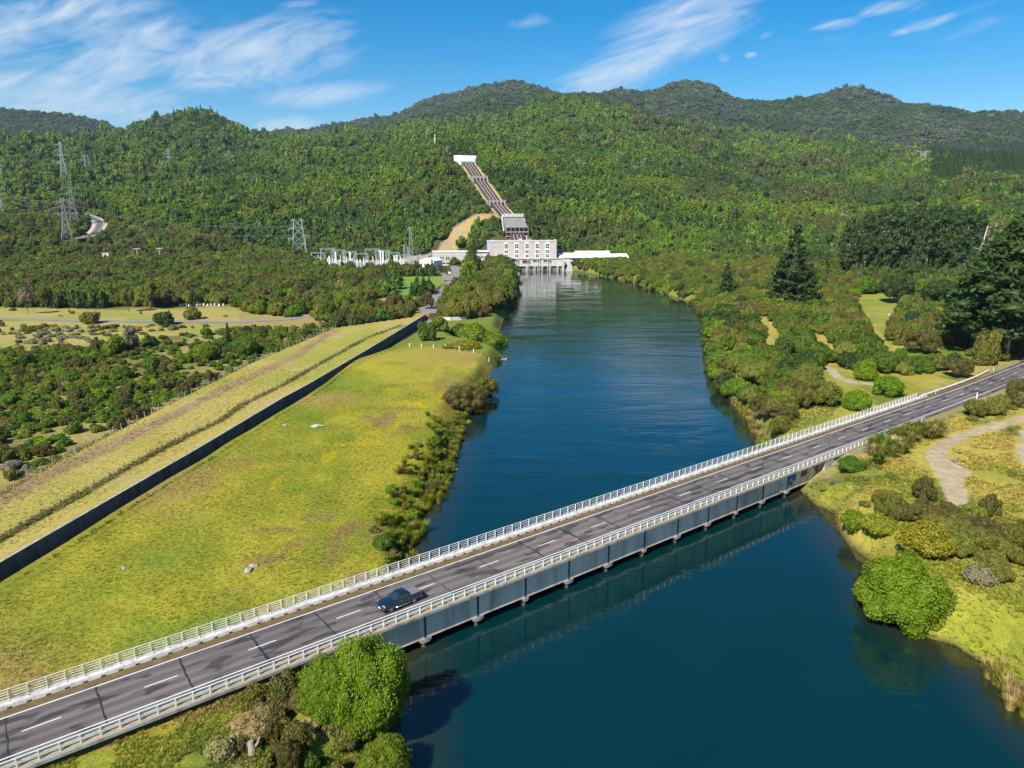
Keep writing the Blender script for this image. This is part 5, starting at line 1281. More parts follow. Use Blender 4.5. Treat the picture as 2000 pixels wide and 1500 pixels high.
def twigs(n, sh=.9):
    cr = Crown(); u = unit(np.abs(vr.normal(size=(n, 3))) * np.array([1, 1, 1.4]) * np.where(vr.uniform(size=(n, 3)) > .5, 1, -1)); u[:, 2] = np.abs(u[:, 2])
    p0 = u * .1; p1 = u * vr.uniform(.6, 1.0, (n, 1)); s = unit(np.cross(u, vr.normal(size=(n, 3)))) * .022
    cr.leaf(np.stack([p0 - s, p0 + s, p1 + s * .4, p1 - s * .4], 1).reshape(-1, 3), np.clip(vr.normal(size=n) * .25 + .55, 0, 1)); return cr

# prototypes. each: list of crowns (unit size); x/y scale = radius, z scale = height
def norm_h(cr, h=1.0):
    V = np.concatenate(cr.V); z0, z1 = np.percentile(V[:, 2], .5), np.percentile(V[:, 2], 99.7)
    rr = np.percentile(np.hypot(V[:, 0], V[:, 1]), 98)
    for v in cr.V: v[:, 2] = (v[:, 2] - z0) / (z1 - z0) * h; v[:, :2] *= 1.02 / rr
    return cr
PROTO = {}
def proto(kind, lod, fn, n):
    for k in range(n):
        PROTO.setdefault((kind, lod), []).append(fn())
for lod, nf, ls, nl, co in (('H', 7000, .052, 30, 1), ('M', 2000, .085, 20, 1), ('L', 320, .19, 9, 1)):
    n = 3 if lod == 'H' else 4
    proto('bushy', lod, lambda: norm_h(lobed(nl, nf, ls, (1, 1, .85), core=co)), n)
    proto('tea', lod, lambda: norm_h(lobed(int(nl * 1.3), int(nf * 1.2), ls * .8, (1, 1, .75), (.2, .34), flat=.35, core=co, asp=.35, spread=.74)), n)
    proto('shrub', lod, lambda: norm_h(lobed(int(nl * .8), int(nf * .5), ls * 1.25, (1, 1, .7), (.28, .46), core=co, skirt=-.1, spread=.6, asp=.5)), n)
proto('bushy', 'X', lambda: norm_h(lobed(80, 32000, .023, (1, 1, .85), (.19, .34), core=1, spread=.72, skirt=-.6)), 2)
proto('shrub', 'X', lambda: norm_h(lobed(40, 9000, .034, (1, 1, .75), (.16, .28), core=1, spread=.74, skirt=-.3, asp=.4)), 2)
proto('tea', 'X', lambda: norm_h(lobed(64, 16000, .025, (1, 1, .75), (.17, .30), flat=.3, core=1, asp=.35, spread=.76)), 2)
for lod, nf, ls in (('H', 5200, .020), ('M', 2400, .028), ('L', 420, .06)):
    proto('spire', lod, lambda: conifer(20 if lod != 'L' else 10, int(nf * 1.5), ls, .9, .05, 0, .32 if lod != 'L' else .2), 2 if lod != 'L' else 3)
    proto('pine', lod, lambda: pine(95 if lod == 'H' else (60 if lod == 'M' else 16), nf, ls * 1.15, .18), 3)
proto('dead', 'M', lambda: twigs(240), 2); proto('flax', 'M', lambda: blades(170, 1.0, .036, .85, .7), 3); proto('reed', 'M', lambda: blades(150, 1.0, .02, .45, .5), 3)

# ------------------------------------------------------------------ what grows where
TONE = {'bright': (.158, .236, .012), 'green': (.098, .164, .016), 'dark': (.054, .090, .017), 'olive': (.168, .172, .028), 'brown': (.130, .114, .030), 'yellow': (.235, .24, .020), 'grey': (.26, .24, .16), 'pine': (.056, .094, .024), 'blue': (.040, .084, .034), 'straw': (.36, .28, .12), 'white': (.24, .235, .15)}
PL = []          # kind, x, y, z, radius, height, tone name, colour, zone
def plant(kind, x, y, r, h, tone, zone, z=None, label=None, name=None, sink=.12):
    c = np.array(TONE[tone]) * np.exp(vr.normal() * (.03 if label else .13)) * np.exp(vr.normal(size=3) * .05)
    PL.append(dict(kind=kind, x=x, y=y, z=(tz1(x, y) if z is None else z) - sink, r=r, h=h, tone=tone, col=np.clip(c, 0, .6), zone=zone, label=label, name=name))

KEEPOUT = [ats([(893, 562), (950, 548), (948, 524), (893, 528)], 4), FIELD, STRIP, LAWN, YARD, CLEAR1, CLEAR2, CLEAR3, np.array([lp(-54, -4), lp(66, -8), lp(66, 46), lp(-54, 46)]), np.array([lp(64, 4), lp(136, 2), lp(136, 28), lp(64, 30)]), np.array(ats([(845, 555), (908, 555), (912, 512), (850, 508)], 4.5))]
BARE = [(MROAD, 4.2), (SROAD, 6.5), (HROAD, 8.5), (RC, 8.0)] + [(P, 2.6) for P in GTRACK] + [(P, 3.4) for P in PATHS]
def blocked(X, Y, mg=1.0, riv=1.0):
    b_ = np.zeros(len(X), bool)
    for P in (KEEPOUT if mg > -50 else []): b_ |= inpoly(X, Y, P)
    if mg <= -50: mg = .5
    for P, w in BARE: b_ |= pdist(X, Y, P) < w + mg
    b_ |= inpoly(X, Y, RIV) | (pdist(X, Y, RIV, True) < riv) | inpoly(X, Y, CANAL) | (pdist(X, Y, CEDGE) < 3 + mg)
    b_ |= (Y > 685) & (pdist(X, Y, PENXY) < 13 + mg) & (pen_off(X, Y) > -11)
    b_ |= rockmask(X, Y) > .5
    s, n = to_br(X, Y); b_ |= (np.abs(n) < 9.0) & (s < 125) & (s > -90)
    return b_

def jitter(poly, sp):
    lo, hi = poly.min(0), poly.max(0); gx = np.arange(lo[0], hi[0], sp); gy = np.arange(lo[1], hi[1], sp * .9)
    A_, B_ = np.meshgrid(gx, gy); A_ = A_ + (np.arange(len(gy)) % 2)[:, None] * sp / 2
    A_ = A_.ravel() + vr.uniform(-.42, .42, A_.size) * sp; B_ = B_.ravel() + vr.uniform(-.42, .42, B_.size) * sp
    k = inpoly(A_, B_, poly); return A_[k], B_[k]

def pick(u, table):
    s = 0
    for t, w in table:
        s += w
        if u < s: return t
    return table[-1][0]

def zone_scatter(poly, sp, zone, kinds, tones, rad, hgt, mg=1.0, riv=1.5, dens=None, extra=None):
    X, Y = jitter(poly, sp); k = ~blocked(X, Y, mg, riv)
    if dens is not None: k &= dens(X, Y) > vr.uniform(0, 1, len(X))
    X, Y = X[k], Y[k]; f = fbm(X, Y, 30, 77, 3); z = tz(X, Y)
    for x, y, ff, zz in zip(X, Y, f, z):
        kd = pick(vr.uniform(), kinds); u = np.clip((ff - .5) * 2.2 + .5 + vr.normal() * .22, 0, .999); tn = pick(u, tones[kd])
        s_ = vr.uniform(.7, 1.3); r_ = vr.uniform(*rad[kd]) * (.6 + .4 * s_); h_ = vr.uniform(*hgt[kd]) * s_ ** .6
        plant(kd, x, y, r_, h_, tn, zone, z=zz)

SHT = {'shrub': [('green', .18), ('bright', .14), ('olive', .36), ('brown', .18), ('straw', .08), ('grey', .06)], 'tea': [('brown', .5), ('olive', .4), ('green', .1)], 'bushy': [('dark', .15), ('green', .4), ('bright', .3), ('olive', .15)], 'dead': [('grey', 1)], 'pine': [('pine', 1)], 'spire': [('pine', 1)]}
# scrub between the mown strip and the meadow road
SCRUB = np.vstack([SFENCE[1:] * 1.0, ats([(640, 628), (560, 636), (470, 640), (330, 656), (150, 678), (0, 684), (-200, 700), (-260, 900), (-200, 1000)], 4.0)])
zone_scatter(SCRUB, 2.8, 'scrub', [('shrub', .90), ('tea', .06), ('bushy', .04)], SHT, {'shrub': (.8, 2.0), 'tea': (1.5, 2.4), 'bushy': (1.8, 3.0)}, {'shrub': (.8, 2.1), 'tea': (2.0, 3.4), 'bushy': (2.4, 4.0)}, mg=.6,
             dens=lambda X, Y: np.where(pdist(X, Y, SFENCE) < 2.2, 0, .35 + .75 * sm(.36, .5, fbm(X, Y, 30, 5, 3))))
zone_scatter(ats([(-150, 634), (460, 634), (470, 645), (300, 660), (150, 680), (-150, 692)], 4.0), 5.0, 'meadow', [('shrub', 1)], SHT, {'shrub': (.8, 2.0)}, {'shrub': (.8, 1.9)}, mg=-50, dens=lambda X, Y: .12 + .8 * sm(.45, .6, fbm(X, Y, 22, 15, 3)))
zone_scatter(MEADOW, 9, 'meadow', [('shrub', 1)], SHT, {'shrub': (.7, 1.7)}, {'shrub': (.7, 1.7)}, mg=1.0, dens=lambda X, Y: .28 + 0 * X)
# dark trees beyond the meadow
TL = ats([(-250, 598), (60, 597), (240, 599), (455, 594), (480, 612), (560, 616), (650, 628), (700, 606), (760, 560), (775, 540), (700, 536), (590, 522), (560, 506), (300, 500), (-250, 500)], 4.2)
TT = {'bushy': [('dark', .14), ('green', .40), ('bright', .26), ('olive', .20)], 'tea': [('brown', .36), ('olive', .36), ('green', .28)], 'shrub': SHT['shrub']}
zone_scatter(TL, 6.0, 'tree belt', [('tea', .52), ('bushy', .36), ('shrub', .12)], TT, {'tea': (3.2, 5.0), 'bushy': (3.2, 5.2), 'shrub': (1.8, 3.0)}, {'tea': (5.0, 8.0), 'bushy': (4.5, 8.0), 'shrub': (1.5, 3)}, dens=lambda X, Y: .93 + 0 * X)
# scrub strip between meadow road and mown strip at its far end
TS = ats([(655, 640), (700, 646), (770, 632), (826, 612), (838, 596), (770, 592), (690, 606), (650, 622)], 4.3)
zone_scatter(TS, 4.4, 'strip head', [('tea', .7), ('bushy', .3)], TT, {'tea': (2.0, 3.2), 'bushy': (2.0, 3.2)}, {'tea': (4, 6.5), 'bushy': (3.5, 5.5)}, mg=.2)
# river trees between station road and water
TC = ats([(845, 612), (850, 596), (878, 566), (900, 552), (918, 545), (930, 530), (960, 525), (985, 540), (1006, 556), (1000, 580), (985, 600), (940, 620), (900, 628)], 3.5)
zone_scatter(TC, 5.0, 'river grove', [('tea', .45), ('bushy', .55)], {'bushy': [('green', .35), ('bright', .2), ('olive', .45)], 'tea': [('brown', .4), ('olive', .6)]}, {'tea': (2.6, 4.0), 'bushy': (2.8, 4.6)}, {'tea': (5, 8.5), 'bushy': (5, 9)}, mg=.3, riv=.3)
# right bank
TR = ats([(1130, 534), (1200, 546), (1300, 578), (1368, 608), (1380, 640), (1381, 690), (1386, 730), (1432, 790), (1476, 845), (1500, 872), (1530, 850), (1585, 745), (1612, 716), (1700, 742), (1800, 738), (1930, 716), (2080, 690), (2080, 640), (1900, 620), (1700, 560), (1500, 520), (1300, 512), (1140, 520)], 4.0)
RT = {'bushy': [('dark', .06), ('green', .34), ('bright', .26), ('olive', .34)], 'tea': [('green', .30), ('olive', .42), ('brown', .28)], 'shrub': [('green', .3), ('bright', .25), ('olive', .3), ('brown', .15)]}
zone_scatter(TR, 4.5, 'right bank', [('tea', .42), ('bushy', .40), ('shrub', .18)], RT, {'tea': (2.4, 4.0), 'bushy': (2.4, 4.2), 'shrub': (1.5, 2.6)}, {'tea': (3.2, 6.0), 'bushy': (3.0, 5.8), 'shrub': (1.4, 2.8)}, mg=.5, riv=.2, dens=lambda X, Y: .9 + 0 * X)
# right foreground bank
TF = ats([(1640, 1030), (1700, 1010), (1790, 990), (1880, 1010), (2080, 1090), (2080, 1240), (1960, 1190), (1860, 1160), (1830, 1090), (1740, 1060)], 3.0)
zone_scatter(TF, 3.3, 'right foreground', [('tea', .6), ('shrub', .40)], {'tea': [('brown', .55), ('olive', .45)], 'shrub': [('green', .2), ('olive', .35), ('yellow', .25), ('grey', .2)]}, {'tea': (1.5, 2.6), 'shrub': (.9, 1.8)}, {'tea': (2.0, 3.6), 'shrub': (.9, 1.7)}, mg=.3, riv=2.0, dens=lambda X, Y: .85 + 0 * X)
RB2 = np.array([br(s, n) for s, n in ((112, -9.5), (170, -9.5), (205, -9), (250, -8), (250, -13), (205, -15), (150, -15), (122, -14))])
zone_scatter(RB2[[1, 2, 3, 4, 5, 6]], 4.6, 'right road bank', [('tea', .75), ('shrub', .25)], {'tea': [('olive', .55), ('brown', .45)], 'shrub': [('olive', .6), ('green', .4)]}, {'tea': (2.2, 3.6), 'shrub': (1.2, 2)}, {'tea': (2.6, 4.4), 'shrub': (1, 2)}, mg=-7)
RF = ats([(1590, 950), (1700, 905), (1800, 900), (1830, 930), (1850, 990), (1760, 990), (1650, 1020), (1600, 985)], 3.0)
zone_scatter(RF, 3.6, 'right foreground', [('shrub', 1)], {'shrub': [('yellow', .4), ('olive', .35), ('green', .25)]}, {'shrub': (.5, 1.1)}, {'shrub': (.5, 1.0)}, mg=.3, riv=1.0, dens=lambda X, Y: .35 + 0 * X)
# left foreground under the bridge
LF = ats([(430, 1500), (470, 1420), (540, 1370), (600, 1350), (660, 1350), (680, 1420), (760, 1440), (780, 1520), (740, 1600), (400, 1600)], 3.0)
zone_scatter(LF, 1.75, 'left foreground', [('shrub', .72), ('tea', .2), ('dead', .08)], {'shrub': [('green', .3), ('olive', .38), ('brown', .22), ('straw', .1)], 'tea': [('olive', .7), ('brown', .3)], 'dead': [('grey', .6), ('straw', .4)]}, {'shrub': (.8, 1.5), 'tea': (1.0, 1.7), 'dead': (.6, 1.0)}, {'shrub': (.9, 1.9), 'tea': (1.7, 2.8), 'dead': (.7, 1.3)}, mg=-6.5, riv=.4)

def put(kind, px, py, r, h, tone, label, zone='single', z=None, name=None, zz=3.5, sink=.12):
    x, y = at(px, py, zz); plant(kind, x, y, r, h, tone, zone, z, label, name, sink)
# single trees and shrubs the eye goes to
put('bushy', 716, 1425, 4.1, 10.0, 'bright', 'bright green leafy tree below the bridge at the bottom, its crown touching the guard rail', zz=2.0)
put('bushy', 655, 1420, 3.0, 6.3, 'bright', 'smaller bright green tree left of the crown that touches the guard rail', zz=2.5)
put('bushy', 752, 1500, 2.6, 5.0, 'bright', 'bright green tree at the water by the bottom edge, below the bridge', zz=1.5)
put('shrub', 560, 1385, 1.7, 3.0, 'brown', 'brown gorse bush against the bridge left of the bright tree', zz=3.0)
put('shrub', 500, 1395, 1.7, 2.4, 'olive', 'olive gorse bush under the slab edge left of the brown gorse', zz=3.2)
put('bushy', 1757, 1200, 5.2, 9.0, 'bright', 'huge round bright green bush overhanging the water, lower right', zz=1.0)
put('bushy', 1700, 1160, 2.6, 4.0, 'bright', 'bright green bush at the upstream side of the huge round bush', zz=.6)
put('bushy', 1800, 1120, 3.4, 4.6, 'yellow', 'yellow green bush behind the huge round bush', zz=2.0)
put('shrub', 1668, 1045, 2.6, 2.8, 'bright', 'bright green shrub at the waterline just below the bridge on the right bank', zz=.8)
put('shrub', 1715, 1062, 2.8, 2.4, 'yellow', 'pale yellow green shrub between the waterline shrub and the huge round bush', zz=1.6)
put('shrub', 1905, 1165, 2.0, 2.6, 'white', 'silvery grey shrub right of the huge round bush', zz=3.0)
put('dead', 1627, 948, 1.1, 1.6, 'grey', 'leafless grey brown shrub in the grass below the bridge end', zz=3.5)
put('bushy', 1662, 930, 2.4, 2.8, 'green', 'green bush tucked under the end of the bridge', zz=3.5)
put('tea', 908, 786, 6.2, 7.6, 'brown', 'brown white flowered tea tree on the pasture corner by the river', zz=2.5)
put('tea', 940, 756, 5.0, 6.4, 'olive', 'olive tea tree behind the white flowered one on the pasture corner', zz=2.5)
put('shrub', 958, 745, 2.2, 2.0, 'yellow', 'yellow green bush at the waterline by the pasture corner', zz=1.0)
put('bushy', 925, 666, 7.6, 9.4, 'bright', 'large bright green willow mound beside the side pond', zz=1.2)
put('bushy', 966, 673, 5.4, 8.0, 'bright', 'round bright green willow standing in the river by the side pond', zz=.2)
put('bushy', 900, 650, 5.0, 6.5, 'green', 'green bush behind the willow mound at the side pond', zz=2)
put('bushy', 832, 670, 3.9, 7.4, 'green', 'dark green bush beside the canal mouth', zz=2.5)
put('bushy', 858, 652, 4.2, 6.2, 'bright', 'lighter green bush behind the dark one by the canal mouth', zz=2.5)
put('shrub', 912, 690, 5.6, 2.8, 'yellow', 'low yellow green bush in front of the side pond', zz=1.5)
put('shrub', 880, 688, 2.8, 1.7, 'bright', 'low bright bush behind the white post fence', zz=2.0)
put('spire', 926, 531, 5.4 / .3, 25, 'dark', 'tall dark conical conifer in front of the powerhouse', zz=4.5)
put('bushy', 922, 542, 6.6, 18, 'green', 'rounded mid green tree below the conical conifer', zz=4)
put('bushy', 917, 552, 6.8, 14.5, 'bright', 'bright lime green round tree at the station road', zz=4)
put('bushy', 888, 520, 5.4, 8.5, 'green', 'leafy tree in front of the office annex', zz=4.5)
for k, (px, tone, lb) in enumerate(((829, 'dark', 'small dark shrub at the left corner of the lawn'), (845, 'dark', 'upright dark shrub left of the white switchyard building'), (868, 'brown', 'rusty conical shrub beside the car park'), (852, 'dark', 'shrub at the foot of the white switchyard building'), (860, 'dark', 'small upright shrub between the white building and the rusty shrub'))):
    put('shrub', px, 531, 2.0, 3.6, tone, lb, zz=4.5)
# meadow trees with visible trunks
put('tea', 293, 602, 5.4, 14, 'olive', 'broad crowned tree with forked trunk at the edge of the meadow', zz=4, name='T')
put('tea', 252, 608, 3.4, 12.5, 'olive', 'slender dark trunked tree left of the broad crowned meadow tree', zz=4, name='T')
put('tea', 90, 602, 3.6, 12, 'olive', 'umbrella shaped tree with pale trunk at the left of the meadow', zz=4, name='T')
put('tea', 186, 596, 4.4, 11, 'olive', 'spreading tree at the back edge of the meadow', zz=4, name='T')
put('bushy', 55, 612, 3.2, 13, 'grey', 'thin grey tree with bare pale trunk at the left of the meadow', zz=4, name='T')
put('bushy', 145, 592, 6.0, 7.5, 'green', 'domed green bush behind the meadow', zz=4)
put('shrub', 176, 629, 4.6, 5.2, 'olive', 'rounded olive bush standing alone by the meadow road', zz=4)
put('shrub', 320, 632, 5.0, 6, 'dark', 'dark bush hiding the meadow road', zz=4)
put('shrub', 378, 622, 4.2, 6, 'olive', 'olive bush right of the dark one on the meadow road', zz=4)
put('bushy', 258, 680, 3.0, 8.5, 'grey', 'grey green slender tree rising from the scrub before the meadow road', zz=4)
put('bushy', 225, 690, 4.2, 6.5, 'bright', 'bright green tree in the scrub before the meadow road', zz=4)
put('bushy', 400, 700, 4.5, 5.5, 'bright', 'bright green mound in the scrub left of the strip', zz=4)
put('bushy', 295, 720, 3.2, 4.5, 'green', 'dense green bush in the middle of the scrub', zz=4)
put('bushy', 238, 735, 3.4, 3.6, 'green', 'green bush left of the dense one in the scrub', zz=4)
put('spire', 447, 675, 2.2 / .3, 9, 'dark', 'small dark conifer among the scrub near the strip', zz=4)
put('bushy', 478, 690, 4.6, 6.5, 'green', 'grey green domed tree beside the scrub fence', zz=4)
put('bushy', 10, 715, 3.6, 4.5, 'bright', 'bright green bush at the left edge of the scrub', zz=4)
put('bushy', 200, 775, 2.8, 3.0, 'bright', 'bright bush near the scrub fence, lower left', zz=4)
put('tea', 770, 606, 4.2, 9.5, 'brown', 'dark brown tree overhanging the far end of the canal', zz=4, name='T')
put('tea', 835, 602, 3.8, 9, 'brown', 'tall brown tree where the canal disappears', zz=4)
# right side
put('spire', 1545, 592, 14.5 / .3, 41, 'pine', 'giant dark spired conifer rising above the right bank', zz=6)
put('spire', 1520, 590, 9.0 / .3, 25, 'pine', 'shorter dark conifer leaning on the left of the giant spired one', zz=6)
put('spire', 1578, 594, 8.5 / .3, 22, 'pine', 'shortest dark conifer on the right of the giant spired one', zz=6)
put('spire', 1418, 580, 6.5 / .3, 20, 'pine', 'smaller dark conifer at the river side of the giant spired one', zz=5)
for k, (px, py, h, lb) in enumerate(((1962, 700, 43, 'nearest giant pine with bare lower trunk at the right edge'), (1928, 690, 38, 'giant pine left of the nearest one at the right edge'), (2008, 696, 44, 'giant pine cut off by the right edge'), (1952, 664, 40, 'giant pine behind the nearest one at the right edge'), (1905, 668, 32, 'shorter giant pine on the left of the right edge group'))):
    put('pine', px, py, h * 1.12, h, 'pine', lb, zz=5)
for k, (px, h, lb) in enumerate(((1655, 36, 'first tall pine at the left end of the pine row'), (1688, 41, 'second pine from the left in the tall pine row'), (1712, 42, 'third pine from the left in the tall pine row'), (1738, 45, 'fourth pine from the left in the tall pine row'), (1762, 44, 'fifth pine from the left in the tall pine row'), (1786, 46, 'pine in the middle of the tall pine row'), (1808, 43, 'fifth pine from the right in the tall pine row'), (1832, 46, 'fourth pine from the right in the tall pine row'), (1856, 44, 'third pine from the right in the tall pine row'), (1880, 43, 'second pine from the right in the tall pine row'), (1905, 40, 'last pine at the right end of the tall pine row'))):
    x, y, z = pxD(px, 520, 560 + 12 * (k % 3)); plant('pine', x, y, h * .58 * vr.uniform(.85, 1.2), h + 3, 'pine', 'single', None, lb)
for px, py, r_, h, lb in ((1745, 590, 9, 15, 'broad dark spreading macrocarpa behind the clearing'), (1832, 600, 8, 14, 'second spreading dark macrocarpa right of the first'), (1790, 560, 8, 15, 'dark macrocarpa between the two behind the clearing')):
    put('tea', px, py, r_, h, 'dark', lb, zz=6)
put('bushy', 1690, 578, 6.2, 9.5, 'green', 'round blue green willow at the back of the clearing', zz=5)
put('bushy', 1780, 640, 3.8, 7, 'blue', 'blue green bush on the right side of the clearing', zz=5)
put('bushy', 1850, 672, 6.5, 11, 'olive', 'large pale olive tree in front of the giant pines', zz=5)
put('tea', 1800, 690, 5.5, 9, 'brown', 'brown tea tree left of the large pale olive tree', zz=5)
put('tea', 1895, 660, 5.5, 10, 'brown', 'brown tea tree between the olive tree and the pines', zz=5)
put('bushy', 1926, 712, 3.6, 11, 'olive', 'pale feathery tree before the giant pines', zz=5)
put('bushy', 1672, 803, 3.4, 4.8, 'bright', 'lone bright leafy bush against the far railing', zz=4.6)
put('bushy', 1733, 776, 4.0, 5.2, 'bright', 'second bright leafy bush along the far railing', zz=4.6)
put('bushy', 1690, 745, 3.8, 5.6, 'bright', 'bright round bush above the loop of gravel track', zz=4.6)
put('tea', 1868, 738, 4.0, 6.0, 'brown', 'dark brown thicket beside the crash barrier', zz=4.8)
put('tea', 1600, 805, 5.0, 6.2, 'olive', 'broad olive thicket on the right bank nearest the bridge', zz=3)
put('tea', 1540, 800, 4.5, 6.0, 'brown', 'brown thicket on the right bank nearest the water', zz=3)
put('shrub', 1490, 862, 1.9, 1.8, 'bright', 'small bright shrub at the water under the far railing', zz=.6)
put('shrub', 1395, 712, 3.0, 3.6, 'green', 'dark green bush overhanging the right bank point', zz=1)
put('shrub', 1405, 738, 3.0, 2.8, 'bright', 'light green bush hanging over the water at the right bank point', zz=1)
put('shrub', 1568, 718, 1.6, 2.2, 'straw', 'bush with orange yellow bloom in the right bank thicket', zz=4)
PL[-1]['col'] = np.array((.55, .33, .01))
# dead pine
# flax and reeds
for k in range(44):
    s, n = vr.uniform(121, 154), vr.uniform(-11.5, -7.0) - 0.09 * 0; x, y = br(s, n - (s < 128) * 1.0); plant('flax', x, y, 2.5, vr.uniform(2.4, 3.4), pick(vr.uniform(), [('olive', .6), ('green', .25), ('straw', .15)]), 'flax bank')
for k, (px, py) in enumerate(((1740, 905), (1722, 900), (1760, 898))): put('flax', px, py, 2.2, 2.8, 'olive', None, 'flax bank', zz=4)
for (px, py, r_, h_, tn) in ((880, 905, 1.9, 2.0, 'olive'), (872, 925, 1.6, 1.8, 'green'), (862, 950, 1.5, 1.6, 'olive'), (885, 880, 1.6, 1.7, 'green'), (850, 900, 1.8, 1.5, 'olive'), (820, 985, 1.5, 1.4, 'yellow'), (750, 1095, 1.8, 2.0, 'green'), (770, 1100, 1.4, 1.5, 'olive'), (895, 850, 1.5, 1.5, 'olive'), (915, 815, 1.6, 1.5, 'yellow')): put('shrub', px, py, r_, h_, tn, None, 'left shore', zz=1.2)
LB = densify(ats([(893, 842), (884, 880), (868, 925), (838, 985), (810, 1045), (800, 1090)], 0), .5)
for k in range(190):
    p = LB[vr.integers(len(LB))] + np.array([-1.0, .25]) * abs(vr.normal()) * 2.6
    if vr.uniform() < .72: plant('reed', p[0], p[1], vr.uniform(1.1, 2.0), vr.uniform(1.0, 2.1), pick(vr.uniform(), [('olive', .25), ('bright', .35), ('yellow', .4)]), 'left shore', z=max(0, tz1(p[0], p[1])))
    else: plant('shrub', p[0], p[1], vr.uniform(.6, 1.4), vr.uniform(.6, 1.5), pick(vr.uniform(), [('bright', .4), ('olive', .3), ('yellow', .3)]), 'left shore', z=max(0, tz1(p[0], p[1])))
put('dead', 785, 935, 2.0, 2.2, 'brown', 'leafless brown shrub on the pasture slope above the shore', zz=2.5)
rz_ = []
for P, lo, hi, n in ((RIV, 0, 0, 0),):
    pass
for poly, n, tn in ((ats([(905, 800), (893, 842), (884, 880), (870, 925), (838, 985)], 0), 90, 'olive'), (ats([(812, 1040), (800, 1085), (790, 1110)], 0), 16, 'olive'), (ats([(1430, 785), (1452, 806), (1474, 838), (1495, 870)], 0), 44, 'straw'), (ats([(1935, 1315), (1960, 1345), (2010, 1400)], 0), 26, 'straw'), (ats([(925, 690), (955, 700), (975, 712)], 0), 14, 'green')):
    seg = densify(poly, .3)
    for k in range(n):
        p = seg[vr.integers(len(seg))] + vr.normal(size=2) * .8; plant('reed', p[0], p[1], vr.uniform(1.4, 2.5), vr.uniform(1.4, 2.6), tn if vr.uniform() < .7 else 'yellow', 'reeds', z=max(-.1, min(.6, tz1(p[0], p[1]))))
# ------------------------------------------------------------------ split: the largest in view stand alone, the rest go into the mass
CAM = np.array([0, 0, CZ])
for p in PL:
    d = math.sqrt(p['x'] ** 2 + p['y'] ** 2 + (CZ - p['z']) ** 2); p['d'] = d; p['size'] = p['r'] * (p['h'] ** .5) / d
    u, v = topix(p['x'], p['y'], p['z'] + p['h'] / 2) if p['y'] > 5 else (-999, -999)
    m_ = p['r'] * F / d; p['u'], p['v'] = u, v; p['view'] = (-m_ < u < 2000 + m_) and (v < 1500 + m_ * 1.5)
KINDN = {'bushy': 'bushy_tree', 'tea': 'tea_tree', 'shrub': 'shrub', 'pine': 'pine_tree', 'spire': 'conifer', 'flax': 'flax_plant', 'reed': 'reed_clump', 'dead': 'bare_shrub'}
CATN = {'bushy': 'tree', 'tea': 'tree', 'shrub': 'shrub', 'pine': 'pine tree', 'spire': 'conifer', 'flax': 'flax', 'reed': 'reeds', 'dead': 'shrub'}
WORD = {'bushy': 'leafy tree', 'tea': 'tea tree', 'shrub': 'shrub', 'pine': 'pine', 'spire': 'conifer', 'flax': 'flax clump', 'reed': 'reed clump', 'dead': 'leafless shrub'}
TW = {'bright': 'bright green', 'green': 'mid green', 'dark': 'dark green', 'olive': 'olive', 'brown': 'brown', 'yellow': 'yellow green', 'grey': 'grey', 'pine': 'dark', 'blue': 'blue green', 'straw': 'straw coloured', 'white': 'silvery'}
LIM = {'bushy': 230, 'tea': 230, 'shrub': 290, 'pine': 100, 'spire': 100, 'flax': 100, 'reed': 150, 'dead': 60}
solo = []; mass = []
for kd in LIM:
    L_ = sorted([p for p in PL if p['kind'] == kd and p['view']], key=lambda p: (p['label'] is None, -p['size']))
    solo += L_[:LIM[kd]]; mass += L_[LIM[kd]:]
mass += [p for p in PL if not p['view'] and p['d'] < 700]

# meshes for the single ones
MESH = {}
for (kd, lod), L_ in PROTO.items():
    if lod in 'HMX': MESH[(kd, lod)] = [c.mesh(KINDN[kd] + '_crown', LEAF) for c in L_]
TRUNK = {}
def trunkmesh(kd, k):
    if (kd, k) in TRUNK: return TRUNK[(kd, k)]
    r_ = random.Random(k * 7 + len(kd)); mb = MB()
    if kd in ('pine', 'spire'):
        mb.tube([(0, 0, -.02), (.003, 0, .3), (-.003, .002, .65), (0, 0, .96)], [.018, .014, .009, .003], 7)
        if kd == 'pine':
            for i in range(5):
                a = r_.uniform(0, 6.28); t = r_.uniform(.22, .85); l = .2 * (1 - t * .6); mb.tube([(0, 0, t), (math.cos(a) * l * .5, math.sin(a) * l * .5, t + .01), (math.cos(a) * l, math.sin(a) * l, t + .03)], [.006, .004, .002], 4)
    else:
        mb.tube([(0, 0, -.05), (.02, .01, .2), (0, -.02, .45), (.02, 0, .72)], [.055, .042, .03, .014], 6)
        for i in range(6):
            a = r_.uniform(0, 6.28); t = r_.uniform(.12, .4); l = r_.uniform(.4, .7); mb.tube([(.01, 0, t), (math.cos(a) * l * .5, math.sin(a) * l * .5, t + .22), (math.cos(a) * l, math.sin(a) * l, t + .4)], [.028, .018, .008], 4)
    TRUNK[(kd, k)] = mb.mesh(KINDN[kd] + '_trunk', M['bark'] if kd != 'pine' else M['palebark'], True); return TRUNK[(kd, k)]

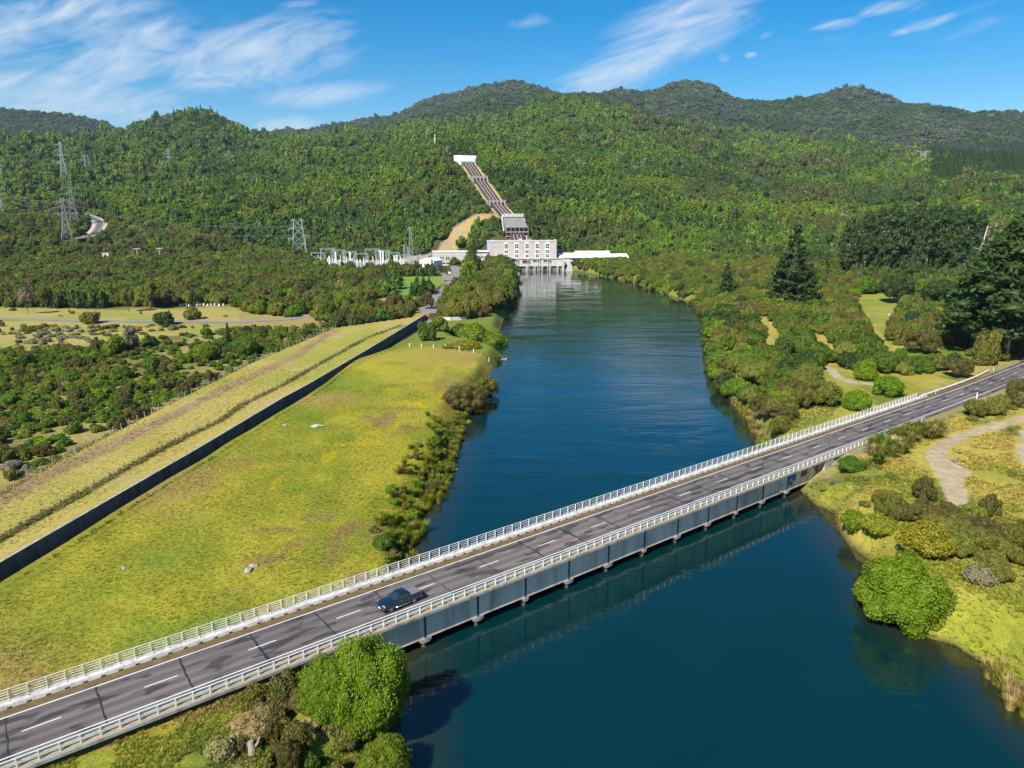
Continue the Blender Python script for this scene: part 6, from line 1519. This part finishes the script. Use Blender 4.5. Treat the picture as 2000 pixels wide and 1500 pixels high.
# labels: looks first, then the landmark it stands by, then order of distance to that landmark
LM = [('the tree touching the guard rail', at(716, 1432, 2)), ('the tree stump', at(494, 1488, 3.4)), ('the huge round bush', at(1762, 1205, 1)), ('the leafless grey shrub', at(1627, 948, 3.5)), ('the end of the guard rail', br(158, -5)), ('the end of the footway railing', br(179, 6)), ('the tip of the crash barrier', rc(228, 6)), ('the loop of gravel track', at(1660, 752, 4.3)), ('the bare gravel patch', at(1850, 960, 4.2)), ('the bush against the railing', at(1672, 803, 4.6)), ('the right bank point', at(1385, 715, 0)), ('the orange blooming bush', at(1568, 718, 4)), ('the clearing below the pines', at(1735, 640, 4.6)), ('the nearest giant pine', at(1985, 704, 5)), ('the giant spired conifer', at(1545, 592, 6)), ('the smaller conifer by the river', at(1418, 580, 5)), ('the concrete apron', at(1130, 530, 1)), ('the white workshop', at(1200, 520, 5)), ('the conical conifer', at(924, 531, 4.5)), ('the lime green tree', at(917, 549, 4)), ('the short flood wall', at(888, 630, 2)), ('the side pond', at(920, 668, .5)), ('the canal mouth', at(815, 650, 3)), ('the landing stage', at(978, 700, 1)), ('the white flowered tea tree', at(905, 790, 2.5)), ('the lawn', at(825, 558, 4)), ('the white switchyard building', at(835, 524, 4.5)), ('the tallest pylon', T1.location[:2]), ('the beehives', at(395, 597, 4)), ('the broad crowned meadow tree', at(293, 602, 4)), ('the umbrella shaped tree', at(90, 602, 4)), ('the lone bush on the meadow road', at(176, 629, 4)), ('the small dark conifer in the scrub', at(447, 675, 4)), ('the far end of the scrub fence', at(655, 640, 4)), ('the middle of the scrub fence', at(492, 709, 4)), ('the near end of the scrub fence', at(168, 874, 4)), ('the left edge bright bush', at(10, 715, 4)), ('the dense bush in the scrub', at(295, 720, 4)), ('the domed tree by the scrub fence', at(478, 690, 4)), ('the substation hut', at(209, 505, 5)), ('the T shaped poles', at(290, 510, 5)), ('the bend of the meadow road', at(690, 605, 4)), ('the bright bush near the fence', at(200, 775, 4)), ('the pasture corner', at(950, 740, 1)), ('the shore below the pasture', at(885, 890, 1)), ('the far bank railing', at(1510, 865, 3)), ('the lower right reeds', at(1960, 1345, 1)), ('the silvery shrub', at(1905, 1165, 3)), ('the graffiti', br(101, -5)), ('the broad olive thicket', at(1600, 805, 3)), ('the large pale olive tree', at(1850, 672, 5)), ('the second macrocarpa', at(1832, 600, 6))]
LMX = np.array([l[1] for l in LM])
ORD = 'first second third fourth fifth sixth seventh eighth ninth tenth eleventh twelfth thirteenth fourteenth fifteenth sixteenth seventeenth eighteenth nineteenth twentieth'.split()
bykey = {}
for p in solo:
    if p['label']: continue
    dl = np.hypot(LMX[:, 0] - p['x'], LMX[:, 1] - p['y']); i = int(np.argmin(dl)); p['ld'] = dl[i]
    dx, dy = p['x'] - LMX[i, 0], p['y'] - LMX[i, 1]
    side = ('right of' if dx > 0 else 'left of') if abs(dx) > abs(dy) else ('behind' if dy > 0 else 'before')
    hh = p['h']; big = {'bushy': (4, 6.2), 'tea': (3.4, 5.6), 'shrub': (1.3, 2.1)}.get(p['kind'], (2.1, 2.6)); sz = 'small' if hh < big[0] else ('tall' if hh > big[1] else '')
    p['base'] = ' '.join(w for w in (sz, TW[p['tone']], WORD[p['kind']]) if w); p['side'] = side; p['lm'] = LM[i][0]
    bykey.setdefault((p['base'], side, i), []).append(p)
for (base, side, i), L_ in bykey.items():
    L_.sort(key=lambda p: p['ld'])
    for k, p in enumerate(L_):
        if len(L_) == 1: p['label'] = f'{base} {side} {p["lm"]}'
        elif k < len(ORD): p['label'] = f'{base} {side} {p["lm"]}, {ORD[k]} nearest'
        else: p['label'] = f'{base} {side} {p["lm"]}, among those farther off'
GRP = {'bushy': 'leafy trees around the river', 'tea': 'tea trees around the river', 'shrub': 'shrubs of the banks and scrub', 'pine': 'tall pines on the right', 'spire': 'dark spired conifers', 'flax': 'flax clumps by the bridge end', 'reed': 'reed clumps along the banks', 'dead': 'leafless shrubs'}
for i, p in enumerate(solo):
    kd = p['kind']; q_ = p['r'] / p['d']; lod = 'X' if (q_ > .030 and (kd, 'X') in MESH) else ('H' if (q_ > .016 and (kd, 'H') in MESH) else 'M')
    ms = MESH[(kd, lod)]; me = ms[i % len(ms)]; rz = vr.uniform(0, 6.28)
    nm = KINDN[kd]; z0 = p['z']
    if kd in ('bushy', 'tea', 'pine', 'spire'):
        o = empty(nm, (p['x'], p['y'], z0), rz)
        c = bpy.data.objects.new('crown', me); COL.objects.link(c); c.parent = o; c.color = (*p['col'], 1)
        t = bpy.data.objects.new('trunk', trunkmesh(kd, i % 4)); COL.objects.link(t); t.parent = o
        if kd in ('pine', 'spire'):
            w = p['r'] / .95 if kd == 'pine' else min(p['r'], p['h'] * 1.1); c.scale = (w, w, p['h']); t.scale = (p['h'] * (1.3 if kd == 'pine' else .8),) * 2 + (p['h'],)
        else:
            lift = .42 * p['h'] if p['name'] == 'T' else (.16 if kd == 'tea' else .06) * p['h']
            c.scale = (p['r'], p['r'] * vr.uniform(.85, 1.1), p['h'] - lift); c.location = (0, 0, lift); t.scale = (max(p['r'], 2.0) * (1.15 if p['name'] == 'T' else .8),) * 2 + (p['h'],)
    else:
        o = bpy.data.objects.new(nm, me); COL.objects.link(o); o.location = (p['x'], p['y'], z0); o.rotation_euler = (0, 0, rz); o.scale = (p['r'], p['r'] * vr.uniform(.85, 1.15), p['h']); o.color = (*p['col'], 1)
    tag(o, p['label'], CATN[kd], GRP[kd])

# white blossom on the pasture corner tea tree
x, y = at(905, 790, 2.5)
# dead pine with bare limbs, and bare trunks under the grove at the clearing
x, y, z = pxD(1893, 512, 470); z = tz1(x, y)
o = empty('dead_tree', (x, y, z), 0, 'tall bleached dead tree with bare limbs beside the pine row', 'tree')
mb = MB(); mb.tube([(0, 0, 0), (3, 0, 14), (6.5, 1, 28), (8, 1, 38)], [.95, .75, .5, .12], 8); mb.build('trunk', M['palebark'], o, True)
r_ = random.Random(12)
for k in range(22):
    t = r_.uniform(.2, .97); a = r_.uniform(0, 6.28); l = 6 * (1.15 - t) + 1; b0 = (8 * t, t, 38 * t); mb = MB(); mb.tube([b0, (b0[0] + math.cos(a) * l * .6, b0[1] + math.sin(a) * l * .6, b0[2] + .6), (b0[0] + math.cos(a) * l, b0[1] + math.sin(a) * l, b0[2] + l * .35)], [.22, .14, .04], 4); mb.build('limb', M['palebark'], o)

# ------------------------------------------------------------------ the far woods: one mass per kind of ground, scattered with geometry nodes
def gn_mass(name, pts, protos, label_kind='stuff'):
    """pts: arrays x, y, z, radius, height, colour, prototype index"""
    coll = bpy.data.collections.new(name + '_models')
    for k, c in enumerate(protos):
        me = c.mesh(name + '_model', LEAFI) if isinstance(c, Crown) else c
        coll.objects.link(bpy.data.objects.new('%s_model_%03d' % (name, k), me))
    n = len(pts['x']); me = bpy.data.meshes.new(name); me.vertices.add(n)
    me.vertices.foreach_set('co', np.stack([pts['x'], pts['y'], pts['z']], 1).astype(np.float32).ravel())
    a = me.attributes.new('tint', 'FLOAT_COLOR', 'POINT'); cc = np.ones((n, 4), np.float32); cc[:, :3] = pts['col']; a.data.foreach_set('color', cc.ravel())
    a = me.attributes.new('size', 'FLOAT_VECTOR', 'POINT'); a.data.foreach_set('vector', np.stack([pts['r'], pts['r'], pts['h']], 1).astype(np.float32).ravel())
    a = me.attributes.new('turn', 'FLOAT', 'POINT'); a.data.foreach_set('value', vr.uniform(0, 6.28, n).astype(np.float32))
    a = me.attributes.new('model', 'INT', 'POINT'); a.data.foreach_set('value', np.asarray(pts['k'], np.int32))
    o = bpy.data.objects.new(name, me); COL.objects.link(o); tag(o, kind='stuff')
    ng = bpy.data.node_groups.new(name, 'GeometryNodeTree'); ng.interface.new_socket('Geometry', in_out='INPUT', socket_type='NodeSocketGeometry'); ng.interface.new_socket('Geometry', in_out='OUTPUT', socket_type='NodeSocketGeometry')
    gi = ng.nodes.new('NodeGroupInput'); go_ = ng.nodes.new('NodeGroupOutput'); ip_ = ng.nodes.new('GeometryNodeInstanceOnPoints'); ci = ng.nodes.new('GeometryNodeCollectionInfo')
    ci.inputs['Collection'].default_value = coll; ci.inputs['Separate Children'].default_value = True; ci.inputs['Reset Children'].default_value = True
    def at_(nm, ty):
        q_ = ng.nodes.new('GeometryNodeInputNamedAttribute'); q_.data_type = ty; q_.inputs['Name'].default_value = nm; return q_.outputs['Attribute']
    cx_ = ng.nodes.new('ShaderNodeCombineXYZ'); ng.links.new(at_('turn', 'FLOAT'), cx_.inputs[2])
    e2 = ng.nodes.new('FunctionNodeEulerToRotation'); ng.links.new(cx_.outputs[0], e2.inputs[0])
    ng.links.new(gi.outputs[0], ip_.inputs['Points']); ng.links.new(ci.outputs[0], ip_.inputs['Instance']); ip_.inputs['Pick Instance'].default_value = True
    ng.links.new(at_('model', 'INT'), ip_.inputs['Instance Index']); ng.links.new(e2.outputs[0], ip_.inputs['Rotation']); ng.links.new(at_('size', 'FLOAT_VECTOR'), ip_.inputs['Scale'])
    ng.links.new(ip_.outputs[0], go_.inputs[0]); md = o.modifiers.new('scatter', 'NODES'); md.node_group = ng
    return o

def T(n): return np.array(TONE[n])
# polar jittered grid from the end of the planted zones to the skyline
xs_, ys_, sp_ = [], [], []
D0 = 330.0
while D0 < 5600:
    sp = min(max(5.8, D0 * .0052), 13.0)
    nA = int(1.66 * D0 / sp); A_ = -.83 + 1.66 * (np.arange(nA) + vr.uniform(-.45, .45, nA) + .5) / nA; Dj = D0 + vr.uniform(-.5, .5, nA) * sp
    xs_.append(Dj * np.sin(A_)); ys_.append(Dj * np.cos(A_)); sp_.append(np.full(nA, sp)); D0 += sp * (1.0 if D0 < 1500 else .9 + .5 * (D0 - 1500) / 4000)
X = np.concatenate(xs_); Y = np.concatenate(ys_); SPc = np.concatenate(sp_); D = np.hypot(X, Y); A_ = np.arctan2(X, Y)
ok = ~blocked(X, Y, 1.0, 2.0)
for P in (SCRUB, MEADOW, TL, TS, TC, TR): ok &= ~inpoly(X, Y, P)
ok &= ~((D < 560) & (A_ < .1) & (A_ > -.9) & (D < 420)); ok &= vr.uniform(size=len(X)) < .975
for tx, ty in TOWXY: ok &= ~((np.hypot(X - tx, (Y - ty) * .55) < 16) & (Y < ty + 12))
# thin out what stays behind the ridge
X, Y, SPc, D, A_ = X[ok], Y[ok], SPc[ok], D[ok], A_[ok]; Z = tz(X, Y)
el = (Z + 12 - CZ) / D; order = np.argsort(D); vis = np.ones(len(X), bool); bins = np.clip(((A_ + .85) / 1.7 * 340).astype(int), 0, 339); top = np.full(340, -9.)
eb = el[order]; bb = bins[order]
for k in range(len(order)):
    b_ = bb[k]
    if eb[k] < top[b_] - .006: vis[order[k]] = False
    elif eb[k] - 12 / D[order[k]] > top[b_]: top[b_] = eb[k] - 12 / D[order[k]]
X, Y, Z, SPc, D, A_ = X[vis], Y[vis], Z[vis], SPc[vis], D[vis], A_[vis]; n = len(X)
f1 = fbm(X, Y, 130, 61, 3); f2 = fbm(X, Y, 45, 62, 3); f3 = vr.uniform(0, 1, n); f4 = fbm(X, Y, 420, 63, 2)
m = np.clip(f1 * .6 + f2 * .55 - .075 + vr.normal(size=n) * .09, 0, 1)
right = sm(-.02, .10, A_); high = sm(2300, 3000, D); mid = sm(1250, 2000, D)
U_, V_ = topix(X, Y, Z)
col = np.zeros((n, 3)); kd = np.full(n, 0)      # 0 bushy 1 tea 2 spire 3 pine
lush = np.where((m < .40)[:, None], T('dark') * 1.3, np.where((m < .50)[:, None], T('green') * 1.05, np.where((m < .64)[:, None], T('bright') * .92, T('yellow') * .8)))
brown = np.where((m < .40)[:, None], T('dark') * 1.3, np.where((m < .58)[:, None], T('brown') * 1.05, np.where((m < .70)[:, None], T('olive') * .8, T('green'))))
pb = np.clip(.14 + .55 * right * sm(.40, .64, f4 + .06 * right) * (1 - .6 * sm(.28, .12, A_) * sm(1500, 1100, D)) + .5 * sm(1020, 640, D + (f4 - .5) * 700 + (f2 - .5) * 260), 0, .9)
# lower slopes left of the station are lush; the flat woods and the right hand woods are brown tea tree
isb = fbm(X, Y, 90, 64, 3) * .8 + f3 * .2 < pb * .75 + .06
col = np.where(isb[:, None], brown, lush); kd[isb] = 1
dk = (fbm(X, Y, 60, 65, 2) > .60) & (f3 < .5); col[dk] = T('dark'); kd[dk & (f3 < .22)] = 2
# conifer plantation on the far right, dark spires on the conical hill
pl_ = (U_ > 1815) & (V_ > 282) & (V_ < 352) & (D > 1000); col[pl_] = T('blue') * .85; kd[pl_] = 2
ch = (np.abs(U_ - 385) < 150) & (V_ < 272) & (D < 2600) & (D > 1500) & (f3 < .55); col[ch] = T('dark') * .95; kd[ch] = 2
# bleached and sparse high slopes
hg = (D > 2600); gm = fbm(X, Y, 240, 66, 3)
gcol_ = np.where((gm > .54)[:, None], np.array([.150, .138, .100]), np.where((gm > .42)[:, None], np.array([.088, .092, .050]), T('dark') * 1.0)); pick_ = hg & (f3 < .78); col[pick_] = gcol_[pick_]
kd[hg & (f3 > .86)] = 2
col[hg & (f3 > .86)] = T('dark') * .8
col = col * np.array([.86, 1.0, 1.15]); gh = (f3 > .985) & ~hg & ~pl_; col[gh] = T('grey') * .8
col = col * np.exp(vr.normal(size=(n, 1)) * .13) * np.exp(vr.normal(size=(n, 3)) * .04); col = .74 * col + .26 * (T('green') * (1.3 - .35 * isb[:, None]))
rad = SPc * vr.uniform(.52, .9, n) * (.8 + .75 * (vr.uniform(size=n) > .82)); hh = rad * vr.uniform(1.1, 1.8, n) + 1.5
hh = np.where(D < 700 + 120 * f3, vr.uniform(5, 10, n), hh); rad = np.where(kd == 2, hh * vr.uniform(1.0, 1.25, n) * .95, rad); hh = np.where(kd == 2, np.minimum(hh * 1.35, 24), hh); rad = np.where(kd == 2, np.minimum(rad, hh), rad)
rad = np.where(kd == 1, rad * 1.05, rad); hh = np.where(hg, hh * .62, hh); pv_ = .72 + .62 * fbm(X, Y, 75, 68, 3); rad = rad * pv_; hh = hh * pv_ * np.where(vr.uniform(size=n) > .93, 1.5, 1.0)
# spare the sight line: trees in front of the powerhouse and on the pipes stay low
lp_ = (Y > 685) & (pdist(X, Y, PENXY) < 30); hh = np.where(lp_, np.minimum(hh, 5.0), hh); rad = np.where(lp_, np.minimum(rad, 3.6), rad)
clr = (D > 900) & (D < 2500) & (fbm(X, Y, 55, 201, 3) + vr.normal(size=n) * .03 > .60); hh = np.where(clr, hh * .4, hh); rad = np.where(clr, rad * .75, rad); col[clr] = (T('bright') * .7 + T('yellow') * .25) * np.exp(vr.normal(size=(clr.sum(), 1)) * .15)
lowm = (np.abs(U_ - 1040) < 110) & (D < 690); hh = np.where(lowm, np.minimum(hh, 5), hh)
nb_, nt_, nsp = len(PROTO[('bushy', 'L')]), len(PROTO[('tea', 'L')]), len(PROTO[('spire', 'L')])
k_ = np.where(kd == 0, vr.integers(0, nb_, n), np.where(kd == 1, nb_ + vr.integers(0, nt_, n), nb_ + nt_ + vr.integers(0, nsp, n)))
gn_mass('forest', dict(x=X, y=Y, z=Z - .6, r=rad, h=hh, col=np.clip(col, 0, .6), k=k_), PROTO[('bushy', 'L')] + PROTO[('tea', 'L')] + PROTO[('spire', 'L')])
print('forest', n, 'solo', len(solo), 'mass', len(mass))
# the smaller trees and shrubs of the planted zones, beyond those that stand alone
def mass_of(name, kinds, lod):
    L_ = [p for p in mass if p['kind'] in kinds]
    if not L_: return
    pr = []; base = {}
    for kk in kinds: base[kk] = len(pr); pr += PROTO.get((kk, lod), PROTO.get((kk, 'M')))
    cnt = {kk: len(PROTO.get((kk, lod), PROTO.get((kk, 'M')))) for kk in kinds}
    gn_mass(name, dict(x=np.array([p['x'] for p in L_]), y=np.array([p['y'] for p in L_]), z=np.array([p['z'] for p in L_]), r=np.array([p['r'] for p in L_]), h=np.array([p['h'] for p in L_]), col=np.array([p['col'] for p in L_]), k=np.array([base[p['kind']] + vr.integers(cnt[p['kind']]) for p in L_])), pr)
mass_of('woods', ['bushy', 'tea'], 'M'); mass_of('shrubbery', ['shrub', 'flax', 'reed', 'dead'], 'M')

# ------------------------------------------------------------------ grass tufts where the ground is close
def tuft(n, h, w): return blades(n, h, w, .9, .6)
tf = [tuft(16, 1.0, .05) for _ in range(4)]
def grass(name, poly, sp, hr, rr, keep=None, bright=1.0, dmax=200):
    X, Y = jitter(poly, sp); D = np.hypot(X, Y); k = (D < dmax) & ~inpoly(X, Y, RIV) & ~inpoly(X, Y, CANAL)
    for P in GTRACK: k &= pdist(X, Y, P) > 2.2
    s, nn = to_br(X, Y); k &= ~((np.abs(nn) < 6.3) & (s > -90) & (s < 330)) | ((np.abs(nn) < 6.3) & (s < 118) & (nn < -5))
    U_, V_ = topix(X, Y, 3.0); k &= (U_ > -60) & (U_ < 2060) & (V_ < 1560) & (vr.uniform(size=len(X)) < np.clip(140 / D, .25, 1))
    if keep is not None: k &= keep(X, Y)
    X, Y = X[k], Y[k]; n = len(X); c = gcol(X, Y) * bright * np.exp(vr.normal(size=(n, 1)) * .18) * np.exp(vr.normal(size=(n, 3)) * .06); big = .6 + .8 * fbm(X, Y, 7, 91, 2)
    gn_mass(name, dict(x=X, y=Y, z=tz(X, Y) - .03, r=vr.uniform(*rr, n) * big, h=vr.uniform(*hr, n) * big, col=np.clip(c, 0, .7), k=vr.integers(0, 4, n)), tf); print(name, n)
grass('grass', FIELD, .6, (.08, .24), (.22, .5), bright=1.2)
RG = ats([(1560, 962), (1600, 900), (1800, 800), (2060, 760), (2060, 1420), (1960, 1330), (1860, 1262), (1740, 1200), (1640, 1040)], 3.0)
grass('long_grass', RG, .7, (.25, .7), (.35, .75), bright=1.15, keep=lambda X, Y: fbm(X, Y, 6, 92, 2) > .36)
grass('long_grass', np.vstack([CLEAR2]), .8, (.3, .8), (.35, .7))
LG = ats([(60, 1500), (330, 1400), (600, 1320), (800, 1290), (790, 1520), (700, 1640), (0, 1640)], 3.0)
grass('long_grass', LG, .42, (.2, .6), (.3, .6), bright=1.15, keep=lambda X, Y: fbm(X, Y, 4, 92, 2) > .38)
BK = np.vstack([offset(RIV[3:13], 0), offset(RIV[3:13], 7 if area > 0 else -7)[::-1]])
grass('long_grass', np.vstack([offset(CEDGE[:6], -.2), offset(CEDGE[:6], -1.8)[::-1]]), .5, (.25, .7), (.3, .6), dmax=300)
grass('long_grass', STRIP, 1.0, (.1, .25), (.25, .5), dmax=230)
grass('long_grass', np.vstack([offset(MFENCE, .9), offset(MFENCE, -.9)[::-1]]), .5, (.4, .8), (.3, .6), dmax=320, bright=.9)
grass('long_grass', np.vstack([offset(SFENCE, 2.4), offset(SFENCE, .2)[::-1]]), .7, (.4, .9), (.3, .7), dmax=320, bright=1.1)

# ------------------------------------------------------------------ air: a thin even haze round everything
m = bpy.data.materials.new('haze'); m.use_nodes = True; nt = m.node_tree; nt.nodes.clear(); out = N(nt, 'ShaderNodeOutputMaterial'); pv = N(nt, 'ShaderNodeVolumePrincipled')
pv.inputs['Color'].default_value = (.62, .78, 1, 1); pv.inputs['Density'].default_value = HAZE if 'HAZE' in globals() else .000045; pv.inputs['Anisotropy'].default_value = .2
nt.links.new(pv.outputs[0], out.inputs['Volume'])
hz = MB().box(-7600, 7600, -7600, 7600, -12, float(GZ.max()) + 40).build('haze', m); tag(hz, kind='stuff')
